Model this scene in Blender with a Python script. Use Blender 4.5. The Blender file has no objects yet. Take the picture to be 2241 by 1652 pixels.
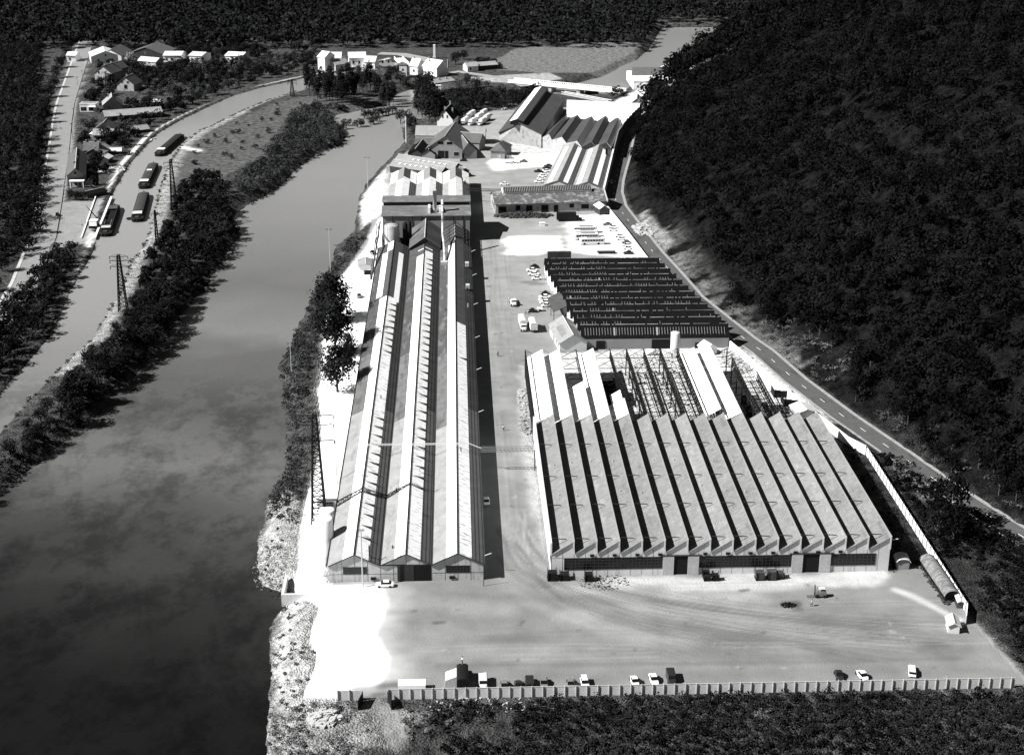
import bpy, bmesh, math, random
import numpy as np
from mathutils import Vector, Matrix
rng=np.random.default_rng(7); random.seed(7)
# ---------------------------------------------------------------- camera, sky, sun, exposure
PITCH,YAW,ROLL,FPX,CAMH=20.9,2.2,0.14,3300.0,170.0
IW,IH=2241.0,1652.0
scene=bpy.context.scene
col=scene.collection
cam_d=bpy.data.cameras.new('camera'); cam=bpy.data.objects.new('camera',cam_d); col.objects.link(cam)
RM=Matrix.Rotation(-math.radians(YAW),3,'Z')@Matrix.Rotation(math.pi/2-math.radians(PITCH),3,'X')@Matrix.Rotation(math.radians(ROLL),3,'Z')
cam.location=(0,0,CAMH); cam.rotation_euler=RM.to_euler()
cam_d.sensor_width=36; cam_d.lens=36*FPX/IW; cam_d.clip_end=9000; cam_d.clip_start=1
scene.camera=cam
SUN_EL,SUN_AZ=42.0,15.0      # sun on the left (-X), a little towards the viewer
sd=Vector((-math.cos(math.radians(SUN_AZ))*math.cos(math.radians(SUN_EL)),-math.sin(math.radians(SUN_AZ))*math.cos(math.radians(SUN_EL)),math.sin(math.radians(SUN_EL))))
w=bpy.data.worlds.new('World'); scene.world=w; w.use_nodes=True
nt=w.node_tree; bg=nt.nodes['Background']
sky=nt.nodes.new('ShaderNodeTexSky'); sky.sky_type='NISHITA'; sky.sun_disc=False
sky.sun_elevation=math.radians(SUN_EL); sky.sun_rotation=math.atan2(sd.x,sd.y)
sky.air_density=.2; sky.dust_density=0; sky.altitude=800
hs=nt.nodes.new('ShaderNodeHueSaturation'); hs.inputs['Saturation'].default_value=0.06   # black-and-white film
nt.links.new(sky.outputs[0],hs.inputs['Color']); nt.links.new(hs.outputs[0],bg.inputs[0]); bg.inputs[1].default_value=0.05
sl=bpy.data.lights.new('sun','SUN'); sl.energy=5.0; sl.angle=math.radians(0.5); sl.color=(1,.99,.97)
so=bpy.data.objects.new('sun',sl); so.rotation_euler=sd.to_track_quat('Z','Y').to_euler(); so.location=(-200,200,400); col.objects.link(so)
scene.view_settings.view_transform='Standard'; scene.view_settings.look='None'; scene.view_settings.exposure=1.0; scene.view_settings.gamma=1
scene.render.engine='CYCLES'
# ---------------------------------------------------------------- survey: photo measurement -> ground position
K={'D':(0,0,1.7416),'a':(180,160,1000/2065),'b':(1100,160,1000/2065),'c':(1700,160,1000/2065),'e':(1100,900,1000/2065),'f':(1900,900,1000/2065),'r':(2700,1200,1050/2065),'m':(900,1600,1000/2065),'n':(1900,1500,1000/2065),'o':(2700,1900,1050/2065),'p':(900,2100,1000/2126),'q':(1800,2100,1000/2126),'l':(100,900,1000/2065),
'h1':(200,180,500/2065),'h2':(200,560,500/2065),'h3':(1550,380,500/2065),'h4':(1430,700,500/2065),'h5':(2050,950,350/1446),'h6':(1950,1350,500/2065),'h7':(2450,1250,600/2065),'t1':(1100,180,600/2241),'t2':(1850,550,500/2065),'t3':(1980,1950,500/2065),'t4':(3400,2000,320/944),'t5':(2300,200,400/2203),'t6':(2150,750,400/2203),'t7':(1150,1250,300/1239)}
def g(k,x,y,z=0.0):
    a=K[k]; X=(a[0]+x*a[2])/1.7416; Y=(a[1]+y*a[2])/1.7416
    d=RM@Vector((X-IW/2,-(Y-IH/2),-FPX)); t=(z-CAMH)/d.z
    return (d.x*t,d.y*t)
def gs(k,pts,z=0.0): return [g(k,x,y,z) for x,y in pts]
RMn=np.array(RM)
def proj(P):
    c=(np.asarray(P,float)-np.array([0,0,CAMH]))@RMn
    return IW/2+FPX*c[:,0]/-c[:,2], IH/2-FPX*c[:,1]/-c[:,2], -c[:,2]
# ---------------------------------------------------------------- numpy noise / distances
_ng=np.random.default_rng(3).random((256,256))
def vnoise(x,y,s):
    x=np.asarray(x,float)/s; y=np.asarray(y,float)/s
    xi=np.floor(x).astype(int); yi=np.floor(y).astype(int); fx=x-xi; fy=y-yi
    fx=fx*fx*(3-2*fx); fy=fy*fy*(3-2*fy)
    a=_ng[xi%256,yi%256]; b=_ng[(xi+1)%256,yi%256]; c=_ng[xi%256,(yi+1)%256]; d=_ng[(xi+1)%256,(yi+1)%256]
    return (a*(1-fx)+b*fx)*(1-fy)+(c*(1-fx)+d*fx)*fy
def fbm(x,y,s): return vnoise(x,y,s)*.5+vnoise(x+71,y+13,s/2.1)*.3+vnoise(x+11,y+57,s/4.3)*.2
def sstep(a,b,x):
    t=np.clip((x-a)/(b-a),0,1); return t*t*(3-2*t)
def dist_line(x,y,pts):
    d=np.full(x.shape,1e9)
    for (x0,y0),(x1,y1) in zip(pts[:-1],pts[1:]):
        dx,dy=x1-x0,y1-y0; L=dx*dx+dy*dy+1e-9
        t=np.clip(((x-x0)*dx+(y-y0)*dy)/L,0,1)
        d=np.minimum(d,np.hypot(x-x0-t*dx,y-y0-t*dy))
    return d
def inpoly(x,y,pts):
    r=np.zeros(x.shape,bool); n=len(pts)
    for i in range(n):
        x0,y0=pts[i]; x1,y1=pts[(i+1)%n]
        if y0==y1: continue
        c=((y0>y)!=(y1>y))&(x<(x1-x0)*(y-y0)/(y1-y0)+x0); r^=c
    return r
def sdf(x,y,pts):   # positive inside
    xs=[p[0] for p in pts]; ys=[p[1] for p in pts]; M=40
    out=np.full(x.shape,-40.0)
    m=(x>min(xs)-M)&(x<max(xs)+M)&(y>min(ys)-M)&(y<max(ys)+M)
    if m.any():
        xx,yy=x[m],y[m]; d=dist_line(xx,yy,pts+[pts[0]]); out[m]=np.where(inpoly(xx,yy,pts),d,-d)
    return out
# ---------------------------------------------------------------- tagging
def tag(o,label=None,cat=None,group=None,kind=None):
    if label: o['label']=label
    if cat: o['category']=cat
    if group: o['group']=group
    if kind: o['kind']=kind
    return o
ORG={}
def thing(name,label,cat,loc=(0,0,0),group=None,rz=0):
    o=bpy.data.objects.new(name,None); col.objects.link(o); o.location=loc; o.rotation_euler=(0,0,rz); o.empty_display_size=.5
    ORG[o.name]=tuple(loc) if len(loc)==3 else (loc[0],loc[1],0)
    return tag(o,label,cat,group)
def newmesh(name,V,F,mat,parent=None,smooth=False):
    me=bpy.data.meshes.new(name)
    org=(0,0,0)
    if parent is not None: org=ORG.get(parent.name,(0,0,0))
    me.from_pydata([(v[0]-org[0],v[1]-org[1],v[2]-org[2]) for v in V],[],F); me.update()
    if smooth: me.polygons.foreach_set('use_smooth',[True]*len(me.polygons))
    if mat: me.materials.append(mat)
    o=bpy.data.objects.new(name,me); col.objects.link(o)
    if parent is not None: o.parent=parent; ORG[o.name]=org
    return o
class MB:
    def __init__(s): s.v=[]; s.f=[]
    def loft(s,A,B,cap=True):
        n=len(A); k=len(s.v); s.v+= [tuple(p) for p in A]+[tuple(p) for p in B]
        for i in range(n): j=(i+1)%n; s.f.append((k+i,k+j,k+n+j,k+n+i))
        if cap: s.f.append(tuple(range(k+n-1,k-1,-1))); s.f.append(tuple(range(k+n,k+2*n)))
        return s
    def box(s,x0,x1,y0,y1,z0,z1):
        return s.loft([(x0,y0,z0),(x1,y0,z0),(x1,y1,z0),(x0,y1,z0)],[(x0,y0,z1),(x1,y0,z1),(x1,y1,z1),(x0,y1,z1)])
    def obox(s,c,ax,L,Wd,z0,z1):   # c centre xy, ax unit dir of length L
        a=(ax[0]*L/2,ax[1]*L/2); b=(-ax[1]*Wd/2,ax[0]*Wd/2)
        P=[(c[0]-a[0]-b[0],c[1]-a[1]-b[1]),(c[0]+a[0]-b[0],c[1]+a[1]-b[1]),(c[0]+a[0]+b[0],c[1]+a[1]+b[1]),(c[0]-a[0]+b[0],c[1]-a[1]+b[1])]
        return s.loft([(p[0],p[1],z0) for p in P],[(p[0],p[1],z1) for p in P])
    def bar(s,p,q,r,n=4,r2=None):
        p=Vector(p); q=Vector(q); d=(q-p)
        if d.length<1e-6: return s
        d.normalize(); u=d.orthogonal().normalized(); v=d.cross(u); r2=r if r2 is None else r2
        A=[p+(u*math.cos(2*math.pi*i/n)+v*math.sin(2*math.pi*i/n))*r for i in range(n)]
        B=[q+(u*math.cos(2*math.pi*i/n)+v*math.sin(2*math.pi*i/n))*r2 for i in range(n)]
        return s.loft(A,B)
    def lathe(s,c,prof,n=16):
        k=len(s.v)
        for r,z in prof:
            for i in range(n): s.v.append((c[0]+r*math.cos(2*math.pi*i/n),c[1]+r*math.sin(2*math.pi*i/n),z))
        for a in range(len(prof)-1):
            for i in range(n): j=(i+1)%n; s.f.append((k+a*n+i,k+a*n+j,k+(a+1)*n+j,k+(a+1)*n+i))
        s.f.append(tuple(k+(len(prof)-1)*n+i for i in range(n)))
        return s
    def extr(s,prof,a,b):   # prof (u,z), u to the right of a->b
        d=Vector((b[0]-a[0],b[1]-a[1])).normalized(); r=(d.y,-d.x)
        return s.loft([(a[0]+r[0]*u,a[1]+r[1]*u,z) for u,z in prof],[(b[0]+r[0]*u,b[1]+r[1]*u,z) for u,z in prof])
    def quad(s,*p): k=len(s.v); s.v+=[tuple(x) for x in p]; s.f.append(tuple(range(k,k+len(p)))); return s
    def build(s,name,mat,parent=None,smooth=False): return newmesh(name,s.v,s.f,mat,parent,smooth)
def dup(root,loc,rz,label=None,group=None):
    def cp(o,par):
        c=o.copy(); col.objects.link(c)
        if par is not None: c.parent=par
        for ch in o.children: cp(ch,c)
        return c
    r=cp(root,None); r.location=loc; r.rotation_euler=(0,0,rz)
    if label: r['label']=label
    if group: r['group']=group
    return r
# ---------------------------------------------------------------- materials
MATS={}
def mat(name,val,rough=.85,noise=((.15,.25),),stripes=None,spec=.08,bump=0,bs=1.0,metal=0,tint=(.985,1,1.005),dirt=None):
    if name in MATS: return MATS[name]
    m=bpy.data.materials.new(name); m.use_nodes=True; N=m.node_tree.nodes; L=m.node_tree.links; b=N['Principled BSDF']
    b.inputs['Roughness'].default_value=rough; b.inputs['Specular IOR Level'].default_value=spec; b.inputs['Metallic'].default_value=metal
    geo=N.new('ShaderNodeNewGeometry'); cur=None
    def mth(op,a,c=None):
        n=N.new('ShaderNodeMath'); n.operation=op
        for i,q in enumerate((a,c)):
            if q is None: continue
            if isinstance(q,(int,float)): n.inputs[i].default_value=q
            else: L.new(q,n.inputs[i])
        return n.outputs[0]
    cur=None; v=val
    out=N.new('ShaderNodeValue'); out.outputs[0].default_value=val; cur=out.outputs[0]
    for sc,am in noise:
        n=N.new('ShaderNodeTexNoise'); n.inputs['Scale'].default_value=sc if not isinstance(sc,tuple) else 1
        n.inputs['Detail'].default_value=4
        if isinstance(sc,tuple):
            mp=N.new('ShaderNodeMapping'); mp.inputs['Scale'].default_value=sc; L.new(geo.outputs['Position'],mp.inputs[0]); L.new(mp.outputs[0],n.inputs['Vector'])
        else: L.new(geo.outputs['Position'],n.inputs['Vector'])
        f=mth('MULTIPLY',mth('SUBTRACT',n.outputs['Fac'],.5),am*3.2); f=mth('MAXIMUM',mth('ADD',f,1),.15); cur=mth('MULTIPLY',cur,f)
    if stripes:
        for vec,per,duty,k in stripes:
            dt=N.new('ShaderNodeVectorMath'); dt.operation='DOT_PRODUCT'; L.new(geo.outputs['Position'],dt.inputs[0]); dt.inputs[1].default_value=vec
            fr=mth('FRACT',mth('MULTIPLY',dt.outputs['Value'],1/per)); lt=mth('LESS_THAN',fr,duty)
            cur=mth('MULTIPLY',cur,mth('ADD',mth('MULTIPLY',lt,k-1),1))
    if dirt:
        sc,th,k=dirt
        n=N.new('ShaderNodeTexNoise'); n.inputs['Detail'].default_value=5
        mp=N.new('ShaderNodeMapping'); mp.inputs['Scale'].default_value=sc; L.new(geo.outputs['Position'],mp.inputs[0]); L.new(mp.outputs[0],n.inputs['Vector']); n.inputs['Scale'].default_value=1
        mr=N.new('ShaderNodeMapRange'); L.new(n.outputs['Fac'],mr.inputs[0]); mr.inputs[1].default_value=th-.05; mr.inputs[2].default_value=th+.06; mr.inputs[3].default_value=1; mr.inputs[4].default_value=k
        cur=mth('MULTIPLY',cur,mr.outputs[0])
    cm=N.new('ShaderNodeCombineColor'); 
    for i in range(3): L.new(mth('MULTIPLY',cur,tint[i]),cm.inputs[i])
    L.new(cm.outputs[0],b.inputs['Base Color'])
    if bump:
        n=N.new('ShaderNodeTexNoise'); n.inputs['Scale'].default_value=bs; n.inputs['Detail'].default_value=5; L.new(geo.outputs['Position'],n.inputs['Vector'])
        bp=N.new('ShaderNodeBump'); bp.inputs['Strength'].default_value=1; bp.inputs['Distance'].default_value=bump; L.new(n.outputs['Fac'],bp.inputs['Height']); L.new(bp.outputs[0],b.inputs['Normal'])
    MATS[name]=m; return m
M_sheet=mat('cement_sheet',.25,noise=((.3,.2),(3,.25)),dirt=((.5,.12,1),.62,.8)); M_sheetF=mat('dodge_tone_far_sheet',.065,noise=((.3,.25),(3,.3)),dirt=((.5,.12,1),.60,1.8)); M_sheetM=mat('dodge_tone_mid_sheet',.12,noise=((.3,.25),(3,.3)),dirt=((.5,.12,1),.58,.7)); M_darkF=mat('dodge_tone_far_corrugated',.05,noise=((.25,.3),(2,.2)),stripes=[((1,0,0),.9,.3,.4)])  # mid and far copies: dodged light tone put into the colour, darker further back
M_white=mat('white_sheet',.9,rough=.6,noise=((.4,.05),),spec=.4)
M_whiteR=mat('white_sheet_streaked',.95,rough=.55,noise=((.4,.06),),spec=.4,dirt=((.12,1.3,1),.60,.45))
M_dark=mat('shaded_slope_sheet',.10,noise=((.25,.2),(2,.15)),stripes=[((1,0,0),.9,.3,.35)])  # ribbed sheet for slopes turned from the sun, their shade darkened into it
M_dark2=mat('tarred_sheet',.07,noise=((.3,.25),(2,.2)))
M_grey=mat('grey_render',.2,noise=((.35,.12),(2.5,.1)))
M_greyf=mat('cement_panel',.55,noise=((.2,.1),(1.5,.1)),dirt=((1.2,1.2,.15),.62,.8))
M_hall=mat('felt_roof',.175,noise=((.06,.16),(.6,.2),(3,.25)),stripes=[((0,1,0),7.3,.02,.8)],dirt=((.5,.25,1),.63,1.25)); M_hallB=mat('felt_roof_patched',.165,noise=((.09,.2),(.8,.25),(3,.2)),stripes=[((0,1,0),5.1,.03,.82)],dirt=((.3,.16,1),.6,.8)); M_hallC=mat('felt_roof_pale',.19,noise=((.05,.2),(.7,.2),(4,.25)),stripes=[((0,1,0),9.7,.02,.8)],dirt=((.6,.2,1),.58,1.2))
M_whitewall=mat('white_wall',.75,noise=((.3,.08),(2,.06)))
M_lime=mat('limewashed_wall',.36,noise=((.3,.18),(1.8,.2)),dirt=((.6,.6,.4),.6,.6))
M_darkwall=mat('soot_wall',.045,noise=((.4,.3),(2,.2)))
M_brick=mat('brick_wall',.22,noise=((.5,.2),(4,.2)))
M_tile=mat('tile_roof',.1,noise=((.4,.2),(3,.3)),dirt=((1,1,1),.66,1.5))
M_tileL=mat('light_tile_roof',.26,noise=((.4,.15),(3,.25)),dirt=((.9,.9,.9),.6,.75))
M_tileD=mat('black_tile_roof',.005,noise=((.5,.3),(4,.4)),dirt=((1.5,1.5,1.5),.64,2.5))
M_moss=mat('mossy_roof',.09,noise=((.5,.3),(2,.3)),dirt=((.45,.45,.45),.56,2.6))
M_glass=mat('dark_glass',.008,rough=.15,noise=((.5,.3),),spec=.3)
M_black=mat('black_paint',.012,rough=.6,noise=((2,.2),))
M_steel=mat('dark_steel',.035,rough=.6,noise=((2,.3),))
M_rust=mat('rusty_scrap',.05,noise=((1.5,.6),))
M_met=mat('pale_metal',.45,rough=.45,noise=((1,.1),),spec=.5)
M_conc=mat('concrete',.4,noise=((.5,.15),(3,.15)))
M_wood=mat('timber',.3,noise=((1,.3),))
M_carW=mat('white_car_paint',.8,rough=.3,noise=((1,.03),),spec=.5)
M_carG=mat('grey_car_paint',.16,rough=.3,noise=((1,.05),),spec=.5)
M_carD=mat('dark_car_paint',.02,rough=.25,noise=((1,.05),),spec=.5)
M_tarp=mat('white_tarpaulin',.6,noise=((.8,.15),),dirt=((1,1,1),.6,.7))
M_tyre=mat('tyre_rubber',.015,noise=((2,.1),))
M_skin=mat('skin',.3); M_hair=mat('hair',.02); M_shirt=mat('white_shirt',.7); M_trs=mat('dark_trousers',.02)
M_trunk=mat('bark',.05,noise=((3,.3),))
def leafmat(name,val,var=.55,sc=.13):
    m=bpy.data.materials.new(name); m.use_nodes=True; N=m.node_tree.nodes; L=m.node_tree.links; b=N['Principled BSDF']
    b.inputs['Roughness'].default_value=1; b.inputs['Specular IOR Level'].default_value=.02
    geo=N.new('ShaderNodeNewGeometry'); n=N.new('ShaderNodeTexNoise'); n.inputs['Scale'].default_value=sc; n.inputs['Detail'].default_value=5; L.new(geo.outputs['Position'],n.inputs['Vector'])
    mr=N.new('ShaderNodeMapRange'); L.new(n.outputs['Fac'],mr.inputs[0]); mr.inputs[1].default_value=.32; mr.inputs[2].default_value=.68; mr.inputs[3].default_value=val*(1-var); mr.inputs[4].default_value=val*(1+var)
    ri=N.new('ShaderNodeMath'); ri.operation='MULTIPLY_ADD'; L.new(geo.outputs['Random Per Island'],ri.inputs[0]); ri.inputs[1].default_value=.7; ri.inputs[2].default_value=.65
    mu=N.new('ShaderNodeMath'); mu.operation='MULTIPLY'; L.new(mr.outputs[0],mu.inputs[0]); L.new(ri.outputs[0],mu.inputs[1])
    cm=N.new('ShaderNodeCombineColor')
    for i,t in enumerate((.95,1,1.0)):
        q=N.new('ShaderNodeMath'); q.operation='MULTIPLY'; L.new(mu.outputs[0],q.inputs[0]); q.inputs[1].default_value=t; L.new(q.outputs[0],cm.inputs[i])
    L.new(cm.outputs[0],b.inputs['Base Color']); return m
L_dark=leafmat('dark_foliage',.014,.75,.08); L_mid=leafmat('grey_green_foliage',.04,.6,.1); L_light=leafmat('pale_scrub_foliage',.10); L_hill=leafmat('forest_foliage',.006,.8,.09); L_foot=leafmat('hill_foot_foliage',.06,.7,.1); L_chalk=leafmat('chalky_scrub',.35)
# ================================================================ TERRAIN AND WATER
RIV_Z,CAN_Z=-3.0,-0.8
rivL=gs('D',[(-500,1420),(-200,1180),(-40,1120),(60,1030),(150,965),(207,917),(252,861),(308,811),(366,747),(402,684),(452,628),(491,564),(531,514),(504,481),(548,445),(601,420),(654,367),(695,337),(743,320),(765,292),(729,262),(740,252),(800,240),(853,231),(866,209),(908,193),(1000,207),(1100,204),(1180,197),(1240,188),(1320,168),(1367,143),(1394,132),(1420,110),(1450,60)],RIV_Z)
rivR=gs('D',[(1600,60),(1560,90),(1487,129),(1435,154),(1395,180),(1370,196),(1330,212),(1290,214),(1240,212),(1180,212),(1100,218),(1000,222),(920,212),(895,232),(872,250),(880,290),(884,310),(890,303),(868,328),(843,356),(804,398),(785,434),(776,503),(737,537),(723,581),(693,620),(676,672),(651,708),(637,760),(608,800),(612,830),(625,900),(628,974),(622,1035),(592,1069),(583,1108),(569,1160),(558,1210),(560,1241),(573,1281),(619,1298),(620,1325),(592,1373),(590,1435),(588,1500),(584,1567),(580,1640),(570,1750),(560,1900),(-600,1900)],RIV_Z)
RIV=rivL+rivR
canL=gs('D',[(-260,1150),(-100,1000),(30,830),(117,731),(135,689),(155,639),(180,595),(210,545),(214,509),(242,434),(259,406),(284,362),(309,334),(348,292),(401,261),(454,236),(509,211),(576,192),(632,180),(678,169),(724,162),(755,157),(791,148),(842,135),(874,139)],CAN_Z)
canR=gs('D',[(874,146),(858,154),(822,154),(785,162),(745,176),(700,187),(667,196),(587,220),(520,248),(470,273),(434,289),(395,320),(370,356),(348,412),(334,481),(308,545),(285,575),(257,645),(230,689),(196,748),(166,770),(116,820),(40,900),(-60,1020),(-200,1200)],CAN_Z)
CAN=canL+canR
hillfoot=[(215,40),(190,160),(168,240),(150,300)]+gs('D',[(2250,1165),(2125,1080),(2048,1031),(1978,978),(1866,899),(1722,795),(1604,714),(1530,648),(1486,598),(1450,549),(1418,512),(1390,475),(1372,445),(1364,415),(1363,392),(1373,347),(1381,310),(1390,285),(1402,262),(1413,238),(1440,205),(1500,168),(1560,140),(1620,112),(1660,70),(1690,20)])
HILL=hillfoot+[(hillfoot[-1][0]+60,3200),(2600,3200),(2600,-200),(240,-200)]
RC0=gs('D',[(2320,1225),(2190,1145),(2119,1100),(2033,1041),(1966,994),(1880,935),(1845,911),(1740,832),(1668,769),(1632,744),(1564,690),(1516,651),(1467,594),(1430,553),(1404,520),(1377,486),(1351,451),(1343,420),(1346,395),(1353,370),(1361,345),(1371,300),(1380,275),(1390,255)])
def zf(x,y):
    x=np.asarray(x,float); y=np.asarray(y,float)
    z=(fbm(x,y,30)-.5)*.35
    yard=sdf(x,y,YARD); z=z*sstep(2,-8,yard)
    dr=sdf(x,y,RIV); dr=dr+(fbm(x,y,7)-.5)*2.0*sstep(-12,0,dr)
    zb=np.where(dr>0,RIV_Z-np.minimum(dr*.5,2),RIV_Z+3.0*sstep(0,6.5,-dr)); z=np.where(dr>-6.5,np.minimum(z,zb),z)
    dc=sdf(x,y,CAN); zc=np.where(dc>0,CAN_Z-np.minimum(dc,1.5),CAN_Z+.8*sstep(0,2.2,-dc)); z=np.where(dc>-2.2,np.minimum(z,zc),z)
    dh=np.where(inpoly(x,y,HILL),dist_line(x,y,hillfoot),0)
    gul=(fbm(x+y*.5,y,55)-.5)*np.minimum(dh*.45,26)+(fbm(x,y,16)-.5)*np.minimum(dh*.2,5)
    zh=np.where(dh<8,dh*.35,2.8+(dh-8)*.62); zh=np.where(zh>230,230+(zh-230)*.2,zh)
    z=np.where(dh>0,zh+gul,z)
    rd=dist_line(x,y,RC0); z=np.where(rd<9,z*sstep(4.8,9,rd),z)
    # foreground falls away beyond the front fence
    df=sstep(256,225,y)*sstep(-30,-5,x); z=z-df*5*(dr<-6)
    return z
YARD=gs('D',[(640,1165),(700,1000),(705,860),(720,640),(800,520),(850,360),(890,330),(1000,320),(1010,300),(1015,262),(1100,235),(1160,232),(1350,240),(1365,300),(1330,440),(1420,560),(1600,740),(1900,985),(2120,1340),(2260,1500),(735,1530),(650,1520)])
def axis(segs):
    a=[segs[0][0]]
    for s0,s1,st in segs:
        n=max(1,int(round((s1-s0)/st))); a+=list(np.linspace(s0,s1,n+1)[1:])
    return np.array(a)
def grow(a,b,s0,f):
    o=[a]; s=s0
    while o[-1]<b: o.append(o[-1]+s); s*=f
    return o
gx=axis([(-420,-230,5),(-230,-60,1.5),(-60,125,.65),(125,260,3),(260,500,6)]); gx=np.concatenate([np.array(grow(421,3000,8,1.15))[::-1]*-1,gx,np.array(grow(506,3000,8,1.15))])
gy=axis([(60,150,6),(150,200,3),(200,620,.65),(620,900,1.4),(900,1200,3)]); gy=np.concatenate([gy,np.array(grow(1205,6000,7,1.1))])
GX,GY=np.meshgrid(gx,gy); X=GX.ravel(); Y=GY.ravel(); Z=zf(X,Y)
ALB=np.full(X.shape,.07); VEG=np.full(X.shape,1.0)
nz=(fbm(X,Y,9)-.5); nz2=(fbm(X+300,Y+90,28)-.5)
ALB+=nz2*.05
def paint(poly,alb,veg,soft=1.5,warp=4.0,op=1.0):
    global ALB,VEG
    s=sdf(X,Y,poly)+nz*warp
    m=sstep(-soft,soft,s)*op; ALB=ALB*(1-m)+alb*m; VEG=VEG*(1-m)+veg*m
def stroke(pts,alb,veg,wd,soft=.8,op=1.0,warp=0.0):
    global ALB,VEG
    xs=[p[0] for p in pts]; ys=[p[1] for p in pts]; M=wd+6
    k=(X>min(xs)-M)&(X<max(xs)+M)&(Y>min(ys)-M)&(Y<max(ys)+M)
    if not k.any(): return
    d=dist_line(X[k],Y[k],pts)+nz[k]*warp; m=sstep(wd/2+soft,wd/2-soft,d)*op
    ALB[k]=ALB[k]*(1-m)+alb*m; VEG[k]=VEG[k]*(1-m)+veg*m
# island, meadow and far fields
paint(gs('D',[(400,430),(370,380),(440,295),(600,225),(720,205),(830,215),(760,260),(640,330),(560,350),(470,400)]),.11,.8)
paint(gs('D',[(1050,150),(1130,105),(1400,90),(1390,130),(1320,160),(1180,160)]),.17,.7)
paint(gs('D',[(840,215),(910,190),(1000,195),(960,250),(880,270)]),.14,.4)
paint(gs('D',[(1020,170),(1200,160),(1230,172),(1150,185),(1050,178)]),.35,.5)
# town
paint(gs('D',[(100,560),(95,450),(150,430),(200,100),(700,80),(700,150),(560,190),(400,255),(300,340),(235,440)]),.075,1)
# left road + plaza by the crane
ROADL=gs('D',[(190,60),(172,130),(158,180),(143,228),(137,268),(133,312),(129,335),(120,378),(112,420),(98,520),(60,620),(0,720)])
paint(gs('D',[(90,470),(150,440),(235,432),(246,440),(210,520),(160,560),(125,545),(85,560)]),.23,.15,warp=3)
stroke(ROADL,.2,0.1,13)
paint(gs('D',[(70,640),(122,545),(160,535),(205,530),(210,560),(150,660),(110,740),(60,850),(-40,900),(-20,760)]),.06,1,soft=1)
tow=[(canL[i][0]-4.6*.7,canL[i][1]+4.6*.5) for i in range(len(canL))]
stroke(gs('D',[(120,725),(147,645),(186,550)]),.3,.3,1.2,.6)
stroke(gs('D',[(192,540),(215,480),(232,435),(246,395),(268,355),(295,323),(322,298),(380,263),(437,237),(494,213),(575,187),(632,174),(680,164),(760,149),(850,128)]),.55,.15,3.0,.8)
stroke([(x-1.4,y+.6) for x,y in canL[8:]],.09,1,3.4,.7)
stroke([(x+3.2,y) for x,y in canR[8:22]],.33,.9,5.5,1.8,warp=3)
stroke([(x+1,y) for x,y in canR[:9]],.3,.6,3,1.5,warp=2)
stroke(gs('D',[(395,322),(432,330)]),.6,.2,5,2)
# factory yard
paint(YARD,.185,.05,soft=1,warp=1)
ALB+=np.where(sdf(X,Y,YARD)>0,nz2*.06+nz*.04+.06*sstep(420,560,Y),0)
paint(gs('D',[(660,1140),(610,1300),(600,1420),(598,1600),(690,1620),(760,1545),(735,1500),(735,1400),(740,1290)]),.42,.75,soft=3,warp=9)
paint(gs('D',[(740,1285),(860,1285),(872,1330),(835,1390),(880,1440),(850,1500),(740,1510)]),.5,.0,soft=6,warp=6,op=.8)
paint(gs('D',[(640,1075),(590,1075),(560,1160),(545,1250),(600,1300),(660,1290),(670,1160)]),.36,.75,soft=2,warp=6)
paint(gs('D',[(655,1150),(640,1290),(690,1330),(672,1400),(690,1450),(655,1530),(735,1528),(770,1500),(830,1495),(850,1440),(818,1390),(845,1310),(830,1283),(700,1280),(720,1170),(790,840),(850,540),(850,470),(828,480),(800,545),(760,590),(722,640),(705,700),(697,800),(690,850),(700,960),(672,1080)]),.85,.0,soft=1.0,warp=1.6)
paint(gs('D',[(835,470),(790,500),(785,430),(850,360),(850,470)]),.6,.4,soft=2,warp=4)
paint(gs('D',[(1200,1262),(1945,1250),(1925,1275),(1760,1285),(1620,1295),(1500,1296),(1400,1290),(1250,1300),(1205,1285)]),.42,.1,soft=2,warp=5)
paint(gs('D',[(1300,1290),(1700,1290),(1640,1325),(1400,1330)]),.30,.1,soft=4,warp=7,op=.8)
paint(gs('D',[(1110,518),(1222,515),(1235,545),(1180,557),(1105,556)]),.8,.0,soft=3,warp=8)
paint(gs('D',[(1236,500),(1262,474),(1310,468),(1345,475),(1425,560),(1390,565),(1240,548)]),.7,.0,soft=3,warp=8)
paint(gs('D',[(1085,500),(1240,498),(1240,515),(1085,515)]),.27,.0,soft=3,warp=2)
paint(gs('D',[(1073,352),(1100,339),(1205,334),(1228,328),(1212,366),(1140,368),(1076,377)]),.75,.0,soft=2.5,warp=7)
paint(gs('D',[(1120,312),(1220,322),(1215,336),(1100,338)]),.5,.5,soft=2,warp=4)
paint(gs('D',[(1340,225),(1395,195),(1450,200),(1420,235),(1395,262)]),.75,.1,soft=2,warp=3)
paint(gs('D',[(1030,262),(1100,240),(1150,245),(1100,285),(1095,320),(1060,330),(1040,300)]),.26,.05,soft=2,warp=2)
paint(gs('D',[(1140,800),(1165,800),(1175,1000),(1205,1240),(1190,1260),(1150,960)]),.34,.4,soft=2,warp=5)
paint(gs('D',[(1165,780),(1600,750),(1780,900),(1200,925)]),.55,.3,soft=2,warp=5)
paint(gs('D',[(1600,745),(1680,800),(1890,990),(1800,905),(1640,790)]),.5,.5,soft=2,warp=4)
paint(gs('D',[(1060,520),(1075,520),(1110,780),(1165,1180),(1190,1280),(1105,1290),(1100,1100)]),.235,.05,soft=3,warp=3,op=.7)
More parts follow.
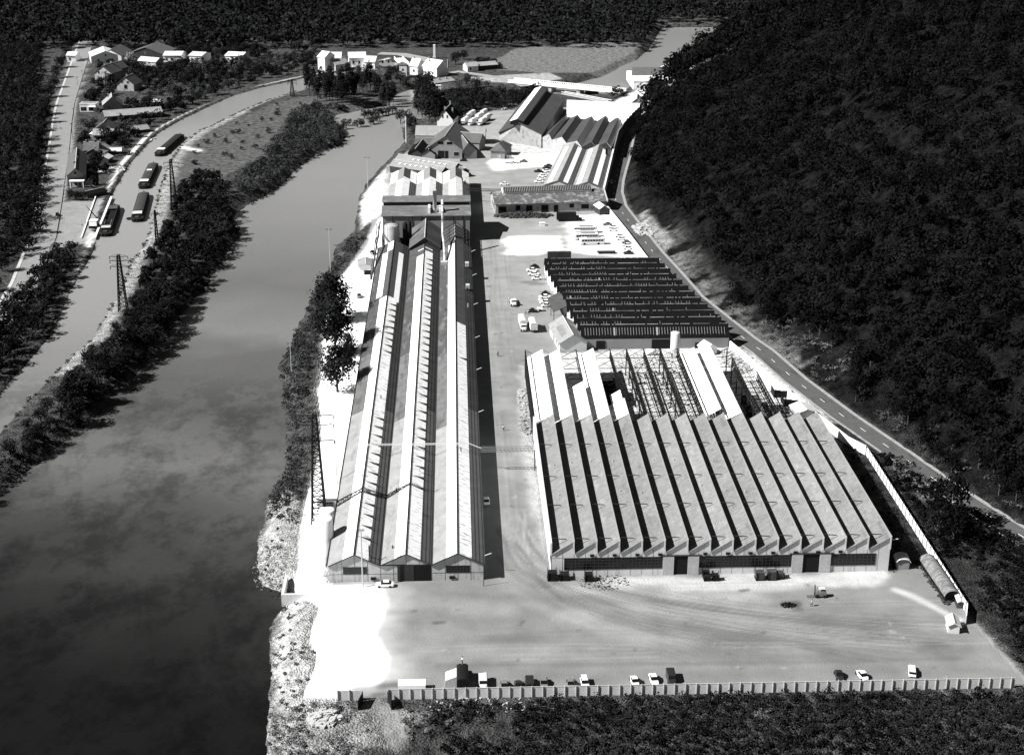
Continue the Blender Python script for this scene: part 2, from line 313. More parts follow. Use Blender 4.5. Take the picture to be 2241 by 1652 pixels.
for pts,al,wd,op in [([(1110,1285),(1140,1310),(1200,1345),(1290,1375),(1420,1392),(1640,1402),(2100,1400)],.12,1.2,.5),([(1120,1290),(1160,1320),(1230,1352),(1330,1382),(1500,1400)],.27,3,.5),
    ([(960,1455),(1150,1454),(1400,1452),(1700,1450),(2100,1440)],.11,1.6,.55),([(1150,1400),(1400,1425),(1700,1440),(2110,1425)],.13,5,.45),([(1650,1360),(1850,1375),(2110,1405)],.12,7,.5),([(1180,1240),(1200,1300),(1300,1350),(1500,1375),(1700,1378),(2000,1390)],.14,4,.4),
    ([(1100,900),(1125,1050),(1140,1200),(1175,1290)],.14,2,.45),([(1130,1000),(1150,1130),(1185,1270)],.13,2.5,.45),([(1120,1090),(1165,1180),(1205,1280),(1240,1300)],.13,5,.4),
    ([(950,1300),(1300,1315),(1700,1330)],.14,3,.45),([(860,1300),(1000,1330),(1100,1335)],.26,6,.5),([(1250,1350),(1450,1330),(1700,1345)],.28,6,.5),([(880,1420),(1100,1430),(1300,1425)],.25,7,.4),([(1120,1480),(1500,1478),(2000,1462)],.15,4,.4),([(1960,1290),(2010,1310),(2095,1355)],.45,2,.9),([(860,1340),(1100,1360),(1400,1470)],.16,3,.3),([(1060,560),(1085,700),(1110,850)],.15,2,.35),([(1560,1410),(1800,1415),(2110,1420)],.12,3,.5)]:
    stroke(gs('D',pts),al,.05,wd,wd*.5,op,warp=1.5)
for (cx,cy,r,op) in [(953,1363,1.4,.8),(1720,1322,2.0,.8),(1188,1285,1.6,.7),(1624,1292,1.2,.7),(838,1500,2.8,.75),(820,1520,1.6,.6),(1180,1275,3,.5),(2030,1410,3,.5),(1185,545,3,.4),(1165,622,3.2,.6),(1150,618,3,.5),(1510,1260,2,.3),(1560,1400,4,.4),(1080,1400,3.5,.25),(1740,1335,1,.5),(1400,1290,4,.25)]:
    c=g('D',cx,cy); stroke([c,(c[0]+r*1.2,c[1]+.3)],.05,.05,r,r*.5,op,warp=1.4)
trk=np.random.default_rng(21)
for i in range(30):
    ax,ay=trk.uniform(1085,1165),trk.uniform(1120,1230); bx_,by_=trk.uniform(1120,1230),trk.uniform(1285,1345); ex,ey=trk.uniform(1500,2150),trk.uniform(1360,1450); al=trk.choice([.10,.12,.26,.29]); pts=[]
    for u in np.linspace(0,1,12): pts.append(((1-u)**2*ax+2*u*(1-u)*bx_+u*u*ex,(1-u)**2*ay+2*u*(1-u)*(by_+25)+u*u*ey))
    pw=gs('D',pts)
    for off in (0,1.7): stroke([(a,b+off) for a,b in pw],al,.05,.6,.4,.42)
for i in range(6):
    x0_=trk.uniform(-25,95); y0_=trk.uniform(268,308); L0_=trk.uniform(25,70); cv=trk.uniform(-.004,.004); al=trk.choice([.11,.13,.25,.28])
    base=[(x0_+u,y0_+cv*(u-L0_/2)**2) for u in np.linspace(0,L0_,8)]
    for off in (0,1.7): stroke([(a,b+off) for a,b in base],al,.05,.55,.35,.38)
for i in range(16):
    x0_=trk.uniform(10,20); y0_=trk.uniform(315,560); L0_=trk.uniform(30,90); al=trk.choice([.12,.14,.27])
    base=[(x0_+trk.uniform(-1,1)*u/L0_,y0_+u) for u in np.linspace(0,L0_,5)]
    for off in (0,1.6): stroke([(a+off,b) for a,b in base],al,.05,.5,.35,.35)
for i in range(90):
    c=(trk.uniform(-20,105),trk.uniform(266,311)); r=trk.uniform(.25,.8); stroke([c,(c[0]+r*trk.uniform(-1,1),c[1]+r*trk.uniform(-1,1))],trk.choice([.06,.32,.1,.09]),.05,r*.8,.3,.6,warp=1.5)
for i in range(90):
    c=(trk.uniform(8,31),trk.uniform(315,640)); r=trk.uniform(.3,.9); stroke([c,(c[0]+r*trk.uniform(-1,1),c[1]+r)],trk.choice([.06,.34,.08]),.05,r*.8,.3,.5,warp=1.5)
# dark rough ground right of the hall and beyond the fences
paint(gs('D',[(1950,1248),(1815,925),(1850,930),(1905,990),(1965,1075),(2060,1215),(2040,1238)]),.035,1,soft=1.5,warp=4)
paint(gs('D',[(1898,985),(1960,1005),(2020,1050),(2110,1110),(2300,1230),(2500,1700),(2130,1345),(2105,1300),(2000,1130)]),.035,1,soft=1.5,warp=3)
stroke(gs('D',[(1960,1020),(2010,1060),(2025,1090)]),.16,.5,3,1.5,.9,2)
paint([(-22,258),(125,259),(400,270),(400,60),(-40,60),(-60,235)],.05,1,soft=1,warp=2)
paint([(-48,263),(-4,259),(-10,250),(-24,243),(-48,236)],.30,.9,soft=2,warp=6,op=.85)
stroke(gs('D',[(822,1540),(850,1570),(860,1620)]),.2,.2,4,1.5,.9,2)
# hill ground and its pale foot
dh=np.where(inpoly(X,Y,HILL),dist_line(X,Y,hillfoot),0); m=sstep(0,2,dh)
ft=np.clip(1-dh/14,0,1)*sstep(.42,.6,fbm(X,Y,13)+.1)*(sstep(430,450,Y)*sstep(630,600,Y)+.15)
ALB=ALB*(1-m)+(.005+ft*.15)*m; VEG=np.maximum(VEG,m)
paint(gs('D',[(1385,470),(1420,470),(1470,540),(1450,550),(1400,500)]),.24,.9,soft=2,warp=6)
dr=sdf(X,Y,RIV); ALB=np.where(dr>0,.03,ALB)
# islets at the head of the river
nyg,nxg=GX.shape
idx=np.arange(nxg*nyg).reshape(nyg,nxg)
F=np.stack([idx[:-1,:-1].ravel(),idx[:-1,1:].ravel(),idx[1:,1:].ravel(),idx[1:,:-1].ravel()],1)
me=bpy.data.meshes.new('ground'); me.vertices.add(len(X)); me.vertices.foreach_set('co',np.stack([X,Y,Z],1).ravel())
me.loops.add(F.size); me.loops.foreach_set('vertex_index',F.ravel()); me.polygons.add(len(F)); me.polygons.foreach_set('loop_start',np.arange(0,F.size,4)); me.polygons.foreach_set('loop_total',np.full(len(F),4)); me.polygons.foreach_set('use_smooth',np.ones(len(F),bool)); me.update()
for nm,arr in (('surface_tone',ALB),('roughcover',VEG)):
    at=me.attributes.new(nm,'FLOAT','POINT'); at.data.foreach_set('value',np.clip(arr,.01,1).astype(np.float32))
gm=bpy.data.materials.new('ground'); gm.use_nodes=True; N=gm.node_tree.nodes; L=gm.node_tree.links; b=N['Principled BSDF']; b.inputs['Roughness'].default_value=1; b.inputs['Specular IOR Level'].default_value=.03
def nd(t,**k):
    n=N.new(t)
    for a,v in k.items(): setattr(n,a,v)
    return n
geo=nd('ShaderNodeNewGeometry'); a1=nd('ShaderNodeAttribute',attribute_name='surface_tone'); a2=nd('ShaderNodeAttribute',attribute_name='roughcover')
def noi(s,d=5,sc=None):
    n=nd('ShaderNodeTexNoise'); n.inputs['Scale'].default_value=s; n.inputs['Detail'].default_value=d
    if sc: mp=nd('ShaderNodeMapping'); mp.inputs['Scale'].default_value=sc; L.new(geo.outputs['Position'],mp.inputs[0]); L.new(mp.outputs[0],n.inputs['Vector'])
    else: L.new(geo.outputs['Position'],n.inputs['Vector'])
    return n.outputs['Fac']
def mt(op,*a):
    n=nd('ShaderNodeMath',operation=op)
    for i,q in enumerate(a):
        if isinstance(q,(int,float)): n.inputs[i].default_value=q
        else: L.new(q,n.inputs[i])
    return n.outputs[0]
yard_n=mt('ADD',1,mt('ADD',mt('MULTIPLY',mt('SUBTRACT',noi(.12,6),.5),.7),mt('MULTIPLY',mt('SUBTRACT',noi(1,4,(.05,.22,1)),.5),.25)))
veg_n=mt('ADD',1,mt('ADD',mt('MULTIPLY',mt('SUBTRACT',noi(.35,7),.5),3.4),mt('MULTIPLY',mt('SUBTRACT',noi(1.7,6),.5),2.8)))
mx=mt('ADD',mt('MULTIPLY',yard_n,mt('SUBTRACT',1,a2.outputs['Fac'])),mt('MULTIPLY',veg_n,a2.outputs['Fac']))
v=mt('MULTIPLY',a1.outputs['Fac'],mt('MAXIMUM',mx,.12))
cm=nd('ShaderNodeCombineColor')
for i,t in enumerate((.985,1,1)): L.new(mt('MULTIPLY',v,t),cm.inputs[i])
L.new(cm.outputs[0],b.inputs['Base Color'])
bp=nd('ShaderNodeBump'); bp.inputs['Strength'].default_value=1; L.new(mt('MULTIPLY',mt('ADD',noi(.5,7),noi(2,5)),a2.outputs['Fac']),bp.inputs['Height']); bp.inputs['Distance'].default_value=1.3; L.new(bp.outputs[0],b.inputs['Normal'])
me.materials.append(gm); go=bpy.data.objects.new('ground',me); col.objects.link(go); tag(go,kind='structure')
# water sheets
def water(name,poly,z,zones):
    m=bpy.data.materials.new(name+'_water'); m.use_nodes=True; N=m.node_tree.nodes; L=m.node_tree.links; b=N['Principled BSDF']
    b.inputs['Roughness'].default_value=.14; b.inputs['Specular IOR Level'].default_value=(.11 if name=='river' else .2); b.inputs['IOR'].default_value=1.33
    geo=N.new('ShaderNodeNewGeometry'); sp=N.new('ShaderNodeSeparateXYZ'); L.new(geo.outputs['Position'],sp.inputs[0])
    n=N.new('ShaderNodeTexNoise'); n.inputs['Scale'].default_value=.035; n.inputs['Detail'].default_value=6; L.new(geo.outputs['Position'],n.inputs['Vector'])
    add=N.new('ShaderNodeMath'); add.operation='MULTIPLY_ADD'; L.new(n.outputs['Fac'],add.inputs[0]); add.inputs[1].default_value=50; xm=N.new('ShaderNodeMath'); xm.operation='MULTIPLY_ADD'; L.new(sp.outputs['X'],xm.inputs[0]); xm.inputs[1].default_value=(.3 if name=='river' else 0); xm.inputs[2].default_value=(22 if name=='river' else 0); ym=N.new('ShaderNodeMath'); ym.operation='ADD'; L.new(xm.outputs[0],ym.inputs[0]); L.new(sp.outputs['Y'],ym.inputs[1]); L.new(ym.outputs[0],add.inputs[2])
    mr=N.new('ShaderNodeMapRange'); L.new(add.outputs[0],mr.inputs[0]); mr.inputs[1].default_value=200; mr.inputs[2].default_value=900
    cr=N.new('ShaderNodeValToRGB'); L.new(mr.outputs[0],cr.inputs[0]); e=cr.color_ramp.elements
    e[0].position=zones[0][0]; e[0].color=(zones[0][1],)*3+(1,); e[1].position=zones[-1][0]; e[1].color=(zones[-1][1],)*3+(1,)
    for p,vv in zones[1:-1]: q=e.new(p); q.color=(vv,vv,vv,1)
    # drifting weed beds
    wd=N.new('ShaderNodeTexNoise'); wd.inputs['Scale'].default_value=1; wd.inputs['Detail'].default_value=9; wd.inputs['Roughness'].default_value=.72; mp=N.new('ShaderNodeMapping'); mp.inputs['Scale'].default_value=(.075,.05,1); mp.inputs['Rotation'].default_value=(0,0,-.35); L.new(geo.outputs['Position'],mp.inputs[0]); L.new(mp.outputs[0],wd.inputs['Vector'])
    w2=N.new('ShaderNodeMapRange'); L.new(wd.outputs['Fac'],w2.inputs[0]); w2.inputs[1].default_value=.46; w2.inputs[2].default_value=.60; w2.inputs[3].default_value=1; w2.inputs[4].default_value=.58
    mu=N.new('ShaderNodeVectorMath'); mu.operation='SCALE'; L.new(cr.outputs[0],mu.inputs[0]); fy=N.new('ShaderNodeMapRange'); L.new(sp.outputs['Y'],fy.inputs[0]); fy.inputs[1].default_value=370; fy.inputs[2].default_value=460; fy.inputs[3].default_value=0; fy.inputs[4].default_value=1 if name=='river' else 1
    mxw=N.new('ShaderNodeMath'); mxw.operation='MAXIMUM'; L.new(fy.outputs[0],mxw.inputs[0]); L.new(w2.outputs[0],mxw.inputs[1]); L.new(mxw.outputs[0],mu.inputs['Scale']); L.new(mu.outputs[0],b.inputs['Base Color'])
    bn=N.new('ShaderNodeTexNoise'); bn.inputs['Scale'].default_value=.45; bn.inputs['Detail'].default_value=4; L.new(geo.outputs['Position'],bn.inputs['Vector']); bp=N.new('ShaderNodeBump'); bp.inputs['Distance'].default_value=.10; L.new(bn.outputs['Fac'],bp.inputs['Height']); L.new(bp.outputs[0],b.inputs['Normal'])
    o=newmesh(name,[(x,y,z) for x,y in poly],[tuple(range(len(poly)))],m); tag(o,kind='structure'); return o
def grown(poly,d):
    out=[]; n=len(poly)
    A=sum(poly[i][0]*poly[(i+1)%n][1]-poly[(i+1)%n][0]*poly[i][1] for i in range(n)); s=1 if A>0 else -1
    for i in range(n):
        p,q,r=Vector(poly[i-1]),Vector(poly[i]),Vector(poly[(i+1)%n]); t=(r-p)
        if t.length<1e-6: continue
        t.normalize(); out.append((q.x+t.y*d*s,q.y-t.x*d*s))
    return out
water('river',grown(RIV,1.6),RIV_Z,[(0,.004),(.14,.008),(.20,.02),(.25,.045),(.305,.11),(.35,.07),(.43,.09),(.47,.15),(.54,.11),(.66,.16),(.8,.2),(1,.2)])  # silt tones, with missing sky reflection painted into the upper reaches
water('canal',grown(CAN,.9),CAN_Z,[(0,.1),(.38,.15),(.5,.21),(.75,.25),(.9,.25),(1,.2)])
# hill road with markings
def ribbon(name,Lp,Rp,z,m,parent=None,kind='structure'):
    mb=MB()
    for i in range(len(Lp)-1):
        a=[(Lp[i][0],Lp[i][1],z-.3),(Rp[i][0],Rp[i][1],z-.3),(Rp[i][0],Rp[i][1],z),(Lp[i][0],Lp[i][1],z)]
        b_=[(Lp[i+1][0],Lp[i+1][1],z-.3),(Rp[i+1][0],Rp[i+1][1],z-.3),(Rp[i+1][0],Rp[i+1][1],z),(Lp[i+1][0],Lp[i+1][1],z)]
        mb.loft(a,b_,cap=(i in(0,len(Lp)-2)))
    o=mb.build(name,m,parent)
    if kind: tag(o,kind=kind)
    return o
rc=gs('D',[(2320,1225),(2190,1145),(2119,1100),(2033,1041),(1966,994),(1880,935),(1845,911),(1740,832),(1668,769),(1632,744),(1564,690),(1516,651),(1467,594),(1430,553),(1404,520),(1377,486),(1351,451),(1343,420),(1346,395),(1353,370),(1361,345),(1371,300),(1380,275),(1390,255)])
def offs(c,o):
    r=[]
    for i in range(len(c)):
        p=Vector(c[max(0,i-1)]); q=Vector(c[min(len(c)-1,i+1)]); t=(q-p).normalized(); r.append((c[i][0]+t.y*o,c[i][1]-t.x*o))
    return r
M_asph=mat('road_asphalt',.085,noise=((.4,.15),(3,.15)),dirt=((.3,.08,1),.58,.75))
M_verge=mat('road_verge',.26,noise=((.6,.3),(3,.3)))
ribbon('road_verge',offs(rc,-4.1),offs(rc,4.6),.06,M_verge); ribbon('road',offs(rc,-3.3),offs(rc,3.3),.1,M_asph)
mk=MB(); acc=0
for i in range(len(rc)-1):
    p=Vector(rc[i]); q=Vector(rc[i+1]); Ls=(q-p).length; d=(q-p).normalized(); t=-acc
    while t<Ls:
        a=max(t,0); e_=min(t+3,Ls)
        if e_>a+.3: c=p+d*((a+e_)/2); mk.obox((c.x,c.y),(d.x,d.y),e_-a,.18,.1,.106)
        t+=12
    acc=(acc+Ls)%12
tag(mk.build('road_markings',M_carW),kind='structure')
# ================================================================ BUILDINGS
def unit(a,b):
    d=Vector((b[0]-a[0],b[1]-a[1])); L=d.length; d.normalize(); return d,L
def gable(name,label,cat,a,b,W,he,hr,wall,roof,oh=.5,ohe=.4,th=.22,wins=(),chim=(),group=None,z0=None,doors=(),WL=None,ridge=True):
    """a,b: ground points of the ridge axis (a = near gable). W right half+left half widths equal unless WL."""
    d,L=unit(a,b); wr=W/2; wl=WL if WL else W/2
    zb=float(zf(np.array([a[0]]),np.array([a[1]]))[0]) if z0 is None else z0
    t=thing(name,label,cat,(a[0],a[1],zb),group)
    prof=[(-wl,zb-.6),(wr,zb-.6),(wr,zb+he),(0,zb+hr),(-wl,zb+he)]
    MB().extr(prof,a,b).build('wall',wall,t)
    sr=(hr-he)/wr; slp=(hr-he)/wl; e=.03
    A=(a[0]-d.x*ohe,a[1]-d.y*ohe); B=(b[0]+d.x*ohe,b[1]+d.y*ohe)
    P=[(wr+oh,zb+he-oh*sr+e),(wr+oh,zb+he-oh*sr+th),(0,zb+hr+th+e),(-wl-oh,zb+he-oh*slp+th),(-wl-oh,zb+he-oh*slp+e),(0,zb+hr+e)]
    rf=MB().extr(P,A,B).build('roof',roof,t)
    r=(d.y,-d.x)
    def at(u,v): return (a[0]+r[0]*u+d.x*v,a[1]+r[1]*u+d.y*v)
    for side,pos,z1,w_,h_ in wins:   # opening on a wall, proud frame and dark pane
        if side=='f': c=at(pos,-.04); ax=r
        elif side=='b': c=at(pos,L+.04); ax=r
        elif side=='l': c=at(-wl-.04,pos); ax=(d.x,d.y)
        else: c=at(wr+.04,pos); ax=(d.x,d.y)
        fr=MB(); 
        for s in (-1,1):
            fr.obox((c[0]+ax[0]*s*(w_/2+.05),c[1]+ax[1]*s*(w_/2+.05)),ax,.1,.12,zb+z1,zb+z1+h_)
        fr.obox(c,ax,w_+.2,.12,zb+z1+h_,zb+z1+h_+.1); fr.obox(c,ax,w_+.3,.2,zb+z1-.1,zb+z1)
        f=fr.build('window',M_conc,t); MB().obox(c,ax,w_,.06,zb+z1,zb+z1+h_).build('pane',M_glass,f)
    for side,pos,w_,h_ in doors:
        if side=='f': c=at(pos,-.05); ax=r
        elif side=='l': c=at(-wl-.05,pos); ax=(d.x,d.y)
        else: c=at(wr+.05,pos); ax=(d.x,d.y)
        MB().obox(c,ax,w_,.1,zb,zb+h_).build('door',M_black,t)
    for u,v,h in chim:
        c=at(u,v); zt=zb+hr+h; m=MB().obox(c,r,.9,.6,zb+he,zt); m.obox(c,r,1.05,.75,zt,zt+.15); m.build('chimney',M_brick,rf)
    if ridge: MB().extr([(-.22,zb+hr+th),(.22,zb+hr+th),(0,zb+hr+th+.14)],A,B).build('ridge_cap',M_conc,rf)
    return t,at,zb
# ---- 1. long triple-gabled shed on the left
t=thing('factory_shed','long triple-gabled shed with white skylit roofs beside the river yard','factory shed',(-12.5,312.6,0))
x0,x1,y0,y1=-30.5,5.5,312.6,579.0
prof=[(x0,-.5),(x1,-.5)]+[(x1,4.3),(-.5,7.2),(-6.5,4.3),(-12.5,7.2),(-18.5,4.3),(-24.5,7.2),(x0,4.3)]
MB().loft([(x,y0,z) for x,z in prof],[(x,y1,z) for x,z in prof]).build('wall',mat('pale_cement_wall',.42,noise=((.3,.15),(2,.12)),dirt=((1,1,.2),.62,.75)),t)
sl=(7.2-4.3)/6
def slab(rx,u0,u1,ya,yb,m,nm,par,lift=.04,th=.14):
    za,zb_=7.2-abs(u0)*sl+lift,7.2-abs(u1)*sl+lift
    return MB().loft([(rx+u0,ya,za),(rx+u1,ya,zb_),(rx+u1,ya,zb_+th),(rx+u0,ya,za+th)],[(rx+u0,yb,za),(rx+u1,yb,zb_),(rx+u1,yb,zb_+th),(rx+u0,yb,za+th)]).build(nm,m,par)
roofE=MB()
for k,rx in enumerate((-24.5,-12.5,-.5)):
    eL=-6.35 if k==0 else -5.8; eR=6.35 if k==2 else 5.75
    brk=[508,560,575][k]
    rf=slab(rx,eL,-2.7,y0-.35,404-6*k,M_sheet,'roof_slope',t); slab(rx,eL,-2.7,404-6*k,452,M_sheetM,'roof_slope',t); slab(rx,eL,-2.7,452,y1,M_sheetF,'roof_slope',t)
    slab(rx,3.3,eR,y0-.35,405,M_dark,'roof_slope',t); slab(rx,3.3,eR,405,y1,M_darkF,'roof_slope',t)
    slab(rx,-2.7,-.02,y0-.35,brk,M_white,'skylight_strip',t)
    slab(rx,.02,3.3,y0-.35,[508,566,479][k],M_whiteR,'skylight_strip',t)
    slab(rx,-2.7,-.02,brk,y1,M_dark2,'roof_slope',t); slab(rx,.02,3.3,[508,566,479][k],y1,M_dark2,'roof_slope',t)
    MB().extr([(-.2,7.4),(.2,7.4),(0,7.52)],(rx,y0-.4),(rx,y1)).build('ridge_cap',M_steel,t)
    if k==0:
        slab(rx,-4.1,-2.0,510,566,M_white,'skylight_strip',t,lift=.2,th=.06); slab(rx,2.2,4.0,505,566,M_white,'skylight_strip',t,lift=.2,th=.06); slab(rx,-2.4,-.1,567,579,M_white,'skylight_strip',t,lift=.2,th=.06)
    if k==1:
        for yy in (571,563): slab(rx,-2.4,3.2,yy,yy+.9,M_white,'skylight_strip',t,lift=.2,th=.05) if 0 else (slab(rx,-2.4,-.1,yy-4,yy-3.2,M_white,'skylight_strip',t,lift=.2,th=.05),slab(rx,.1,3.2,yy-2,yy-.9,M_white,'skylight_strip',t,lift=.2,th=.05))
# ridge vents casting slanting shadows
for rx,ys in ((-24.5,list(np.arange(322,402,6.2))+list(np.arange(452,505,6.0))),(-12.5,np.arange(350,560,6.4)),(-.5,[445])):
    for yy in ys:
        MB().loft([(rx+.9,yy,7.2-.9*sl),(rx+3.5,yy-.3,7.3-3.5*sl),(rx+3.5,yy-.2,7.3-3.5*sl),(rx+.9,yy+.08,7.2-.9*sl)],[(rx+.9,yy,7.45-.9*sl),(rx+3.5,yy-.3,8.2-3.5*sl),(rx+3.5,yy-.2,8.2-3.5*sl),(rx+.9,yy+.08,7.45-.9*sl)]).build('roof_rib',M_steel,t)
for vx in (-18.5,-6.5): MB().box(vx-.5,vx+.5,y0-.3,y1,4.42,4.5).build('gutter',M_steel,t)
MB().bar((x0-.45,y0,4.25),(x0-.45,y1,4.25),.22,6).build('eaves_pipe',M_steel,t)
# gable trim, panel joints, windows and doors
for rx in (-24.5,-12.5,-.5):
    MB().loft([(rx-6,y0-.45,4.2),(rx,y0-.45,7.1),(rx+6,y0-.45,4.2),(rx+6,y0-.45,4.42),(rx,y0-.45,7.36),(rx-6,y0-.45,4.42)],[(rx-6,y0-.36,4.2),(rx,y0-.36,7.1),(rx+6,y0-.36,4.2),(rx+6,y0-.36,4.42),(rx,y0-.36,7.36),(rx-6,y0-.36,4.42)]).build('barge_board',M_steel,t)
jt=MB()
for xx in np.arange(x0+3,x1-.1,3.0):
    zt=7.0-abs(((xx-x0)%12)-6)*sl
    if not -12.6<xx<-6.4 or zt>5.5: jt.box(xx-.03,xx+.03,y0-.03,y0+.01,0 if not -14.6<xx<-6.6 else 4.4,zt)
jt.box(x0,-14.7,y0-.035,y0+.01,2.0,2.06); jt.box(-6.5,x1,y0-.035,y0+.01,2.0,2.06); jt.box(-18.4,-6.6,y0-.06,y0+.01,4.1,4.35)
jt.build('panel_joints',M_steel,t)
for cx in (-24.4,-.5):
    w_=MB(); 
    for i in range(9): w_.box(cx-2.75+i*.6875-.04,cx-2.75+i*.6875+.04,y0-.1,y0-.02,2.1,3.9)
    for z_ in (2.1,2.7,3.3,3.88): w_.box(cx-2.75,cx+2.75,y0-.09,y0-.02,z_-.03,z_+.03)
    f=w_.build('window',mat('dark_window_bars',.05),t); MB().box(cx-2.75,cx+2.75,y0-.05,y0-.015,2.1,3.9).build('pane',M_glass,f)
MB().box(-14.6,-10.7,y0-.12,y0-.02,0,4.05).build('sliding_door',M_steel,t); MB().box(-10.7,-6.7,y0-.06,y0-.01,0,4.05).build('doorway',M_black,t)
for cx in (-20.2,-1.9): MB().box(cx-.6,cx+.6,y0-.25,y0-.02,.5,1.2).build('wall_vent',M_black,t)
MB().box(-21.2,-20.9,314,314.3,5.6,8.6).build('flue',M_steel,t)
for (fx,fy,h) in [(-22.6,412,1.2),(-10.3,360,1.5),(.6,372,1.3),(-25,356,1.2),(-16,350,.9),(-3.5,520,1.4),(-4.2,545,1.5),(3.6,520,1.1),(3.8,500,1.6),(-9,336,.8),(-15.8,318,1),(-3.9,495,1.2)]:
    z_=7.2-abs((fx+30.5)%12-6)*sl
    MB().bar((fx,fy,z_),(fx,fy,z_+h),.16,6).build('roof_flue',M_met if h>1.3 else M_steel,t)
for yy in (548,520): MB().box(3.2,4.6,yy,yy+2.2,5.6,7.0).build('roof_box',M_conc,t)
def lshed_side(y): MB().bar((x1+.35,y,4.6),(x1+1.9,y-.4,5.4),.1,5).build('lamp_bracket',M_met,t)
for yy in (316,405,440,470,505,540,572): lshed_side(yy)
# lean-to with window on the river side
t2=thing('brick_annexe','small white annexe with a barred window at the shed foot','annexe',(-34,349,0))
MB().box(-36.2,-31.2,349,357,-.3,4.2).build('wall',M_greyf,t2); MB().box(-36.4,-31,348.8,357.2,4.23,4.4).build('roof',M_white,t2)
w_=MB()
for i in range(6): w_.box(-34.9+i*.55,-34.84+i*.55,348.86,348.96,1.2,3.4)
for z_ in (1.2,1.9,2.65,3.36): w_.box(-34.9,-32.1,348.87,348.96,z_,z_+.05)
f=w_.build('window',M_grey,t2); MB().box(-34.9,-32.1,348.93,348.98,1.2,3.4).build('pane',M_glass,f)
# ---- 2. tall clerestory building
t=thing('clerestory_hall','tall grey cross hall with a black clerestory band above the long sheds','hall',(-12,604,0))
P=[(603,-.4),(630,-.4),(630,11.5),(619.5,15.2),(613.6,14.2),(613.6,12.5),(603,11)]
MB().loft([(-30.2,y,z) for y,z in P],[(5.6,y,z) for y,z in P]).build('wall',M_grey,t)
MB().loft([(-30.7,602.4,10.96),(-30.7,613.5,12.55),(-30.7,613.5,12.75),(-30.7,602.4,11.16)],[(6.1,602.4,10.96),(6.1,613.5,12.55),(6.1,613.5,12.75),(6.1,602.4,11.16)]).build('roof',mat('dusty_cement_roof',.12,noise=((.2,.2),(2,.2)),dirt=((.25,.6,1),.6,1.6)),t)
MB().loft([(-30.7,613.0,14.15),(-30.7,619.5,15.26),(-30.7,630.5,11.4),(-30.7,630.5,11.6),(-30.7,619.5,15.46),(-30.7,613.0,14.35)],[(6.1,613.0,14.15),(6.1,619.5,15.26),(6.1,630.5,11.4),(6.1,630.5,11.6),(6.1,619.5,15.46),(6.1,613.0,14.35)]).build('roof',MATS['dusty_cement_roof'],t)
f=MB()
for i in range(61): f.box(-30+i*.59,-29.95+i*.59,613.42,613.55,12.8,14.1)
MB().box(-30.1,5.5,613.5,613.58,12.7,14.15).build('clerestory_glazing',M_glass,t); f.build('mullions',M_steel,t)
for xx in (-26,-18,-14,-6,-1,3): MB().box(xx-.15,xx+.15,602.8,603,0,10.9).build('pilaster',M_steel,t)
# vent housing and stack on the roof
vb=thing('vent_housing','white louvred housing around the stack base on the clerestory roof','vent',(-8.7,606,11.3))
MB().box(-11.5,-10.6,604.8,610,11.4,14.0).build('side_panel',M_white,vb); MB().box(-7.0,-6.2,604.8,610,11.4,13.6).build('side_panel',M_white,vb); MB().box(-10.5,-7.1,609.6,610,11.6,13.5).build('louvre',M_conc,vb)
ck=thing('steel_chimney','short wide steel stack with an open top rising from the clerestory roof','chimney',(-8.7,606.5,11.5))
MB().lathe((-8.7,606.5),[(.8,11.5),(.8,20.6),(.88,20.6),(.88,20.9),(.66,20.9),(.66,18)],20).build('stack',M_lime,ck,True)
ck=thing('steel_chimney','tall thin exhaust pipe bending up in front of the clerestory hall','chimney',(-5.4,566,5))
pp=MB(); pts=[(-4.6,553,6.2),(-4.6,560,7.5),(-4.9,570,9.0),(-5.4,578,10),(-5.4,585,13),(-5.4,590,21)]
for i in range(len(pts)-1): pp.bar(pts[i],pts[i+1],.5 if i<4 else .55,10)
pp.build('pipe',M_met,ck,True); cb=MB()
for z_ in (14,16.5,19): cb.lathe((-5.4,585+(z_-13)*5/8),[(.62,z_),(.62,z_+.3)],10)
cb.build('collar',M_steel,ck); MB().box(-6,-3.4,551,553.4,5.2,6.6).build('fan_box',M_conc,ck)
# ---- silo, cyclones and link roofs between shed and clerestory hall
sx,sy=g('h4',270,920,7.3)[0],588
si=thing('storage_silo','large ribbed silo standing at the north end of the triple shed','silo',(-26,sy,0))
MB().lathe((-25.8,sy),[(3.0,-.3),(3.0,11.0),(2.9,11.3),(.4,11.8)],28).build('drum',mat('ribbed_drum',.4,rough=.5,noise=((.5,.2),),stripes=[((.7,.7,0),.6,.12,.55)],spec=.5),si,True)
r_=MB()
for i in range(24):
    a_=i*math.pi/12; r_.bar((-25.8+3*math.cos(a_),sy+3*math.sin(a_),11.2),(-25.8+3*math.cos(a_),sy+3*math.sin(a_),12.1),.04,4)
    b_=(i+1)*math.pi/12; r_.bar((-25.8+3*math.cos(a_),sy+3*math.sin(a_),12.1),(-25.8+3*math.cos(b_),sy+3*math.sin(b_),12.1),.04,4)
r_.build('guard_rail',M_steel,si)
for k_,(cx,lab) in enumerate(((-20.6,'slim black cyclone tower nearer the ribbed silo'),(-18.9,'slim black cyclone tower nearer the sooty link roof'))):
    cy=thing('cyclone',lab,'cyclone',(cx,590,0)); MB().lathe((cx,590),[(.5,-.3),(.5,3),(1.0,5),(1.0,11.4+k_*.6),(.5,11.8+k_*.6)],14).build('body',M_black,cy,True)
    MB().bar((cx,590,11.8),(cx+1.2,593,12.4),.25,8).build('duct',M_steel,cy)
gable('link_building','sooty grey gabled roof stepping up from the middle shed','building',(-12.4,574),(-12.4,602),12,5.6,9.8,M_darkwall,mat('smoky_roof',.10,noise=((.12,.5),(1,.2))),oh=.3)
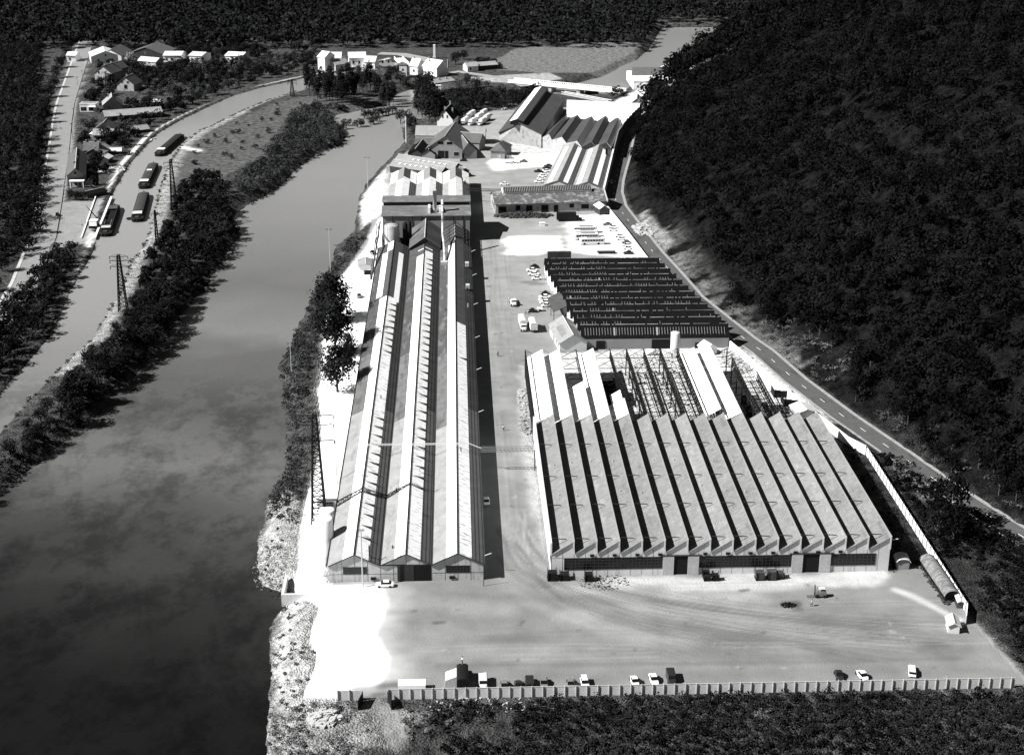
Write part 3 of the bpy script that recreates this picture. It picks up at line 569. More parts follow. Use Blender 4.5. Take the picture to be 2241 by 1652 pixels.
t3=thing('pipe_scaffold','open dark steel frame of pipes over the east shed roof','scaffold',(-.5,590,4))
fr=MB()
for yy in (580,585,590,595,601):
    for a_,b_ in (((-6.2,4.6),(-.5,9)),((-.5,9),(5.3,4.6))): fr.bar((a_[0],yy,a_[1]+.2),(b_[0],yy,b_[1]),.14,5)
for u in (-6.2,-3.3,-.5,2.4,5.3): fr.bar((u,579.2,9-abs(u+.5)*.75),(u,602.5,9-abs(u+.5)*.75),.12,5)
fr.build('frame',M_steel,t3)
gable('link_building','dark flat-pitched roof under the pipe frame at the east shed end','building',(-.5,579.3),(-.5,602),11.2,4.2,7.2,M_darkwall,M_dark2,oh=.3)
gable('link_building','low dark roof between silo and clerestory hall','building',(-24.4,592),(-24.4,602.5),11.5,4.0,5.0,M_darkwall,M_dark2,oh=.2)
# pipe rack slanting up beside the silo
rk=thing('conveyor','slanting pipe conveyor on trestles climbing beside the silo','conveyor',(-31.5,560,0))
c_=MB(); c_.bar((-31.8,540,3.5),(-30.8,596,10.5),.3,6); c_.bar((-32.5,540,3.5),(-31.5,596,10.5),.12,5)
for yy,zz in ((550,4.8),(565,6.7),(580,8.5),(594,10.2)): c_.bar((-32.8,yy,0),(-32.2,yy,zz),.12,5); c_.bar((-31.2,yy,0),(-31.6,yy,zz),.12,5)
c_.build('pipes',M_steel,rk)
# ---- 3. white triple-roofed hall behind it
t=thing('triple_roof_hall','low hall with three bright white pitched roofs behind the clerestory hall','hall',(-12,632,0))
ya,yb=630.2,702.0; x0,x1=-30,6
prof=[(x0,-.5),(x1,-.5),(x1,5.4),(0,8.4),(-6,5.4),(-12,8.4),(-18,5.4),(-24,8.4),(x0,5.4)]
MB().loft([(x,ya,z) for x,z in prof],[(x,yb,z) for x,z in prof]).build('wall',M_lime,t)
for k,rx in enumerate((-24,-12,0)):
    def sb(u0,u1,a_,b_,m,lift=.04,nm='roof_slope'):
        za,zb_=8.4-abs(u0)*.5+lift,8.4-abs(u1)*.5+lift
        MB().loft([(rx+u0,a_,za),(rx+u1,a_,zb_),(rx+u1,a_,zb_+.14),(rx+u0,a_,za+.14)],[(rx+u0,b_,za),(rx+u1,b_,zb_),(rx+u1,b_,zb_+.14),(rx+u0,b_,za+.14)]).build(nm,m,t)
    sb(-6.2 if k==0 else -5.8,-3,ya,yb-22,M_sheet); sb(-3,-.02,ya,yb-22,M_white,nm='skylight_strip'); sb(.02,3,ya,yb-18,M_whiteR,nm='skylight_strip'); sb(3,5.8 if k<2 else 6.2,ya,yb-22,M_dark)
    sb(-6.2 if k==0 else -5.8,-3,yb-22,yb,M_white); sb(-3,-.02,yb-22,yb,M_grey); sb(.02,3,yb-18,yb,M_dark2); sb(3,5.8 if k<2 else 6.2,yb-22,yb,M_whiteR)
MB().bar((3,680,6.4),(3,680,8.6),.3,8).build('flue',M_steel,t)
MB().box(4,4.6,676,676.6,6,8).build('roof_box',M_steel,t)
# ---- 4. two slanting low sheds
for (lab,a_,b_) in (('slanting low shed with a pale ribbed roof, the nearer of two',(-5.2,713.6),(-30,731)),('slanting low shed with a grey ribbed roof, behind its twin',(1,722),(-28,743))):
    tt,at,zb=gable('slanting_shed',lab,'shed',a_,b_,7.6,3.4,5.6,M_darkwall,mat('ribbed_pale_roof',.26,noise=((.3,.2),(2,.2)),stripes=[((.75,-.66,0),1.1,.35,.7)]),oh=.3,group='slanting low sheds')
    for v in np.arange(6,28,3.2):
        c=at(-1.9,v); MB().obox(c,(.84,.54),.9,1.6,4.7,4.95).build('rooflight',M_white,tt)
gable('lean_to','small dark gabled lean-to at the end of the slanting sheds','shed',(4.5,717.5),(-.5,724.5),5,2.8,4.2,M_darkwall,M_tile,oh=.2)
# ---- 5. brick works building with crossing gables
tt,at,zb=gable('brick_workshop','broad tiled workshop with a large front gable and two shutter windows','workshop',(-5.4,758),(0,795),18.5,5.0,11.2,M_brick,M_tile,oh=.7,ohe=.6,
   wins=[('f',-2.0,7.2,3.0,1.5),('f',2.6,7.2,3.0,1.5),('f',-6.2,1.6,2.6,1.9),('f',6.0,1.6,2.6,1.9)],doors=[('f',-1.9,3.2,4.0),('f',.9,1.7,4)])
gable('brick_wing','short tiled wing at the right side of the workshop','wing',(6.5,756.5),(3.5,776),9,4.2,8,M_brick,M_tile,oh=.3,wins=[('f',-2.5,.2,1.4,3.2)],WL=3)
gable('brick_wing','second tiled wing stepping back behind the first','wing',(14,779),(1,784),9,4.4,8.2,M_brick,M_tile,oh=.4)
gable('long_tiled_shed','long tiled roof running behind the brick workshop','shed',(-20.5,800),(16,797),11,4.6,8.2,M_brick,M_tileL,oh=.6,wins=[('r',20,1,2,1.5)])
gable('tiled_shed','low tiled building in front of the long tiled shed','shed',(-20.5,784),(-3,783),11,3.2,5.4,M_brick,M_tile,oh=.4)
gable('dark_lean_shed','black-roofed narrow shed nearer the river','shed',(-20.4,759),(-17,782),7.5,2.6,4.8,M_darkwall,M_tileD,oh=.4,group='black-roofed narrow sheds')
gable('dark_lean_shed','black-roofed narrow shed nearer the brick workshop','shed',(-13.6,757),(-10.5,779),6.5,2.6,4.8,M_brick,M_tileD,oh=.4,group='black-roofed narrow sheds')
gable('white_house','tall white gabled house with chimneys above the tiled sheds','house',(-5.6,838),(-2.2,856),9.0,4.2,9.6,M_whitewall,M_tileD,oh=.3,wins=[('f',-1.3,5.2,.7,1.5),('f',1.3,5.2,.7,1.5)],chim=[(0,.6,1.6),(0,16,1.8),(2.6,9,-.6)])
# ---- 6. gate lodge
t=thing('gate_lodge','small hipped lodge with a tiled roof and one door','lodge',(21.4,757,0))
A=[(17.9,757.3),(25,755.7),(29,770),(21.9,771.6)]
MB().loft([(x,y,-.3) for x,y in A],[(x,y,4.1) for x,y in A]).build('wall',M_brick,t)
B=[(17.2,756.7),(25.5,754.8),(29.8,770.6),(21.4,772.4)]; z_=4.12
r1,r2=(22.3,761.2,7.2),(24.4,767.6,7.2); m_=MB(); V=[(x,y,z_) for x,y in B]+[r1,r2]; m_.v=V; m_.f=[(0,1,4),(1,2,5,4),(2,3,5),(3,0,4,5),(3,2,1,0)]; m_.build('roof',M_tile,t)
MB().obox((22.6,756.15),unit(A[0],A[1])[0],1.3,.12,0,2.4).build('door',M_wood,t)
# ---- 7. large hall with the bright ridge lantern
def pt(k,x,y,z): a_=g(k,x,y,z); return (a_[0],a_[1],z)
t=thing('great_hall','largest gabled hall with a bright ridge skylight beyond the yard','hall',(34,784,0))
FL,FP,FR=(23.7,802,3.9),pt('c',580,640,12.2),pt('c',750,730,7.2); BL,BP,BR=(46,918,3.9),(51,884,12.2),pt('c',925,455,7.2)
dn=lambda p:(p[0],p[1],-.4)
MB().loft([dn(FL),dn(FR),FR,FP,FL],[dn(BL),dn(BR),BR,BP,BL]).build('wall',M_lime,t)
up=lambda p,h,dx=0,dy=0:(p[0]+dx,p[1]+dy,p[2]+h)
MB().loft([up(FL,-.1,-.8,-.6),up(FP,.05,-.2,-.9),up(FP,.35,-.2,-.9),up(FL,.2,-.8,-.6)],[up(BL,-.1,-.8,.6),up(BP,.05,.2,.9),up(BP,.35,.2,.9),up(BL,.2,-.8,.6)]).build('roof',mat('great_roof',.06,noise=((.1,.2),(1.5,.2)),stripes=[((.17,-.98,0),1.2,.3,.8)]),t)
MB().loft([up(FP,.05,-.2,-.9),up(FR,-.1,.5,-.8),up(FR,.2,.5,-.8),up(FP,.35,-.2,-.9)],[up(BP,.05,.2,.9),up(BR,-.1,.5,.6),up(BR,.2,.5,.6),up(BP,.35,.2,.9)]).build('roof',M_dark2,t)
ax_=Vector((BP[0]-FP[0],BP[1]-FP[1])).normalized()
lt=MB(); la=(FP[0]-1.4,FP[1]+.2); lb=(BP[0]-.2,BP[1]-1)
lt.extr([(-3.6,11.3),(3.2,11.3),(3.2,13.0),(0,14.3),(-3.6,13.0)],la,lb); ln=lt.build('lantern',M_black,t)
MB().extr([(-3.9,13.0),(0,14.38),(0,14.5),(-3.9,13.12)],la,lb).build('skylight',M_white,ln); MB().extr([(0,14.34),(3.4,13.0),(3.4,13.12),(0,14.46)],la,lb).build('roof',M_dark2,ln)
for i,(cx,cy,w_,h_) in enumerate(((868,795,2.6,3.4),(800,800,1.6,1.2),(1000,832,3.2,2.6),(895,805,2.5,3.2))):
    pass
fd,fl=unit(FL,FR)
for v,z1,w_,h_ in ((13.5,1.0,2.6,3.3),(8.2,1.8,1.4,1.2),(23.5,0,2.9,2.6)):
    c=(FL[0]+fd.x*v+.05*fd.y*-1,FL[1]+fd.y*v-.08); c=(FL[0]+fd.x*v-.08*-fd.y*-1,FL[1]+fd.y*v-.12)
    f=MB().obox(c,fd,w_+.3,.1,z1-.1,z1+h_+.15).build('window',M_conc,t); MB().obox((c[0]-.08*.7,c[1]-.08),fd,w_,.06,z1,z1+h_).build('pane',mat('boarded_pane',.28),f)
MB().loft([(FL[0]-.15,FL[1]-.15,3.8),(FR[0]-.15,FR[1]-.15,3.8),(FR[0]-.15,FR[1]-.15,4.0),(FL[0]-.15,FL[1]-.15,4.0)],[(FL[0],FL[1],3.8),(FR[0],FR[1],3.8),(FR[0],FR[1],4.0),(FL[0],FL[1],4.0)]).build('string_course',M_conc,t)
# ---- 8. four dark pitched bays and the white sawtooth behind, along the road
t=thing('sawtooth_works','four dark ridged bays with white gutters beside the great hall','works',(65,760,0))
F_=[(750,730,7.0),(830,770,5.4),(945,795,5.4),(1065,830,5.4),(1180,830,5.4),(1300,835,5.4)]
valF=[pt('c',x,y,z) for x,y,z in F_]
Bv=[(925,455,7.0),(955,572,8.2),(1070,577,8.2),(1180,590,8.2),(1290,577,8.2),(1385,615,7.4)]
valB=[pt('c',x,y,z) for x,y,z in Bv]; valB[0]=(62.2,835,7.0)
for i in range(5):
    a0,a1,b0,b1=valF[i],valF[i+1],valB[i],valB[i+1]
    q=.30
    ra=(a0[0]*q+a1[0]*(1-q),a0[1]*q+a1[1]*(1-q),7.9); rb=(b0[0]*q+b1[0]*(1-q),b0[1]*q+b1[1]*(1-q),8.1)
    lo=lambda p:(p[0],p[1],5.2)
    A_=[dn(a0),dn(a1),lo(a1),ra,lo(a0)]; B_=[dn(b0),dn(b1),lo(b1),rb,lo(b0)]
    MB().loft(A_,B_).build('wall',M_lime if i<3 else M_darkwall,t)
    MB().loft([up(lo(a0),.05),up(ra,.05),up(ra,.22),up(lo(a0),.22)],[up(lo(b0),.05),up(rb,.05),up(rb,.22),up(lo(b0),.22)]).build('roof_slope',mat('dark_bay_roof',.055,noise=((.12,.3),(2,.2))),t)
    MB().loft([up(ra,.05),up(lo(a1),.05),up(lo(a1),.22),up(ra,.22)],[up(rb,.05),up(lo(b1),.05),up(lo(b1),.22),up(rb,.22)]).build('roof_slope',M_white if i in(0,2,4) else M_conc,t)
t=thing('white_roof_works','blinding white sawtooth roofs behind the dark ridged bays','works',(80,835,0))
WFL,WFR=(62.3,836),(92,815); WBL,WBR=(65,872),(106,860)
nb=6
for i in range(nb):
    f0=i/nb; f1=(i+1)/nb; lp=lambda A,B,s,z:(A[0]+(B[0]-A[0])*s,A[1]+(B[1]-A[1])*s,z)
    a0=lp(WFL,WBL,f0,5.6); a1=lp(WFR,WBR,f0,5.6); b0=lp(WFL,WBL,f1,7.6); b1=lp(WFR,WBR,f1,7.6); bb0=lp(WFL,WBL,f1,5.6); bb1=lp(WFR,WBR,f1,5.6)
    e=.004*i
    MB().loft([(a0[0],a0[1],-.4),(b0[0],b0[1],-.4),b0,a0],[(a1[0],a1[1],-.4),(b1[0],b1[1],-.4),b1,a1]).build('wall',M_darkwall if i%2 else M_darkwall,t)
    MB().loft([up(a0,.05+e),up(b0,.05+e),up(b0,.2+e),up(a0,.2+e)],[up(a1,.05+e,.3),up(b1,.05+e,.3),up(b1,.2+e,.3),up(a1,.2+e,.3)]).build('roof_slope',M_white,t)
    MB().bar((b1[0]+.3,b1[1],5.2),(b1[0]+.3,b1[1],8),.25,4).build('end_fin',M_conc,t)
MB().loft([(WBL[0],WBL[1]+.1,5),(WBR[0],WBR[1]+.1,5),(WBR[0],WBR[1]+.1,8.4),(WBL[0],WBL[1]+.1,8.4)],[(WBL[0],WBL[1]+.5,5),(WBR[0],WBR[1]+.5,5),(WBR[0],WBR[1]+.5,8.4),(WBL[0],WBL[1]+.5,8.4)]).build('parapet',M_white,t)
gable('small_gable_building','small grey gable peeping over the white roof by the hill','building',g('t5',700,1060,5),(g('t5',640,980,6)[0]+3,895),9,4,7.6,M_grey,M_greyf,oh=.2)
# ---- 9. double-gable shed with bright strips
t=thing('double_gable_shed','twin-ridged shed with four bright skylight strips leaning along the road','shed',(53,680,0))
Lf,Rf=(40.4,683),(67.2,676.5); Lb,Rb=(55.5,767),(79.5,756)
def PQ(s,v,z): 
    a_=(Lf[0]+(Rf[0]-Lf[0])*s,Lf[1]+(Rf[1]-Lf[1])*s); b_=(Lb[0]+(Rb[0]-Lb[0])*s,Lb[1]+(Rb[1]-Lb[1])*s)
    return (a_[0]+(b_[0]-a_[0])*v,a_[1]+(b_[1]-a_[1])*v,z)
def zr(s): return 4+2.6*(1-abs((s*2)%1-.5)*2) if s<1 else 4
def row(v,ss,dz=0,extra=()): return [PQ(s,v,zr(s)+dz) for s in ss]
A_=[PQ(0,0,-.4),PQ(1,0,-.4),PQ(1,0,4),PQ(.75,0,6.6),PQ(.5,0,4),PQ(.25,0,6.6),PQ(0,0,4)]
B_=[PQ(0,1,-.4),PQ(1,1,-.4),PQ(1,1,4),PQ(.75,1,6.6),PQ(.5,1,4),PQ(.25,1,6.6),PQ(0,1,4)]
MB().loft(A_,B_).build('wall',M_lime,t)
def zz(s): 
    u=s%.5; return 4+2.6*(1-abs(u-.25)/.25)
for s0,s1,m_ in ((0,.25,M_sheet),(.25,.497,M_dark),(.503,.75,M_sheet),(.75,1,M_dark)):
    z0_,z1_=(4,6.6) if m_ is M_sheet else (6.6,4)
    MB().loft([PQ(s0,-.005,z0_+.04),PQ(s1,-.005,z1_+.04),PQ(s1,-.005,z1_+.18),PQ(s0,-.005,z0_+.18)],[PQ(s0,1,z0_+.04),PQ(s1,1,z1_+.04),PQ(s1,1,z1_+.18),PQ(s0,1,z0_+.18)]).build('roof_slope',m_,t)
for s0,s1 in ((.06,.145),(.335,.415),(.56,.64),(.84,.925)):
    z0_,z1_=zz(s0),zz(s1)
    MB().loft([PQ(s0,.02,z0_+.2),PQ(s1,.02,z1_+.2),PQ(s1,.02,z1_+.26),PQ(s0,.02,z0_+.26)],[PQ(s0,.93,z0_+.2),PQ(s1,.93,z1_+.2),PQ(s1,.93,z1_+.26),PQ(s0,.93,z0_+.26)]).build('skylight_strip',M_white,t)
c=PQ(.93,.82,5); MB().box(c[0]-.5,c[0]+.5,c[1]-.5,c[1]+.5,4.4,8).build('flue',M_black,t)
MB().loft([PQ(1.02,-.06,0),PQ(1.05,-.06,0),PQ(1.05,-.06,4.9),PQ(1.02,-.06,4.9)],[PQ(1.02,1,0),PQ(1.05,1,0),PQ(1.05,1,4.9),PQ(1.02,1,4.9)]).build('parapet_wall',M_whitewall,t)
# road-side retaining wall with fins
rw=thing('road_wall','tall grey buttressed wall between the works and the hill road','wall',(80,770,0))
RW=[PQ(1.05,1.0,0)[:2],(86.5,792),(91.5,812),(98.5,836),(107,861)]
for i in range(len(RW)-1):
    d_,l_=unit(RW[i],RW[i+1]); c=((RW[i][0]+RW[i+1][0])/2,(RW[i][1]+RW[i+1][1])/2); MB().obox(c,d_,l_-.02,.5,-.3,6.2+i*.3).build('wall_panel',M_grey,rw)
# ---- 10. lantern-roofed workshop across the yard
t=thing('lantern_workshop','wide workshop with mossy roof, ridge lantern and open bays at its front','workshop',(41,650,0))
FLg,FRg=(17.4,647),(66.8,651.5); d_,l_=unit(FLg,FRg); nx,ny=-d_.y,d_.x
def WP(u,v,z): return (FLg[0]+d_.x*u+nx*v,FLg[1]+d_.y*u+ny*v,z)
P=[(0,-.4),(18,-.4),(18,4.4),(9,7.7),(0,4.4)]
MB().loft([WP(0,v,z) for v,z in P],[WP(l_,v,z) for v,z in P]).build('wall',M_lime,t)
MB().loft([WP(-.5,-.7,4.2),WP(-.5,9,7.75),WP(-.5,9,7.98),WP(-.5,-.7,4.4)],[WP(l_+.5,-.7,4.2),WP(l_+.5,9,7.75),WP(l_+.5,9,7.98),WP(l_+.5,-.7,4.4)]).build('roof',M_moss,t)
MB().loft([WP(-.5,9,7.75),WP(-.5,18.7,4.2),WP(-.5,18.7,4.4),WP(-.5,9,7.98)],[WP(l_+.5,9,7.75),WP(l_+.5,18.7,4.2),WP(l_+.5,18.7,4.4),WP(l_+.5,9,7.98)]).build('roof',M_moss,t)
ln=MB().loft([WP(4,6.6,7.2),WP(4,11.4,7.2),WP(4,11.4,8.6),WP(4,9,9.6),WP(4,6.6,8.0)],[WP(44,6.6,7.2),WP(44,11.4,7.2),WP(44,11.4,8.6),WP(44,9,9.6),WP(44,6.6,8.0)]).build('lantern',M_whitewall,t)
MB().loft([WP(4.3,6.4,8.0),WP(4.3,9,9.68),WP(4.3,9,9.8),WP(4.3,6.4,8.12)],[WP(43.8,6.4,8.0),WP(43.8,9,9.68),WP(43.8,9,9.8),WP(43.8,6.4,8.12)]).build('lantern_glazing',M_glass,ln)
f=MB()
for i in range(52): u=4.5+i*.77; f.loft([WP(u,6.4,8.13),WP(u+.3,6.4,8.13),WP(u+.3,9,9.81),WP(u,9,9.81)],[WP(u,6.4,8.2),WP(u+.3,6.4,8.2),WP(u+.3,9,9.88),WP(u,9,9.88)])
f.build('glazing_bars',M_grey,ln)
MB().loft([WP(l_+.1,-.9,4.1),WP(l_+.1,9,8.0),WP(l_+.1,9,8.5),WP(l_+.1,-.9,4.7)],[WP(l_+.6,-.9,4.1),WP(l_+.6,9,8.0),WP(l_+.6,9,8.5),WP(l_+.6,-.9,4.7)]).build('gable_coping',M_conc,t)
for u,w_,h_,b_ in ((3,3.6,3.2,0),(10,2,2.2,1.4),(15,2.8,3.4,0),(22,3.2,3.4,0),(27,2.0,3.2,0),(34,2,1.8,1.8),(40,3.4,2.0,1.2),(45.5,2.6,3.4,0)):
    c=WP(u,-.06,0); MB().obox((c[0],c[1]),d_,w_,.1,b_,b_+h_).build('doorway' if b_==0 else 'window',M_black,t)
for v,w_ in ((4,1.6),(8,1.6),(12,1.6)):
    c=WP(-.06,v,0); MB().obox((c[0],c[1]),(nx,ny),w_,.1,1.2,3.2).build('window',M_glass,t)
gable('guard_hut','small dark hut with a bright tin roof at the yard corner','hut',(65.1,644.1),(62.8,652.5),4,2.9,4.2,M_darkwall,M_white,oh=.3)
# ---- 11. black north-light factory
t=thing('north_light_factory','old black-tiled north-light factory with twelve ridges','factory',(60,472,0))
mat('thin_bars2',.25); n=12; ys=np.linspace(471.0,556.3,n+1); xl=lambda y:41.6-(y-466)*.096; xr=lambda y:90.3-(y-470)*.168
zv,zrg=3.5,7.1
for i in range(n):
    yv=ys[i]-.8; yr=ys[i]+3.0; yn=ys[i+1]-.8
    L0,L1=xl(yr),xl(yn); xa,xb=xl(yv),xr(yv)
    MB().loft([(xa,yv,-.4),(xa,yn-.01,-.4),(xa,yn-.01,zv),(xa,yr,zrg),(xa,yv,zv)],[(xb,yv,-.4),(xb,yn-.01,-.4),(xb,yn-.01,zv),(xb,yr,zrg),(xb,yv,zv)]).build('wall',M_whitewall if i>0 else M_grey,t)
    xa-=.25; xb+=.25
    sl_=(zrg-zv)/(yr-yv)
    # glazed slope facing the viewer, tiled back slope
    g0,g1=(.8,2.9) if i==0 else (.15,2.75)
    MB().loft([(xa,yv,zv+.06),(xa,yr,zrg+.06),(xa,yr,zrg+.18),(xa,yv,zv+.18)],[(xb,yv,zv+.06),(xb,yr,zrg+.06),(xb,yr,zrg+.18),(xb,yv,zv+.18)]).build('tiled_slope',M_tileD,t)
    MB().loft([(xa,yr,zrg+.05),(xa,yn-.05,zv+.05),(xa,yn-.05,zv+.2),(xa,yr,zrg+.2)],[(xb,yr,zrg+.05),(xb,yn-.05,zv+.05),(xb,yn-.05,zv+.2),(xb,yr,zrg+.2)]).build('tiled_slope',M_tileD,t)
    gl=MB(); br=MB()
    gx0,gx1=xa+1.4,xb-1; 
    gl.loft([(gx0,yv+g0,zv+g0*sl_+.2),(gx0,yv+g1,zv+g1*sl_+.2),(gx0,yv+g1,zv+g1*sl_+.24),(gx0,yv+g0,zv+g0*sl_+.24)],[(gx1,yv+g0,zv+g0*sl_+.2),(gx1,yv+g1,zv+g1*sl_+.2),(gx1,yv+g1,zv+g1*sl_+.24),(gx1,yv+g0,zv+g0*sl_+.24)])
    gp=gl.build('north_light',M_glass,t)
    xx=gx0
    while xx<gx1:
        if i==0 or random.random()<(.62 if (xx<56 or i in(4,7,8)) else .1):
            tw=.11 if random.random()<.975 else .6
            a0=g0+random.random()*.3; br.loft([(xx,yv+a0,zv+a0*sl_+.25),(xx+tw,yv+a0,zv+a0*sl_+.25),(xx+tw,yv+g1,zv+g1*sl_+.25),(xx,yv+g1,zv+g1*sl_+.25)],[(xx,yv+a0,zv+a0*sl_+.3),(xx+tw,yv+a0,zv+a0*sl_+.3),(xx+tw,yv+g1,zv+g1*sl_+.3),(xx,yv+g1,zv+g1*sl_+.3)])
        xx+=.95
    br.build('glazing_bars',mat('thin_bars',.2) if i else MATS['thin_bars2'],gp)
    rc_=MB(); xx=xa
    lim=xb
    while xx<lim-.6:
        if random.random()<.8: rc_.box(xx,xx+.55,yr-.16,yr+.14,zrg+.16,zrg+.34)
        xx+=.62
    rc_.build('ridge_tiles',mat('ridge_tile',.2,noise=((.12,1.2),(2,.5))),t)
MB().box(xl(556)+2,xl(556)+11,556.2,557.8,5.6,8.6).build('ridge_box',M_darkwall,t)
for u,w_,h_ in ((46,3,3),(64.5,8,3.3),(79,5,2.0)): MB().box(u,u+w_,470.02,470.14,0.0,h_).build('doorway',M_black,t)
for yy in (548,527,506): MB().box(xl(yy)-.45,xl(yy)-.3,yy,yy+1.6,0,2.6).build('door',M_grey,t)
# cottage with painted roof lettering (too worn to read)
tt,at,zb=gable('yard_office','gabled office with worn painted lettering on its tiled roof','office',(38.2,467.6),(36.0,487),9,3.3,6.0,M_greyf,M_tileL,oh=.5,wins=[('l',3,1,1.1,1.4),('l',6.5,1,1.1,1.4),('l',11,.3,1.2,2.2)])
lt_=MB(); dd,LL=unit((38.2,467.6),(36.0,487)); 
for i,w_ in enumerate((.35,.2,.18,.5,.15,.2,.15,.15,.22,.15,.4,.35,.18,.15,.4,.15,.2,.15,.15)):
    v=3.6+i*.56
    for (ua,ub) in (((-3.4,-1.3),) if i%3 else ((-3.4,-1.9),)):
        a_=at(ua,v); b_=at(ub,v); za=6.0+ua*.6+.28; zb_=6.0+ub*.6+.28; c_=at(ua,v+w_); e_=at(ub,v+w_)
        lt_.loft([(a_[0],a_[1],za),(c_[0],c_[1],za),(e_[0],e_[1],zb_),(b_[0],b_[1],zb_)],[(a_[0],a_[1],za+.02),(c_[0],c_[1],za+.02),(e_[0],e_[1],zb_+.02),(b_[0],b_[1],zb_+.02)])
lt_.build('painted_lettering',M_grey,[c for c in tt.children if c.name.startswith('roof')][0])
cn=thing('canopy','flat dark felted canopy on posts beside the black factory','canopy',(35,507,0))
CP=[g('f',385,490,4.0),g('f',485,440,5.2),g('f',550,550,5.2),g('f',430,600,4.0)]; zz_=[4.0,5.2,5.2,4.0]
MB().loft([(p[0],p[1],z) for p,z in zip(CP,zz_)],[(p[0],p[1],z+.2) for p,z in zip(CP,zz_)]).build('roof',mat('felt_canopy',.07,noise=((.4,.2),(2,.2))),cn)
for p,z in ((CP[0],4),(CP[3],4),(((CP[0][0]+CP[3][0])/2,(CP[0][1]+CP[3][1])/2),4),(CP[2],5.2)): MB().bar((p[0]+.3,p[1]+.3,-.2),(p[0]+.3,p[1]+.3,z+.05),.12,5).build('post',M_steel,cn)
# ---- 12. big modern sawtooth hall
t=thing('sawtooth_hall','big modern hall with fifteen grey sawtooth roof bays and ribbon windows','factory hall',(61,313.8,0))
X0,NB,SP=21.3,15,5.33; YA,YB=313.8,391.2; X1=X0+NB*SP; zlo,zhi=5.7,8.9
sp_=[(X0,-.4),(X1,-.4)]
top=[]
for j in range(NB,0,-1): xr_=X0+j*SP; top+=[(xr_,zhi),(xr_-SP+.28,zlo)]
sp_+= [(X1,zhi)]+top[1:]+[(X0+.02,zlo)]
MB().loft([(x,YA,z) for x,z in sp_],[(x,YB,z) for x,z in sp_]).build('wall',M_greyf,t)
MB().box(X0-.22,X0+.2,YA-.1,YB,zlo-.2,zhi-.1).build('parapet',M_greyf,t)
MB().box(X0-.3,X0-.23,YA-.1,YB,3.2,zhi-.3).build('west_cladding',M_white,t)
for j in range(NB):
    xa=X0+j*SP+.3; xb=X0+(j+1)*SP-.02
    MB().loft([(xa,YA-.25,zlo+.03),(xb,YA-.25,zhi+.03),(xb,YA-.25,zhi+.2),(xa,YA-.25,zlo+.2)],[(xa,YB,zlo+.03),(xb,YB,zhi+.03),(xb,YB,zhi+.2),(xa,YB,zlo+.2)]).build('roof_slope',(M_hall,M_hallC,M_hallB,M_hall,M_hallB)[(j*3)%5],t)
    MB().box(xb-.12,xb+.16,YA-.3,YB+.1,zhi+.2,zhi+.38).build('ridge_cap',mat('ridge_flashing',.27,noise=((.5,.15),)),t)
    MB().box(xb+.03,xb+.1,YA+.1,YB-.1,zlo+.5,zhi-.2).build('glazing',M_glass,t)
    MB().box(xb-.25,xb+.12,YA-.32,YA-.2,zlo+.2,zhi+.4).build('end_post',M_greyf,t)
st=0
for yy in (316.0,334.2,351.0,371.5):     # struts bracing each ridge
    for j in range(NB):
        xr_=X0+j*SP+ .1
        MB().bar((xr_+.1,yy,zhi-.1),(xr_+3.6,yy,zhi-.35),.12,4).build('strut',M_steel,t); st+=1
for (px,py) in [(435,588),(475,828),(572,560),(615,820),(725,545),(900,552),(957,790),(1125,800),(1218,545),(1380,545),(1685,548),(1845,548),(1785,785),(1940,785),(1595,738),(838,350),(1003,340),(1440,345),(370,305),(815,300)]:
    c=g('n',px,py,7.2); u=((c[0]-X0)%SP)/SP; z_=zlo+(zhi-zlo)*u
    MB().bar((c[0],c[1],z_),(c[0],c[1],z_+.75),.15,6).build('roof_vent',M_conc,t)
# front wall detail
jt=MB()
for i in range(2*NB+1):
    xx=X0+i*SP/2
    if not(50.3<xx<53.4 or 80.8<xx<84.6): jt.box(xx-.03,xx+.03,YA-.03,YA+.01,0,(zlo+.1 if i%2==0 else zlo+1.2))
jt.box(X0,24.3,YA-.035,YA+.01,4.75,4.82); jt.build('panel_joints',M_grey,t)
for xa,xb in ((24.4,47.6),(56.0,78.3),(87.4,98.0)):
    w_=MB(); nn=int((xb-xa)/.89)
    for i in range(nn+1): w_.box(xa+i*(xb-xa)/nn-.035,xa+i*(xb-xa)/nn+.035,YA-.1,YA-.02,1.7,4.75)
    for z_ in (1.7,2.5,3.3,4.1,4.72): w_.box(xa,xb,YA-.09,YA-.02,z_-.02,z_+.03)
    f=w_.build('ribbon_window',mat('dark_window_bars',.05),t); MB().box(xa,xb,YA-.05,YA-.015,1.7,4.75).build('pane',M_glass,f)
for xa,xb in ((50.2,53.5),(80.7,84.7)):
    MB().box(xa,xb,YA-.06,YA-.01,0,4.8).build('doorway',M_black,t); MB().box(xa-2.6,xa,YA-.3,YA-.12,0,4.9).build('sliding_door',M_conc,t); MB().box(xb,xb+2.6,YA-.3,YA-.12,0,4.9).build('sliding_door',M_conc,t)
    MB().box(xa-3.2,xb+3.2,YA-.35,YA-.02,4.92,5.15).build('door_rail',M_steel,t)
for j in (2,3,4,5,7,8,9,10,11,12,13):
    if j in (6,): continue
    xx=X0+j*SP-1.1; MB().box(xx-.45,xx+.45,YA-.3,YA-.03,5.1,5.65).build('wall_vent',M_black,t)
MB().bar((X1+.1,YA+.6,7.9),(X1+1.8,YA+.3,8.3),.12,5).build('lamp_bracket',M_met,t)
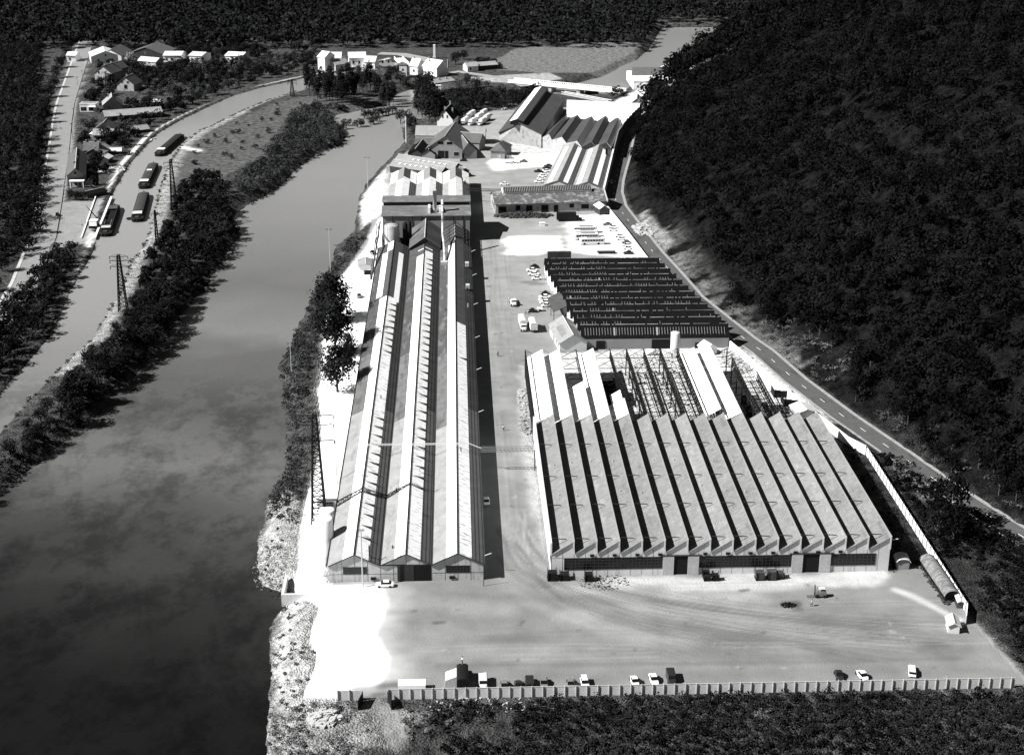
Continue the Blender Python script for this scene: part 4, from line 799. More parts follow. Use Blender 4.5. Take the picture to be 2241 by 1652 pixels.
# ---- 13. unfinished / stripped steel frame with remaining decks
t=thing('stripped_hall','bare steel roof trusses of the half-stripped hall bays','hall',(60,418,0))
YC,YD=391.6,446.0
for j in range(0,NB+1):
    xr_=X0+j*SP
    if j>13: continue
    if j in (0,5,6,7,8,9,12,13,10,11,1,2,3,4):
        yend=YD if j<12 else (438 if j==12 else 425)
        tr=MB(); tr.bar((xr_,YC,8.7),(xr_,yend,8.7),.2,4); tr.bar((xr_,YC,6.1),(xr_,yend,6.1),.16,4); tr.bar((xr_,YC,7.4),(xr_,yend,7.4),.07,4)
        if j in(0,5,6,7,8,9,12,13):
            yy=YC; k=0
            while yy<yend-1:
                tr.bar((xr_,yy,6.1),(xr_,min(yy+1.36,yend),8.7),.08,4); tr.bar((xr_,min(yy+1.36,yend),8.7),(xr_,min(yy+2.72,yend),6.1),.08,4); tr.bar((xr_,yy,6.1),(xr_,yy,8.7),.07,4); tr.bar((xr_,min(yy+1.36,yend),6.1),(xr_,min(yy+1.36,yend),8.7),.05,4); yy+=2.72; k+=1
        tr.build('ridge_truss',M_black,t)
for yy in np.arange(YC,YD+.1,9.07):
    c_=MB(); c_.bar((X0,yy,5.7),(X0+13*SP if yy<430 else X0+12*SP,yy,5.7),.12,4)
    for j in range(0,13):
        xr_=X0+j*SP
        c_.bar((xr_,yy,5.7),(xr_+SP,yy,8.7),.09,4)
        c_.bar((xr_,yy,8.7),(xr_+SP,yy,5.9),.05,4)
    c_.build('cross_truss',M_black,t)
    for j in (0,2,4,6,8,10,12): MB().box(X0+j*SP-.16,X0+j*SP+.16,yy-.16,yy+.16,-.1,8.6).build('column',M_steel,t)
for j in (5,6,7,8,9,12):
    pn=MB(); xr_=X0+j*SP
    for u in (.2,.4,.6,.8): pn.bar((xr_+SP*u,YC,5.7+3*u),(xr_+SP*u,YD if j<12 else 432,5.7+3*u),.055,4)
    for yy in np.arange(YC+1.8,(YD if j<12 else 432),1.82): pn.bar((xr_,yy,5.75),(xr_+SP,yy,8.7),.045,4)
    pn.build('purlins',M_black,t)
for j,yy0 in ((5,400.7),(7,409.8),(8,400.7),(6,427.9),(7,437),(4,418)):
    MB().bar((X0+j*SP,yy0,6),(X0+(j+1)*SP,yy0+9,8.6),.1,4).build('brace',M_steel,t)
wl=MB()
for yy in np.arange(392,446,.8): wl.bar((X0-.1,yy,0),(X0-.1,yy,6.4),.04,4)
for z_ in (1,3,5): wl.bar((X0-.1,391.6,z_),(X0-.1,446,z_),.05,4)
wl.build('wall_studs',M_steel,t)
def deck(lab,j,ya,yb):
    xa=X0+j*SP+.55; xb=X0+(j+1)*SP-.05; s_=3.0/SP
    o=MB().loft([(xa,ya,5.7+s_*.55+.25),(xb,ya,8.95),(xb,ya,9.07),(xa,ya,5.7+s_*.55+.37)],[(xa,yb,5.7+s_*.55+.25),(xb,yb,8.95),(xb,yb,9.07),(xa,yb,5.7+s_*.55+.37)])
    tt=thing('roof_deck',lab,'roof deck',((xa+xb)/2,ya,0),'white roof decks left on the steel frame')
    o.build('sheeting',M_white,tt)
    f_=MB().box(xb+.02,xb+.2,ya,yb,8.9,9.12); f_.build('ridge_cap',M_conc,tt)
    sm=MB()
    for yy in (400.7,418.9,437):
        if ya<yy<yb: sm.loft([(xa,yy,5.7+s_*.55+.4),(xb,yy,9.1),(xb,yy,9.13),(xa,yy,5.7+s_*.55+.43)],[(xa,yy+.12,5.7+s_*.55+.4),(xb,yy+.12,9.1),(xb,yy+.12,9.13),(xa,yy+.12,5.7+s_*.55+.43)])
    if sm.v: sm.build('seam',M_grey,tt)
deck('white roof deck along the yard side, leftmost on the steel frame',0,391.8,445.6)
deck('second full white roof deck from the yard side',1,391.6,445.8); deck('short white roof deck in the third bay, ends halfway',2,391.6,417.5); deck('narrow full white roof deck right of the short one',3,391.6,446.2)
deck('stub of white roof deck in the fifth bay beside the open trusses',4,391.6,403.5); deck('torn white roof deck with a cut front edge, right of the trusses',9,394.5,446); deck('rightmost full white roof deck',10,391.6,446.2)
tt=thing('roof_deck','loose white deck piece hanging behind the fifth bay stub','roof deck',(46,408,0)); MB().loft([(44.6,405,6.6),(47.6,405,8.4),(47.6,405,8.5),(44.6,405,6.7)],[(44.6,411.5,6.6),(47.6,411.5,8.4),(47.6,411.5,8.5),(44.6,411.5,6.7)]).build('sheeting',M_white,tt)
for lab,cx,cy,wx,wy,hh in (('dark machine shed under the open trusses',45.6,424,6.5,11,4.2),('dark stack of timber below the right-hand trusses',88.3,412,5,18,2.6)):
    tt=thing('scrap_shed',lab,'shed',(cx,cy,0)); MB().box(cx-wx/2,cx+wx/2,cy-wy/2,cy+wy/2,-.1,hh).build('body',M_black,tt)
    if wy>15:
        s_=MB()
        for i in range(16): yy=cy-wy/2+.6+i*1.1; s_.box(cx-wx/2+random.random()*1.5,cx+wx/2-random.random(),yy,yy+.2,hh,hh+.25)
        s_.build('planks',M_wood,tt)
    else: MB().box(cx-wx/2-.2,cx+wx/2+.2,cy-wy/2-.2,cy+wy/2+.2,hh+.003,hh+.2).build('roof',M_tileD,tt)
# storage tank on legs, small horizontal tank, small white shed
tk=thing('water_tank','pale upright cylinder tank on legs before the black factory','tank',(71,461.5,0))
MB().lathe((71,461.5),[(1.5,2.0),(1.5,8.6),(1.35,8.75),(.1,8.9)],24).build('drum',M_greyf,tk,True)
for a_ in range(4): MB().bar((71+1.2*math.cos(a_*1.57+.8),461.5+1.2*math.sin(a_*1.57+.8),-.1),(71+1.2*math.cos(a_*1.57+.8),461.5+1.2*math.sin(a_*1.57+.8),2.1),.1,5).build('leg',M_steel,tk)
tk=thing('horizontal_tank','short white tank lying on its side behind the trusses','tank',g('f',1200,935)+(0,)); c=g('f',1200,935)
MB().bar((c[0]-1.6,c[1],1.2),(c[0]+1.6,c[1],1.2),.9,14).build('drum',M_whitewall,tk,True); MB().box(c[0]-1.2,c[0]+1.2,c[1]-.4,c[1]+.4,-.1,.5).build('cradle',M_conc,tk)
gable('small_white_shed','tiny bright white gabled shed by the roadside wall','shed',(83.3,463.6),(81.6,467.6),4.6,2.2,3.6,M_whitewall,M_white,oh=.2)
# ---- cylindrical tanks in the river yard
ct=g('m',690,1090); 
for lab,k,x,y,r_,h_,m_ in (('tall upright white tank in the river yard, nearer the shed front','m',700,1075,2.1,9.2,M_whitewall),('shorter white tank behind the tall one at the pylon foot','m',715,865,2.0,4.6,M_whitewall)):
    c=g(k,x,y); c=(c[0],c[1]+2); tk=thing('storage_tank',lab,'tank',(c[0],c[1],0)); MB().lathe(c,[(r_,-.3),(r_,h_),(r_*.9,h_+.15),(.05,h_+.35)],24).build('drum',m_,tk,True)
    MB().bar((c[0]+r_+.1,c[1]-.6,0),(c[0]+r_+.1,c[1]-.6,h_+.8),.08,5).build('ladder',M_steel,tk)
gable('river_hut','little flat hut with a tin roof by the riverside, one dark window','hut',g('e',612,305),(g('e',612,305)[0]-.6,g('e',612,305)[1]+9),5.6,3.4,4.2,M_whitewall,M_sheet,oh=.4,doors=[('f',.6,2.8,1.8)])
# ---- fences and walls
fw=thing('panel_fence','long grey concrete panel fence along the front of the yard','fence',(49,263,0))
xs=np.arange(-14.8,113.6,2.24)
MB().box(-14.8,113.6,262.95,263.05,-.8,2.3).build('panels',mat('fence_panel',.6,noise=((.6,.12),(5,.2)),stripes=[((1,0,0),.28,.2,.82)]),fw)
pm=MB(); 
for x in xs: pm.box(x-.08,x+.08,262.78,263.12,-.8,2.5)
pm.box(-14.8,113.6,262.92,263.08,2.31,2.4); p_=pm.build('posts',M_conc,fw); tag(p_,kind=None)
f2=thing('panel_fence','short stretch of grey panel fence left of the gateway','fence',(-22,263,0))
MB().box(-25,-20.1,262.95,263.05,-.8,2.3).build('panels',MATS['fence_panel'],f2); pm=MB()
for x in (-25,-22.6,-20.1): pm.box(x-.08,x+.08,262.78,263.12,-.8,2.5)
pm.build('posts',M_conc,f2)
for lab,cx,sx_,ry in (('dark gate leaf folded out at the left of the gateway',-19.9,1,-.5),('dark lattice gate leaf swung out at the right of the gateway',-14.9,1,.6)):
    gt=thing('yard_gate',lab,'gate',(cx,262.6,0)); gm_=MB(); a_=(cx,262.6); b_=(cx+ry*1.0+.3*sx_*(1 if ry>0 else -1),259.2)
    d__,l__=unit(a_,b_); gm_.obox(((a_[0]+b_[0])/2,(a_[1]+b_[1])/2),d__,l__,.12,.0,2.2); gm_.build('leaf',M_black,gt)
f3=thing('white_fence','white concrete panel fence running back along the right boundary','fence',(113.5,335,0))
MB().loft([(111.6,288.4,-.5),(111.75,288.4,-.5),(111.75,288.4,2.4),(111.6,288.4,2.4)],[(113.5,293.5,-.5),(113.65,293.5,-.5),(113.65,293.5,2.4),(113.5,293.5,2.4)]).build('panels',M_whitewall,f3)
MB().box(113.5,113.65,293.55,381,-.5,2.4).build('panels',M_whitewall,f3); pm=MB()
for y in np.arange(294,381,3.0): pm.box(113.3,113.8,y-.08,y+.08,-.5,2.6)
pm.build('posts',M_grey,f3)
f4=thing('road_boundary_wall','bright white wall between the stripped hall and the hill road','wall',(100,425,0))
wp=[(90.6,469.6),(98.5,434),(105,407),(110,388),(113.4,381.3)]
for i in range(4):
    d__,l__=unit(wp[i],wp[i+1]); MB().obox(((wp[i][0]+wp[i+1][0])/2,(wp[i][1]+wp[i+1][1])/2),d__,l__-.02,.35,-.5,2.7).build('wall_panel',M_whitewall,f4)
f5=thing('road_boundary_wall','white wall from the guard hut down to the black factory','wall',(71,605,0))
wp=[(67.3,650.5),(71.4,612),(74.8,575),(76.6,557.3)]
for i in range(3):
    d__,l__=unit(wp[i],wp[i+1]); MB().obox(((wp[i][0]+wp[i+1][0])/2,(wp[i][1]+wp[i+1][1])/2),d__,l__-.02,.4,-.5,2.2).build('wall_panel',M_whitewall,f5)
f6=thing('yard_wall','low white wall with posts beside the gate lodge','wall',(35,758,0))
MB().loft([(26,757.6,0),(26,758,0),(26,758,1.7),(26,757.6,1.7)],[(46,752,0),(46,752.4,0),(46,752.4,1.7),(46,752,1.7)]).build('wall_panel',M_whitewall,f6)
pm=MB()
for i in range(8): pm.box(27+i*2.6,27.2+i*2.6,757.2-i*.72,757.4-i*.72,0,1.9)
pm.build('posts',M_grey,f6)
# ---- gantries
GYY=373.2
gt=thing('pipe_gantry','pale lattice pipe gantry crossing the shed roofs and the yard','gantry',(0,GYY,0))
m_=MB(); 
for dy in (0,.5,1.0): m_.bar((-24.5,GYY+dy,8.3),(2.8,GYY+dy,8.3),.06,5)
m_.bar((2.8,GYY+.5,8.3),(6.2,GYY+.2,6.9),.14,5)
for k in range(3): 
    rx=-24.5+12*k
    for u in (-3,0,3): m_.bar((rx+u,GYY+.5,7.2-abs(u)*sl),(rx+u,GYY+.5,8.3),.05,4)
m_.build('pipes',M_greyf,gt)
m_=MB()
for dz in (6.0,7.0):
    for dy in (GYY,GYY+1.1): m_.bar((6,dy,dz),(21,dy,dz),.09,4)
for i in range(14):
    x=6+i*1.07; m_.bar((x,GYY,6),(x+1.07,GYY,7),.05,4); m_.bar((x,GYY,7),(x,GYY,6),.05,4); m_.bar((x,GYY,7),(x,GYY+1.1,7),.05,4)
m_.build('truss',M_grey,gt); MB().bar((20.6,GYY+.5,0),(20.6,GYY+.5,6),.16,5).build('trestle',M_steel,gt)
gt=thing('pipe_gantry','slim lattice gantry from the white-roofed hall to the lantern workshop','gantry',(6,668,0))
m_=MB()
for dz in (5.4,6.3):
    for dy in (668,669): m_.bar((5,dy,dz),(24,dy-3,dz),.09,4)
for i in range(17):
    x=5+i*1.1; y_=668-3*i*1.1/19; m_.bar((x,y_,5.4),(x+1.1,y_,6.3),.05,4); m_.bar((x+1.1,y_,6.3),(x+1.1,y_,5.4),.05,4)
m_.build('truss',M_steel,gt)
# ================================================================ VEGETATION
def leafcloud(C,R,nl,nf,ls,rg,up=.35,lobr=.55,jit=.9,sym=False):
    """C Nx3 crown centres, R Nx3 radii, nl lobes, nf leaf clumps a lobe, ls leaf size (N or scalar) -> quads"""
    N=len(C); ls=np.broadcast_to(np.asarray(ls,float),(N,))
    ld=rg.normal(size=(N,nl,3)); ld/=np.linalg.norm(ld,axis=2,keepdims=True)+1e-9; ld[...,2]=np.where(sym,ld[...,2],np.abs(ld[...,2])*.9-.35)
    lr=lobr*(.7+.6*rg.random((N,nl,1)))
    lc=C[:,None,:]+R[:,None,:]*ld*(.62)
    d=rg.normal(size=(N,nl,nf,3)); d/=np.linalg.norm(d,axis=3,keepdims=True)+1e-9
    d[...,2]=np.where(d[...,2]<-up,-d[...,2],d[...,2])
    p=lc[:,:,None,:]+R[:,None,None,:]*lr[:,:,None,:]*d*(.72+.36*rg.random((N,nl,nf,1)))
    n=d+rg.normal(size=d.shape)*jit*.45; n/=np.linalg.norm(n,axis=3,keepdims=True)+1e-9
    a=np.cross(n,rg.normal(size=d.shape)); a/=np.linalg.norm(a,axis=3,keepdims=True)+1e-9
    b=np.cross(n,a); s=ls[:,None,None,None]*(.5+.8*rg.random((N,nl,nf,1)))*.5; s2=s*(.6+.5*rg.random(s.shape))
    q=np.stack([p-a*s-b*s2*.6,p+a*s*.7-b*s2,p+a*s+b*s2*.7,p-a*s*.6+b*s2],axis=3)
    return q.reshape(-1,3)
def quadmesh(name,V,m,parent=None):
    n=len(V)//4; me=bpy.data.meshes.new(name); me.vertices.add(n*4); me.vertices.foreach_set('co',V.astype(np.float32).ravel())
    me.loops.add(n*4); me.loops.foreach_set('vertex_index',np.arange(n*4,dtype=np.int32)); me.polygons.add(n); me.polygons.foreach_set('loop_start',np.arange(0,n*4,4,dtype=np.int32)); me.polygons.foreach_set('loop_total',np.full(n,4,dtype=np.int32)); me.update(); me.materials.append(m)
    o=bpy.data.objects.new(name,me); col.objects.link(o)
    if parent is not None: o.parent=parent
    return o
def zs(p): p=np.asarray(p,float).reshape(-1,2); return zf(p[:,0],p[:,1])
def visible(P,m=140):
    x,y,d=proj(P); return (x>-m)&(x<IW+m)&(y>-m)&(y<IH+m*1.3)&(d>0)
def infill(poly,step,rg,jit=.8):
    xs=[p[0] for p in poly]; ys=[p[1] for p in poly]
    gxx,gyy=np.meshgrid(np.arange(min(xs),max(xs),step),np.arange(min(ys),max(ys),step)); x=gxx.ravel()+(rg.random(gxx.size)-.5)*step*jit; y=gyy.ravel()+(rg.random(gxx.size)-.5)*step*jit
    k=inpoly(x,y,poly); return x[k],y[k]
# tree prototypes (crown + trunk)
PROTO={}
def proto(key,name,h,r,base,m,seed,nl=11,nf=46,ls=.62,fl=1.0):
    rg=np.random.default_rng(seed); hc=h-base
    t=bpy.data.objects.new(name,None); col.objects.link(t)
    V=leafcloud(np.array([[0,0,base+hc*.5]]),np.array([[r,r,hc*.5*fl]]),nl,nf,ls,rg,sym=True)
    o=quadmesh('crown',V,m,t)
    tk=MB(); tk.bar((0,0,-.6),(0,0,base+hc*.3),.05*r+.12,6,.04*r+.05)
    for i in range(5):
        a=i*1.3+seed; zz=base*.8+i*.08*hc; tk.bar((0,0,zz),(math.cos(a)*r*.55,math.sin(a)*r*.55,zz+hc*.3),.04*r,5,.03)
    tr=tk.build('trunk',M_trunk); tr.parent=t
    PROTO[key]=t; return t
for i in range(4): proto(('round',i),'tree',8.8,4.1,.8,L_dark,20+i,nl=20,nf=46)
for i in range(3): proto(('mid',i),'tree',7,3.3,1.0,L_mid,40+i,nl=12)
for i in range(3): proto(('poplar',i),'poplar_tree',14,2.1,1.6,L_dark,60+i,nl=26,nf=34,ls=.6)
for i in range(3): proto(('bush',i),'bush',3.0,2.0,.05,L_mid,80+i,nl=8,nf=34,ls=.42)
for i in range(2): proto(('hill',i),'tree',11,3.8,1.5,L_hill,90+i,nl=14,nf=50,ls=.6)
for i in range(2): proto(('big',i),'tree',15,5.2,1.6,L_dark,120+i,nl=46,nf=64,ls=.62)
proto(('pale',0),'tree',8,3.2,1.2,L_chalk,99,nl=12,nf=50,ls=.5)
used=set(); EX=[]
def extra(x,y,s): EX.append((x,y,3.9*s,7.4*s))
def plant(key,x,y,s,label,group,cat='tree',sz=None,rz=None):
    z=float(zf(np.array([x]),np.array([y]))[0]); rz=random.random()*6.28 if rz is None else rz
    src=PROTO[key]
    if key not in used: used.add(key); o=src; o.location=(x,y,z); o.rotation_euler=(0,0,rz)
    else: o=dup(src,(x,y,z),rz)
    sc=(s*(.9+.2*random.random()),s*(.9+.2*random.random()),(sz or s)*(.9+.2*random.random())); o.scale=sc
    tag(o,label,cat,group); return o
rg=np.random.default_rng(11)
# -- the dense wood between canal and river
W1=gs('D',[(378,470),(385,420),(440,392),(485,400),(500,440),(525,490),(500,530),(460,600),(405,665),(360,720),(310,775),(255,835),(205,885),(150,935),(90,990),(0,1060),(-120,1150),(-160,1050),(-20,960),(60,900),(112,862),(150,800),(205,750),(262,670),(300,605),(335,555)])
x,y=infill(W1,5.6,rg); k=visible(np.stack([x,y,x*0],1),200); x,y=x[k],y[k]; k=(sdf(x,y,RIV)<-2.0)&(sdf(x,y,CAN)<-7.5); x,y=x[k],y[k]
o_=np.argsort(y); x,y=x[o_],y[o_]
for i in range(len(x)):
    s_=(.62+.42*random.random())*(.65 if float(sdf(x[i:i+1],y[i:i+1],CAN)[0])>-15 else 1)
    if i<72: plant(('round',i%4),x[i],y[i],s_,'dark leafy tree in the dense wood between canal and river','wood between canal and river')
    else: extra(x[i],y[i],s_)
EXM=[]
# -- shrubs on the upper part of the island
W2=gs('D',[(505,400),(560,360),(600,318),(640,250),(700,232),(760,300),(735,325),(690,330),(655,360),(600,412),(550,440)])
x,y=infill(W2,6.2,rg); k=sdf(x,y,RIV)<-2; x,y=x[k],y[k]
for i in range(len(x)): 
    EXM.append((x[i],y[i],2.2+1.6*random.random(),3+2.5*random.random()))
W2b=gs('D',[(400,440),(470,380),(560,330),(620,250),(720,215),(640,215),(520,262),(440,310),(395,370)])
x,y=infill(W2b,13,rg,1.4)
for i in range(len(x)): plant(('bush',i%3),x[i],y[i],.5+.5*random.random(),'scattered low bush in the meadow beside the canal','bushes in the canal meadow','bush')
# -- poplar grove
pop=[(265,640),(300,690),(365,720),(415,770),(470,700),(520,730),(545,800),(585,760),(630,790),(665,740),(700,800),(740,770),(770,820),(810,760),(850,800),(930,790),(960,700),(1010,640),(1060,650),(1110,660),(1165,660),(1240,700),(1285,720),(1345,790),(1390,760),(1435,790),(1490,740),(900,720),(760,690),(600,680)]
for i,(px,py) in enumerate(pop): c=g('t1',px,py); plant(('poplar',i%3),c[0],c[1],1.05+.2*random.random(),'tall dark poplar in the grove beside the canal bend','poplar grove',sz=1.0+.25*random.random())
c=g('t1',850,400); plant(('poplar',0),c[0],c[1],1.1,'single poplar rising over the canal towpath','towpath poplar',sz=.8)
for i in range(10): c=g('t1',240+i*60,845+random.random()*40); plant(('bush',i%3),c[0],c[1],.9,'low bush on the bank below the poplar grove','bushes below the poplars','bush')
for i,(px,py) in enumerate([(1080,1010),(1130,1000),(1180,990),(1240,985),(1290,970),(1340,960),(1390,955),(1430,940),(1160,1090),(1210,1080),(980,1130),(1030,1120),(1260,1050),(1480,930),(640,930),(700,920),(760,905),(830,1110),(780,1160)]):
    c=g('t1',px,py,-2.5); o=plant(('bush',i%3),c[0],c[1],1.1+.4*random.random(),'bushy willow clump on an islet at the river head','willow clumps on the river islets','bush'); o.location.z=-2.6
# -- trees round the works
spots=[('round',1880,640,1.15),('round',1930,740,1.2),('round',1980,650,1.1),('round',1860,780,.9),('mid',1840,900,1.0),('mid',1900,930,1.0),('mid',1700,980,.7),('mid',1590,960,.8),('round',1990,850,1.2),('round',2060,800,1.1),('round',2040,920,1.2),('round',2110,880,1.1),('round',2000,1000,1.1),('round',2090,1010,1.1),('mid',1760,1150,.9),('mid',1790,1220,.7),('mid',1720,1080,.6)]
for i,(kk,px,py,s) in enumerate(spots): c=g('t1',px,py+60); plant((kk,i%3),c[0],c[1],s,'dark garden tree around the tall white house','trees round the white house',sz=s*1.5)
x,y=infill(gs('b',[(1180,560),(1210,480),(1300,420),(1480,420),(1700,470),(1850,440),(2000,380),(1900,500),(1660,540),(1400,560),(1330,640)]),6.5,rg)
for i in range(0,len(x)):
    if i%3: extra(x[i],y[i],.75+.4*random.random()); continue
    plant(('round',i%4),x[i],y[i],.75+.4*random.random(),'dark tree in the belt between truck park and railway bank','belt of trees behind the truck park')
x,y=infill(gs('b',[(1320,330),(1500,330),(1700,380),(1900,370),(2050,350),(2050,400),(1850,440),(1500,430),(1300,420)]),7.5,rg)
for i in range(0,len(x)):
    if i%3: EXM.append((x[i],y[i],2.8,4.5)); continue
    plant(('mid',i%3),x[i],y[i],.7+.4*random.random(),'bushy tree on the slope below the far road','trees below the far road')
for i,(px,py,s) in enumerate([(1345,430,.9),(1310,440,.5),(1380,420,.5)]): c=g('c',px,py); plant(('mid',i),c[0],c[1],s,'lone leafy tree at the end of the white bridge','trees at the bridge end')
for i,(px,py,s) in enumerate([(900,250,.8),(850,260,.8),(800,290,.9),(880,330,.9),(930,340,.8),(780,330,.8),(1315,180,.9),(1380,140,.8),(1500,200,.8),(1560,195,.8),(1610,200,.7),(1660,215,.5)]): c=g('b',px,py); plant(('round',i%4),c[0],c[1],s,'round dark tree near the far houses','trees near the far houses')
# -- three big trees in the river yard beside the shed
for lab,px,py,s in (('big dark tree at the river yard, furthest of the three by the shed',345,660,1.18),('big dark tree in the middle of the three by the shed',370,920,1.2),('nearest of the three big trees by the shed, on a clear trunk',385,1225,.95)):
    c=g('e',px,py); plant(('big',int(py)%2),c[0],c[1],s*1.12,lab,'big trees beside the shed',sz=s*1.0)
c=g('e',480,1010); plant(('big',0),c[0],c[1],.6,'lower dark tree leaning to the shed eaves beside the big trees','big trees beside the shed',sz=.62)
c=g('e',230,760); plant(('mid',1),c[0],c[1],.9,'bushy tree on the bank edge left of the big yard trees','big trees beside the shed')
# -- town trees
HZ=[]   # house footprints to avoid
twn=gs('D',[(178,420),(172,330),(180,250),(215,160),(240,112),(420,100),(560,108),(695,112),(690,150),(560,180),(450,220),(390,250),(330,295),(290,335),(255,395),(236,425)])
# ================================================================ TOWN, BRIDGES AND FAR BUILDINGS
def H(name,label,k,pa,za,pb_,zb_,W,he,wall,roof,**kw):
    auto='wins' not in kw and 'shed' not in name
    a=g(k,pa[0],pa[1],za); b=g(k,pb_[0],pb_[1],zb_) if len(pb_)==2 else (a[0]+pb_[0],a[1]+pb_[1])
    hr=kw.pop('hr',za)
    if auto:
        ll=math.hypot(b[0]-a[0],b[1]-a[1]); kw['wins']=[('r',2.2+i*3.6,1.4,1.1,1.4) for i in range(int((ll-2)/3.6))] if abs(b[0]-a[0])>abs(b[1]-a[1]) else [('f',-W*.25,1.3,1.1,1.5),('f',W*.22,1.3,1.1,1.5),('f',0,he+.3,1,1.1)]
    t,at,z=gable(name,label,'house' if 'house' in name else ('shed' if 'shed' in name else 'building'),a,b,W,he,hr,wall,roof,**kw)
    HZ.append((a,b,W/2+2.5)); return t
H('town_house','big pale half-hipped house among garden trees in the town','h1',(785,305),10,(4,14,0),10,12,5.6,M_lime,M_tile,wins=[('f',-3,5.3,1,1.5),('f',1.6,5.3,1,1.5),('f',1.8,2.2,1,1.5)],chim=[(0,3,1.0)])
H('town_house','house with a pale pediment gable behind the big half-hipped one','h1',(910,262),10,(5,11,0),10,9,6.5,M_brick,M_tile,chim=[(0,1,1.2)])
H('town_house','gabled house with two attic windows and a dark barn door','h1',(1135,480),8.5,(2.5,13,0),8.5,11,4.2,M_lime,M_tile,oh=.7,wins=[('f',-2,5.0,1.2,1.2),('f',1.8,5.0,1.2,1.2),('f',.2,1.4,2,2.6)],chim=[(-1,6,.8)])
c=g('h1',565,1020); t=thing('corner_shop','small white flat-roofed shop with wide windows by the road','shop',(c[0],c[1],0))
MB().box(c[0]-4.8,c[0]+4.6,c[1],c[1]+8,-.3,4.6).build('wall',M_whitewall,t); MB().box(c[0]-4.4,c[0]+4.2,c[1]+.4,c[1]+7.6,4.61,4.7).build('roof',M_grey,t)
MB().box(c[0]-4.9,c[0]+4.7,c[1]-.15,c[1]-.01,4.3,5.0).build('parapet',M_whitewall,t); HZ.append(((c[0],c[1]),(c[0],c[1]+8),7))
for xa,w_ in ((-4.2,.7),(-3.3,.7),(-2.4,1.2),(.4,2.8)): f=MB().box(c[0]+xa-.1,c[0]+xa+w_+.1,c[1]-.08,c[1]-.01,.7,2.9).build('window',M_conc,t); MB().box(c[0]+xa,c[0]+xa+w_,c[1]-.12,c[1]-.085,.8,2.8).build('pane',M_glass,f)
MB().box(c[0]+.2,c[0]+4.4,c[1]-1.6,c[1]-.2,3.0,3.15).build('awning',M_white,t)
H('town_house','steep grey-roofed house right of the white shop','h1',(935,790),7.5,(-3,13,0),7.5,11,3.0,M_brick,M_tileL,chim=[(-2,9,.4)],wins=[('f',-2,1,1,1.2)])
H('long_shed','long low tiled shed stretching toward the towpath','h1',(800,1010),5,(1700,945),5,10,2.8,M_darkwall,M_tileL,ohe=.3)
H('town_house','house with stacked white boards on both roof slopes','h1',(800,1195),7.5,(-.5,11,0),7.5,10,4.0,M_brick,M_tile)
H('lean_building','low tiled wing in front of the boarded house','h1',(650,1300),4.6,(960,1300),4.6,7,2.4,M_brick,M_tileL)
c=g('h1',660,1450); t=thing('flat_annexe','low flat annexe with a white roof before the boarded house','annexe',(c[0],c[1],0)); MB().box(c[0]-2.2,c[0]+2.2,c[1],c[1]+5,-.3,2.8).build('wall',M_lime,t); MB().box(c[0]-2.4,c[0]+2.4,c[1]-.2,c[1]+5.2,2.81,2.95).build('roof',M_white,t)
H('row_house','tiled row house with three chimneys beside the roadside building','h1',(500,1495),7.5,(725,1490),7.5,10,4.4,M_darkwall,M_tile,chim=[(0,1,1),(0,5,1),(0,8,1)])
H('roadside_house','long narrow house along the town road with small dormers','h2',(358,345),8.2,(383,20),8.2,8.2,5.0,M_brick,M_tile,oh=.5,wins=[('f',-.2,5.6,1,1.2)],chim=[(-.5,12,.8),(.5,22,.8)])
c=g('h2',385,650); t=thing('porch','white pillared porch at the end of the roadside house','porch',(c[0],c[1],0)); MB().box(c[0]-3.4,c[0]+3.4,c[1],c[1]+2.5,3.0,3.4).build('roof',M_white,t); MB().box(c[0]-2.6,c[0]+2.8,c[1]+2.2,c[1]+2.5,-.3,2.98).build('wall',M_lime,t)
pm=MB(); pm.box(c[0]-3.2,c[0]-2.7,c[1]+.1,c[1]+.5,-.3,3); pm.box(c[0]+2.8,c[0]+3.2,c[1]+.1,c[1]+.5,-.3,3); pm.build('pillars',M_whitewall,t); pm=MB()
f=MB().box(c[0]-1.2,c[0]-.3,c[1]+2.12,c[1]+2.19,.8,2.2).build('window',M_glass,t); MB().box(c[0]+.5,c[0]+1.4,c[1]+2.12,c[1]+2.19,.8,2.2).build('window',M_glass,t)
H('workshop_shed','grey-roofed workshop behind the roadside house','h2',(640,30),5.5,(2,14,0),5.5,9,3.0,M_darkwall,M_tileL)
H('garage_shed','small grey-roofed garage behind the roadside house','h2',(790,150),3.6,(1,6,0),3.6,5.5,2.4,M_darkwall,M_greyf)
H('garden_shed','narrow pale shed at the edge of the scrap yard','h2',(890,20),3.4,(1080,15),3.4,3.6,2.2,M_darkwall,M_greyf)
H('garden_shed','pointed grey shed near the towpath','h1',(1290,1250),3.4,(1480,1225),3.4,6,1.8,M_darkwall,M_tileL)
H('boat_shed','dark low felted shed by the quay entrance','h2',(480,710),2.6,(790,640),2.6,6,1.6,M_darkwall,M_tileD)
H('pale_shed','pale garden shed among the trees','h1',(1480,830),3.2,(1690,825),3.2,5,2.2,M_darkwall,M_greyf)
H('barn_building','large bright-gabled twin barn at the top of the town, left half','h1',(830,70),8,(-6,22,0),8,20,4.5,M_whitewall,M_greyf,ohe=.2)
H('barn_building','large bright-gabled barn at the top of the town, right half','h1',(905,50),8.5,(2,26,0),8.5,15,4.5,M_whitewall,M_tile,ohe=.2)
H('barn_building','wide dark ribbed barn roof at the top of the town','h1',(1455,10),9,(4,26,0),9,26,4.5,M_darkwall,M_tile)
H('lean_building','pale lean roof before the wide dark barn','h1',(1400,150),5,(1680,175),5,8,3,M_lime,M_greyf)
H('white_building','white flat works at the top right of the town','h1',(1780,70),6,(2060,70),6,18,4.5,M_whitewall,M_greyf)
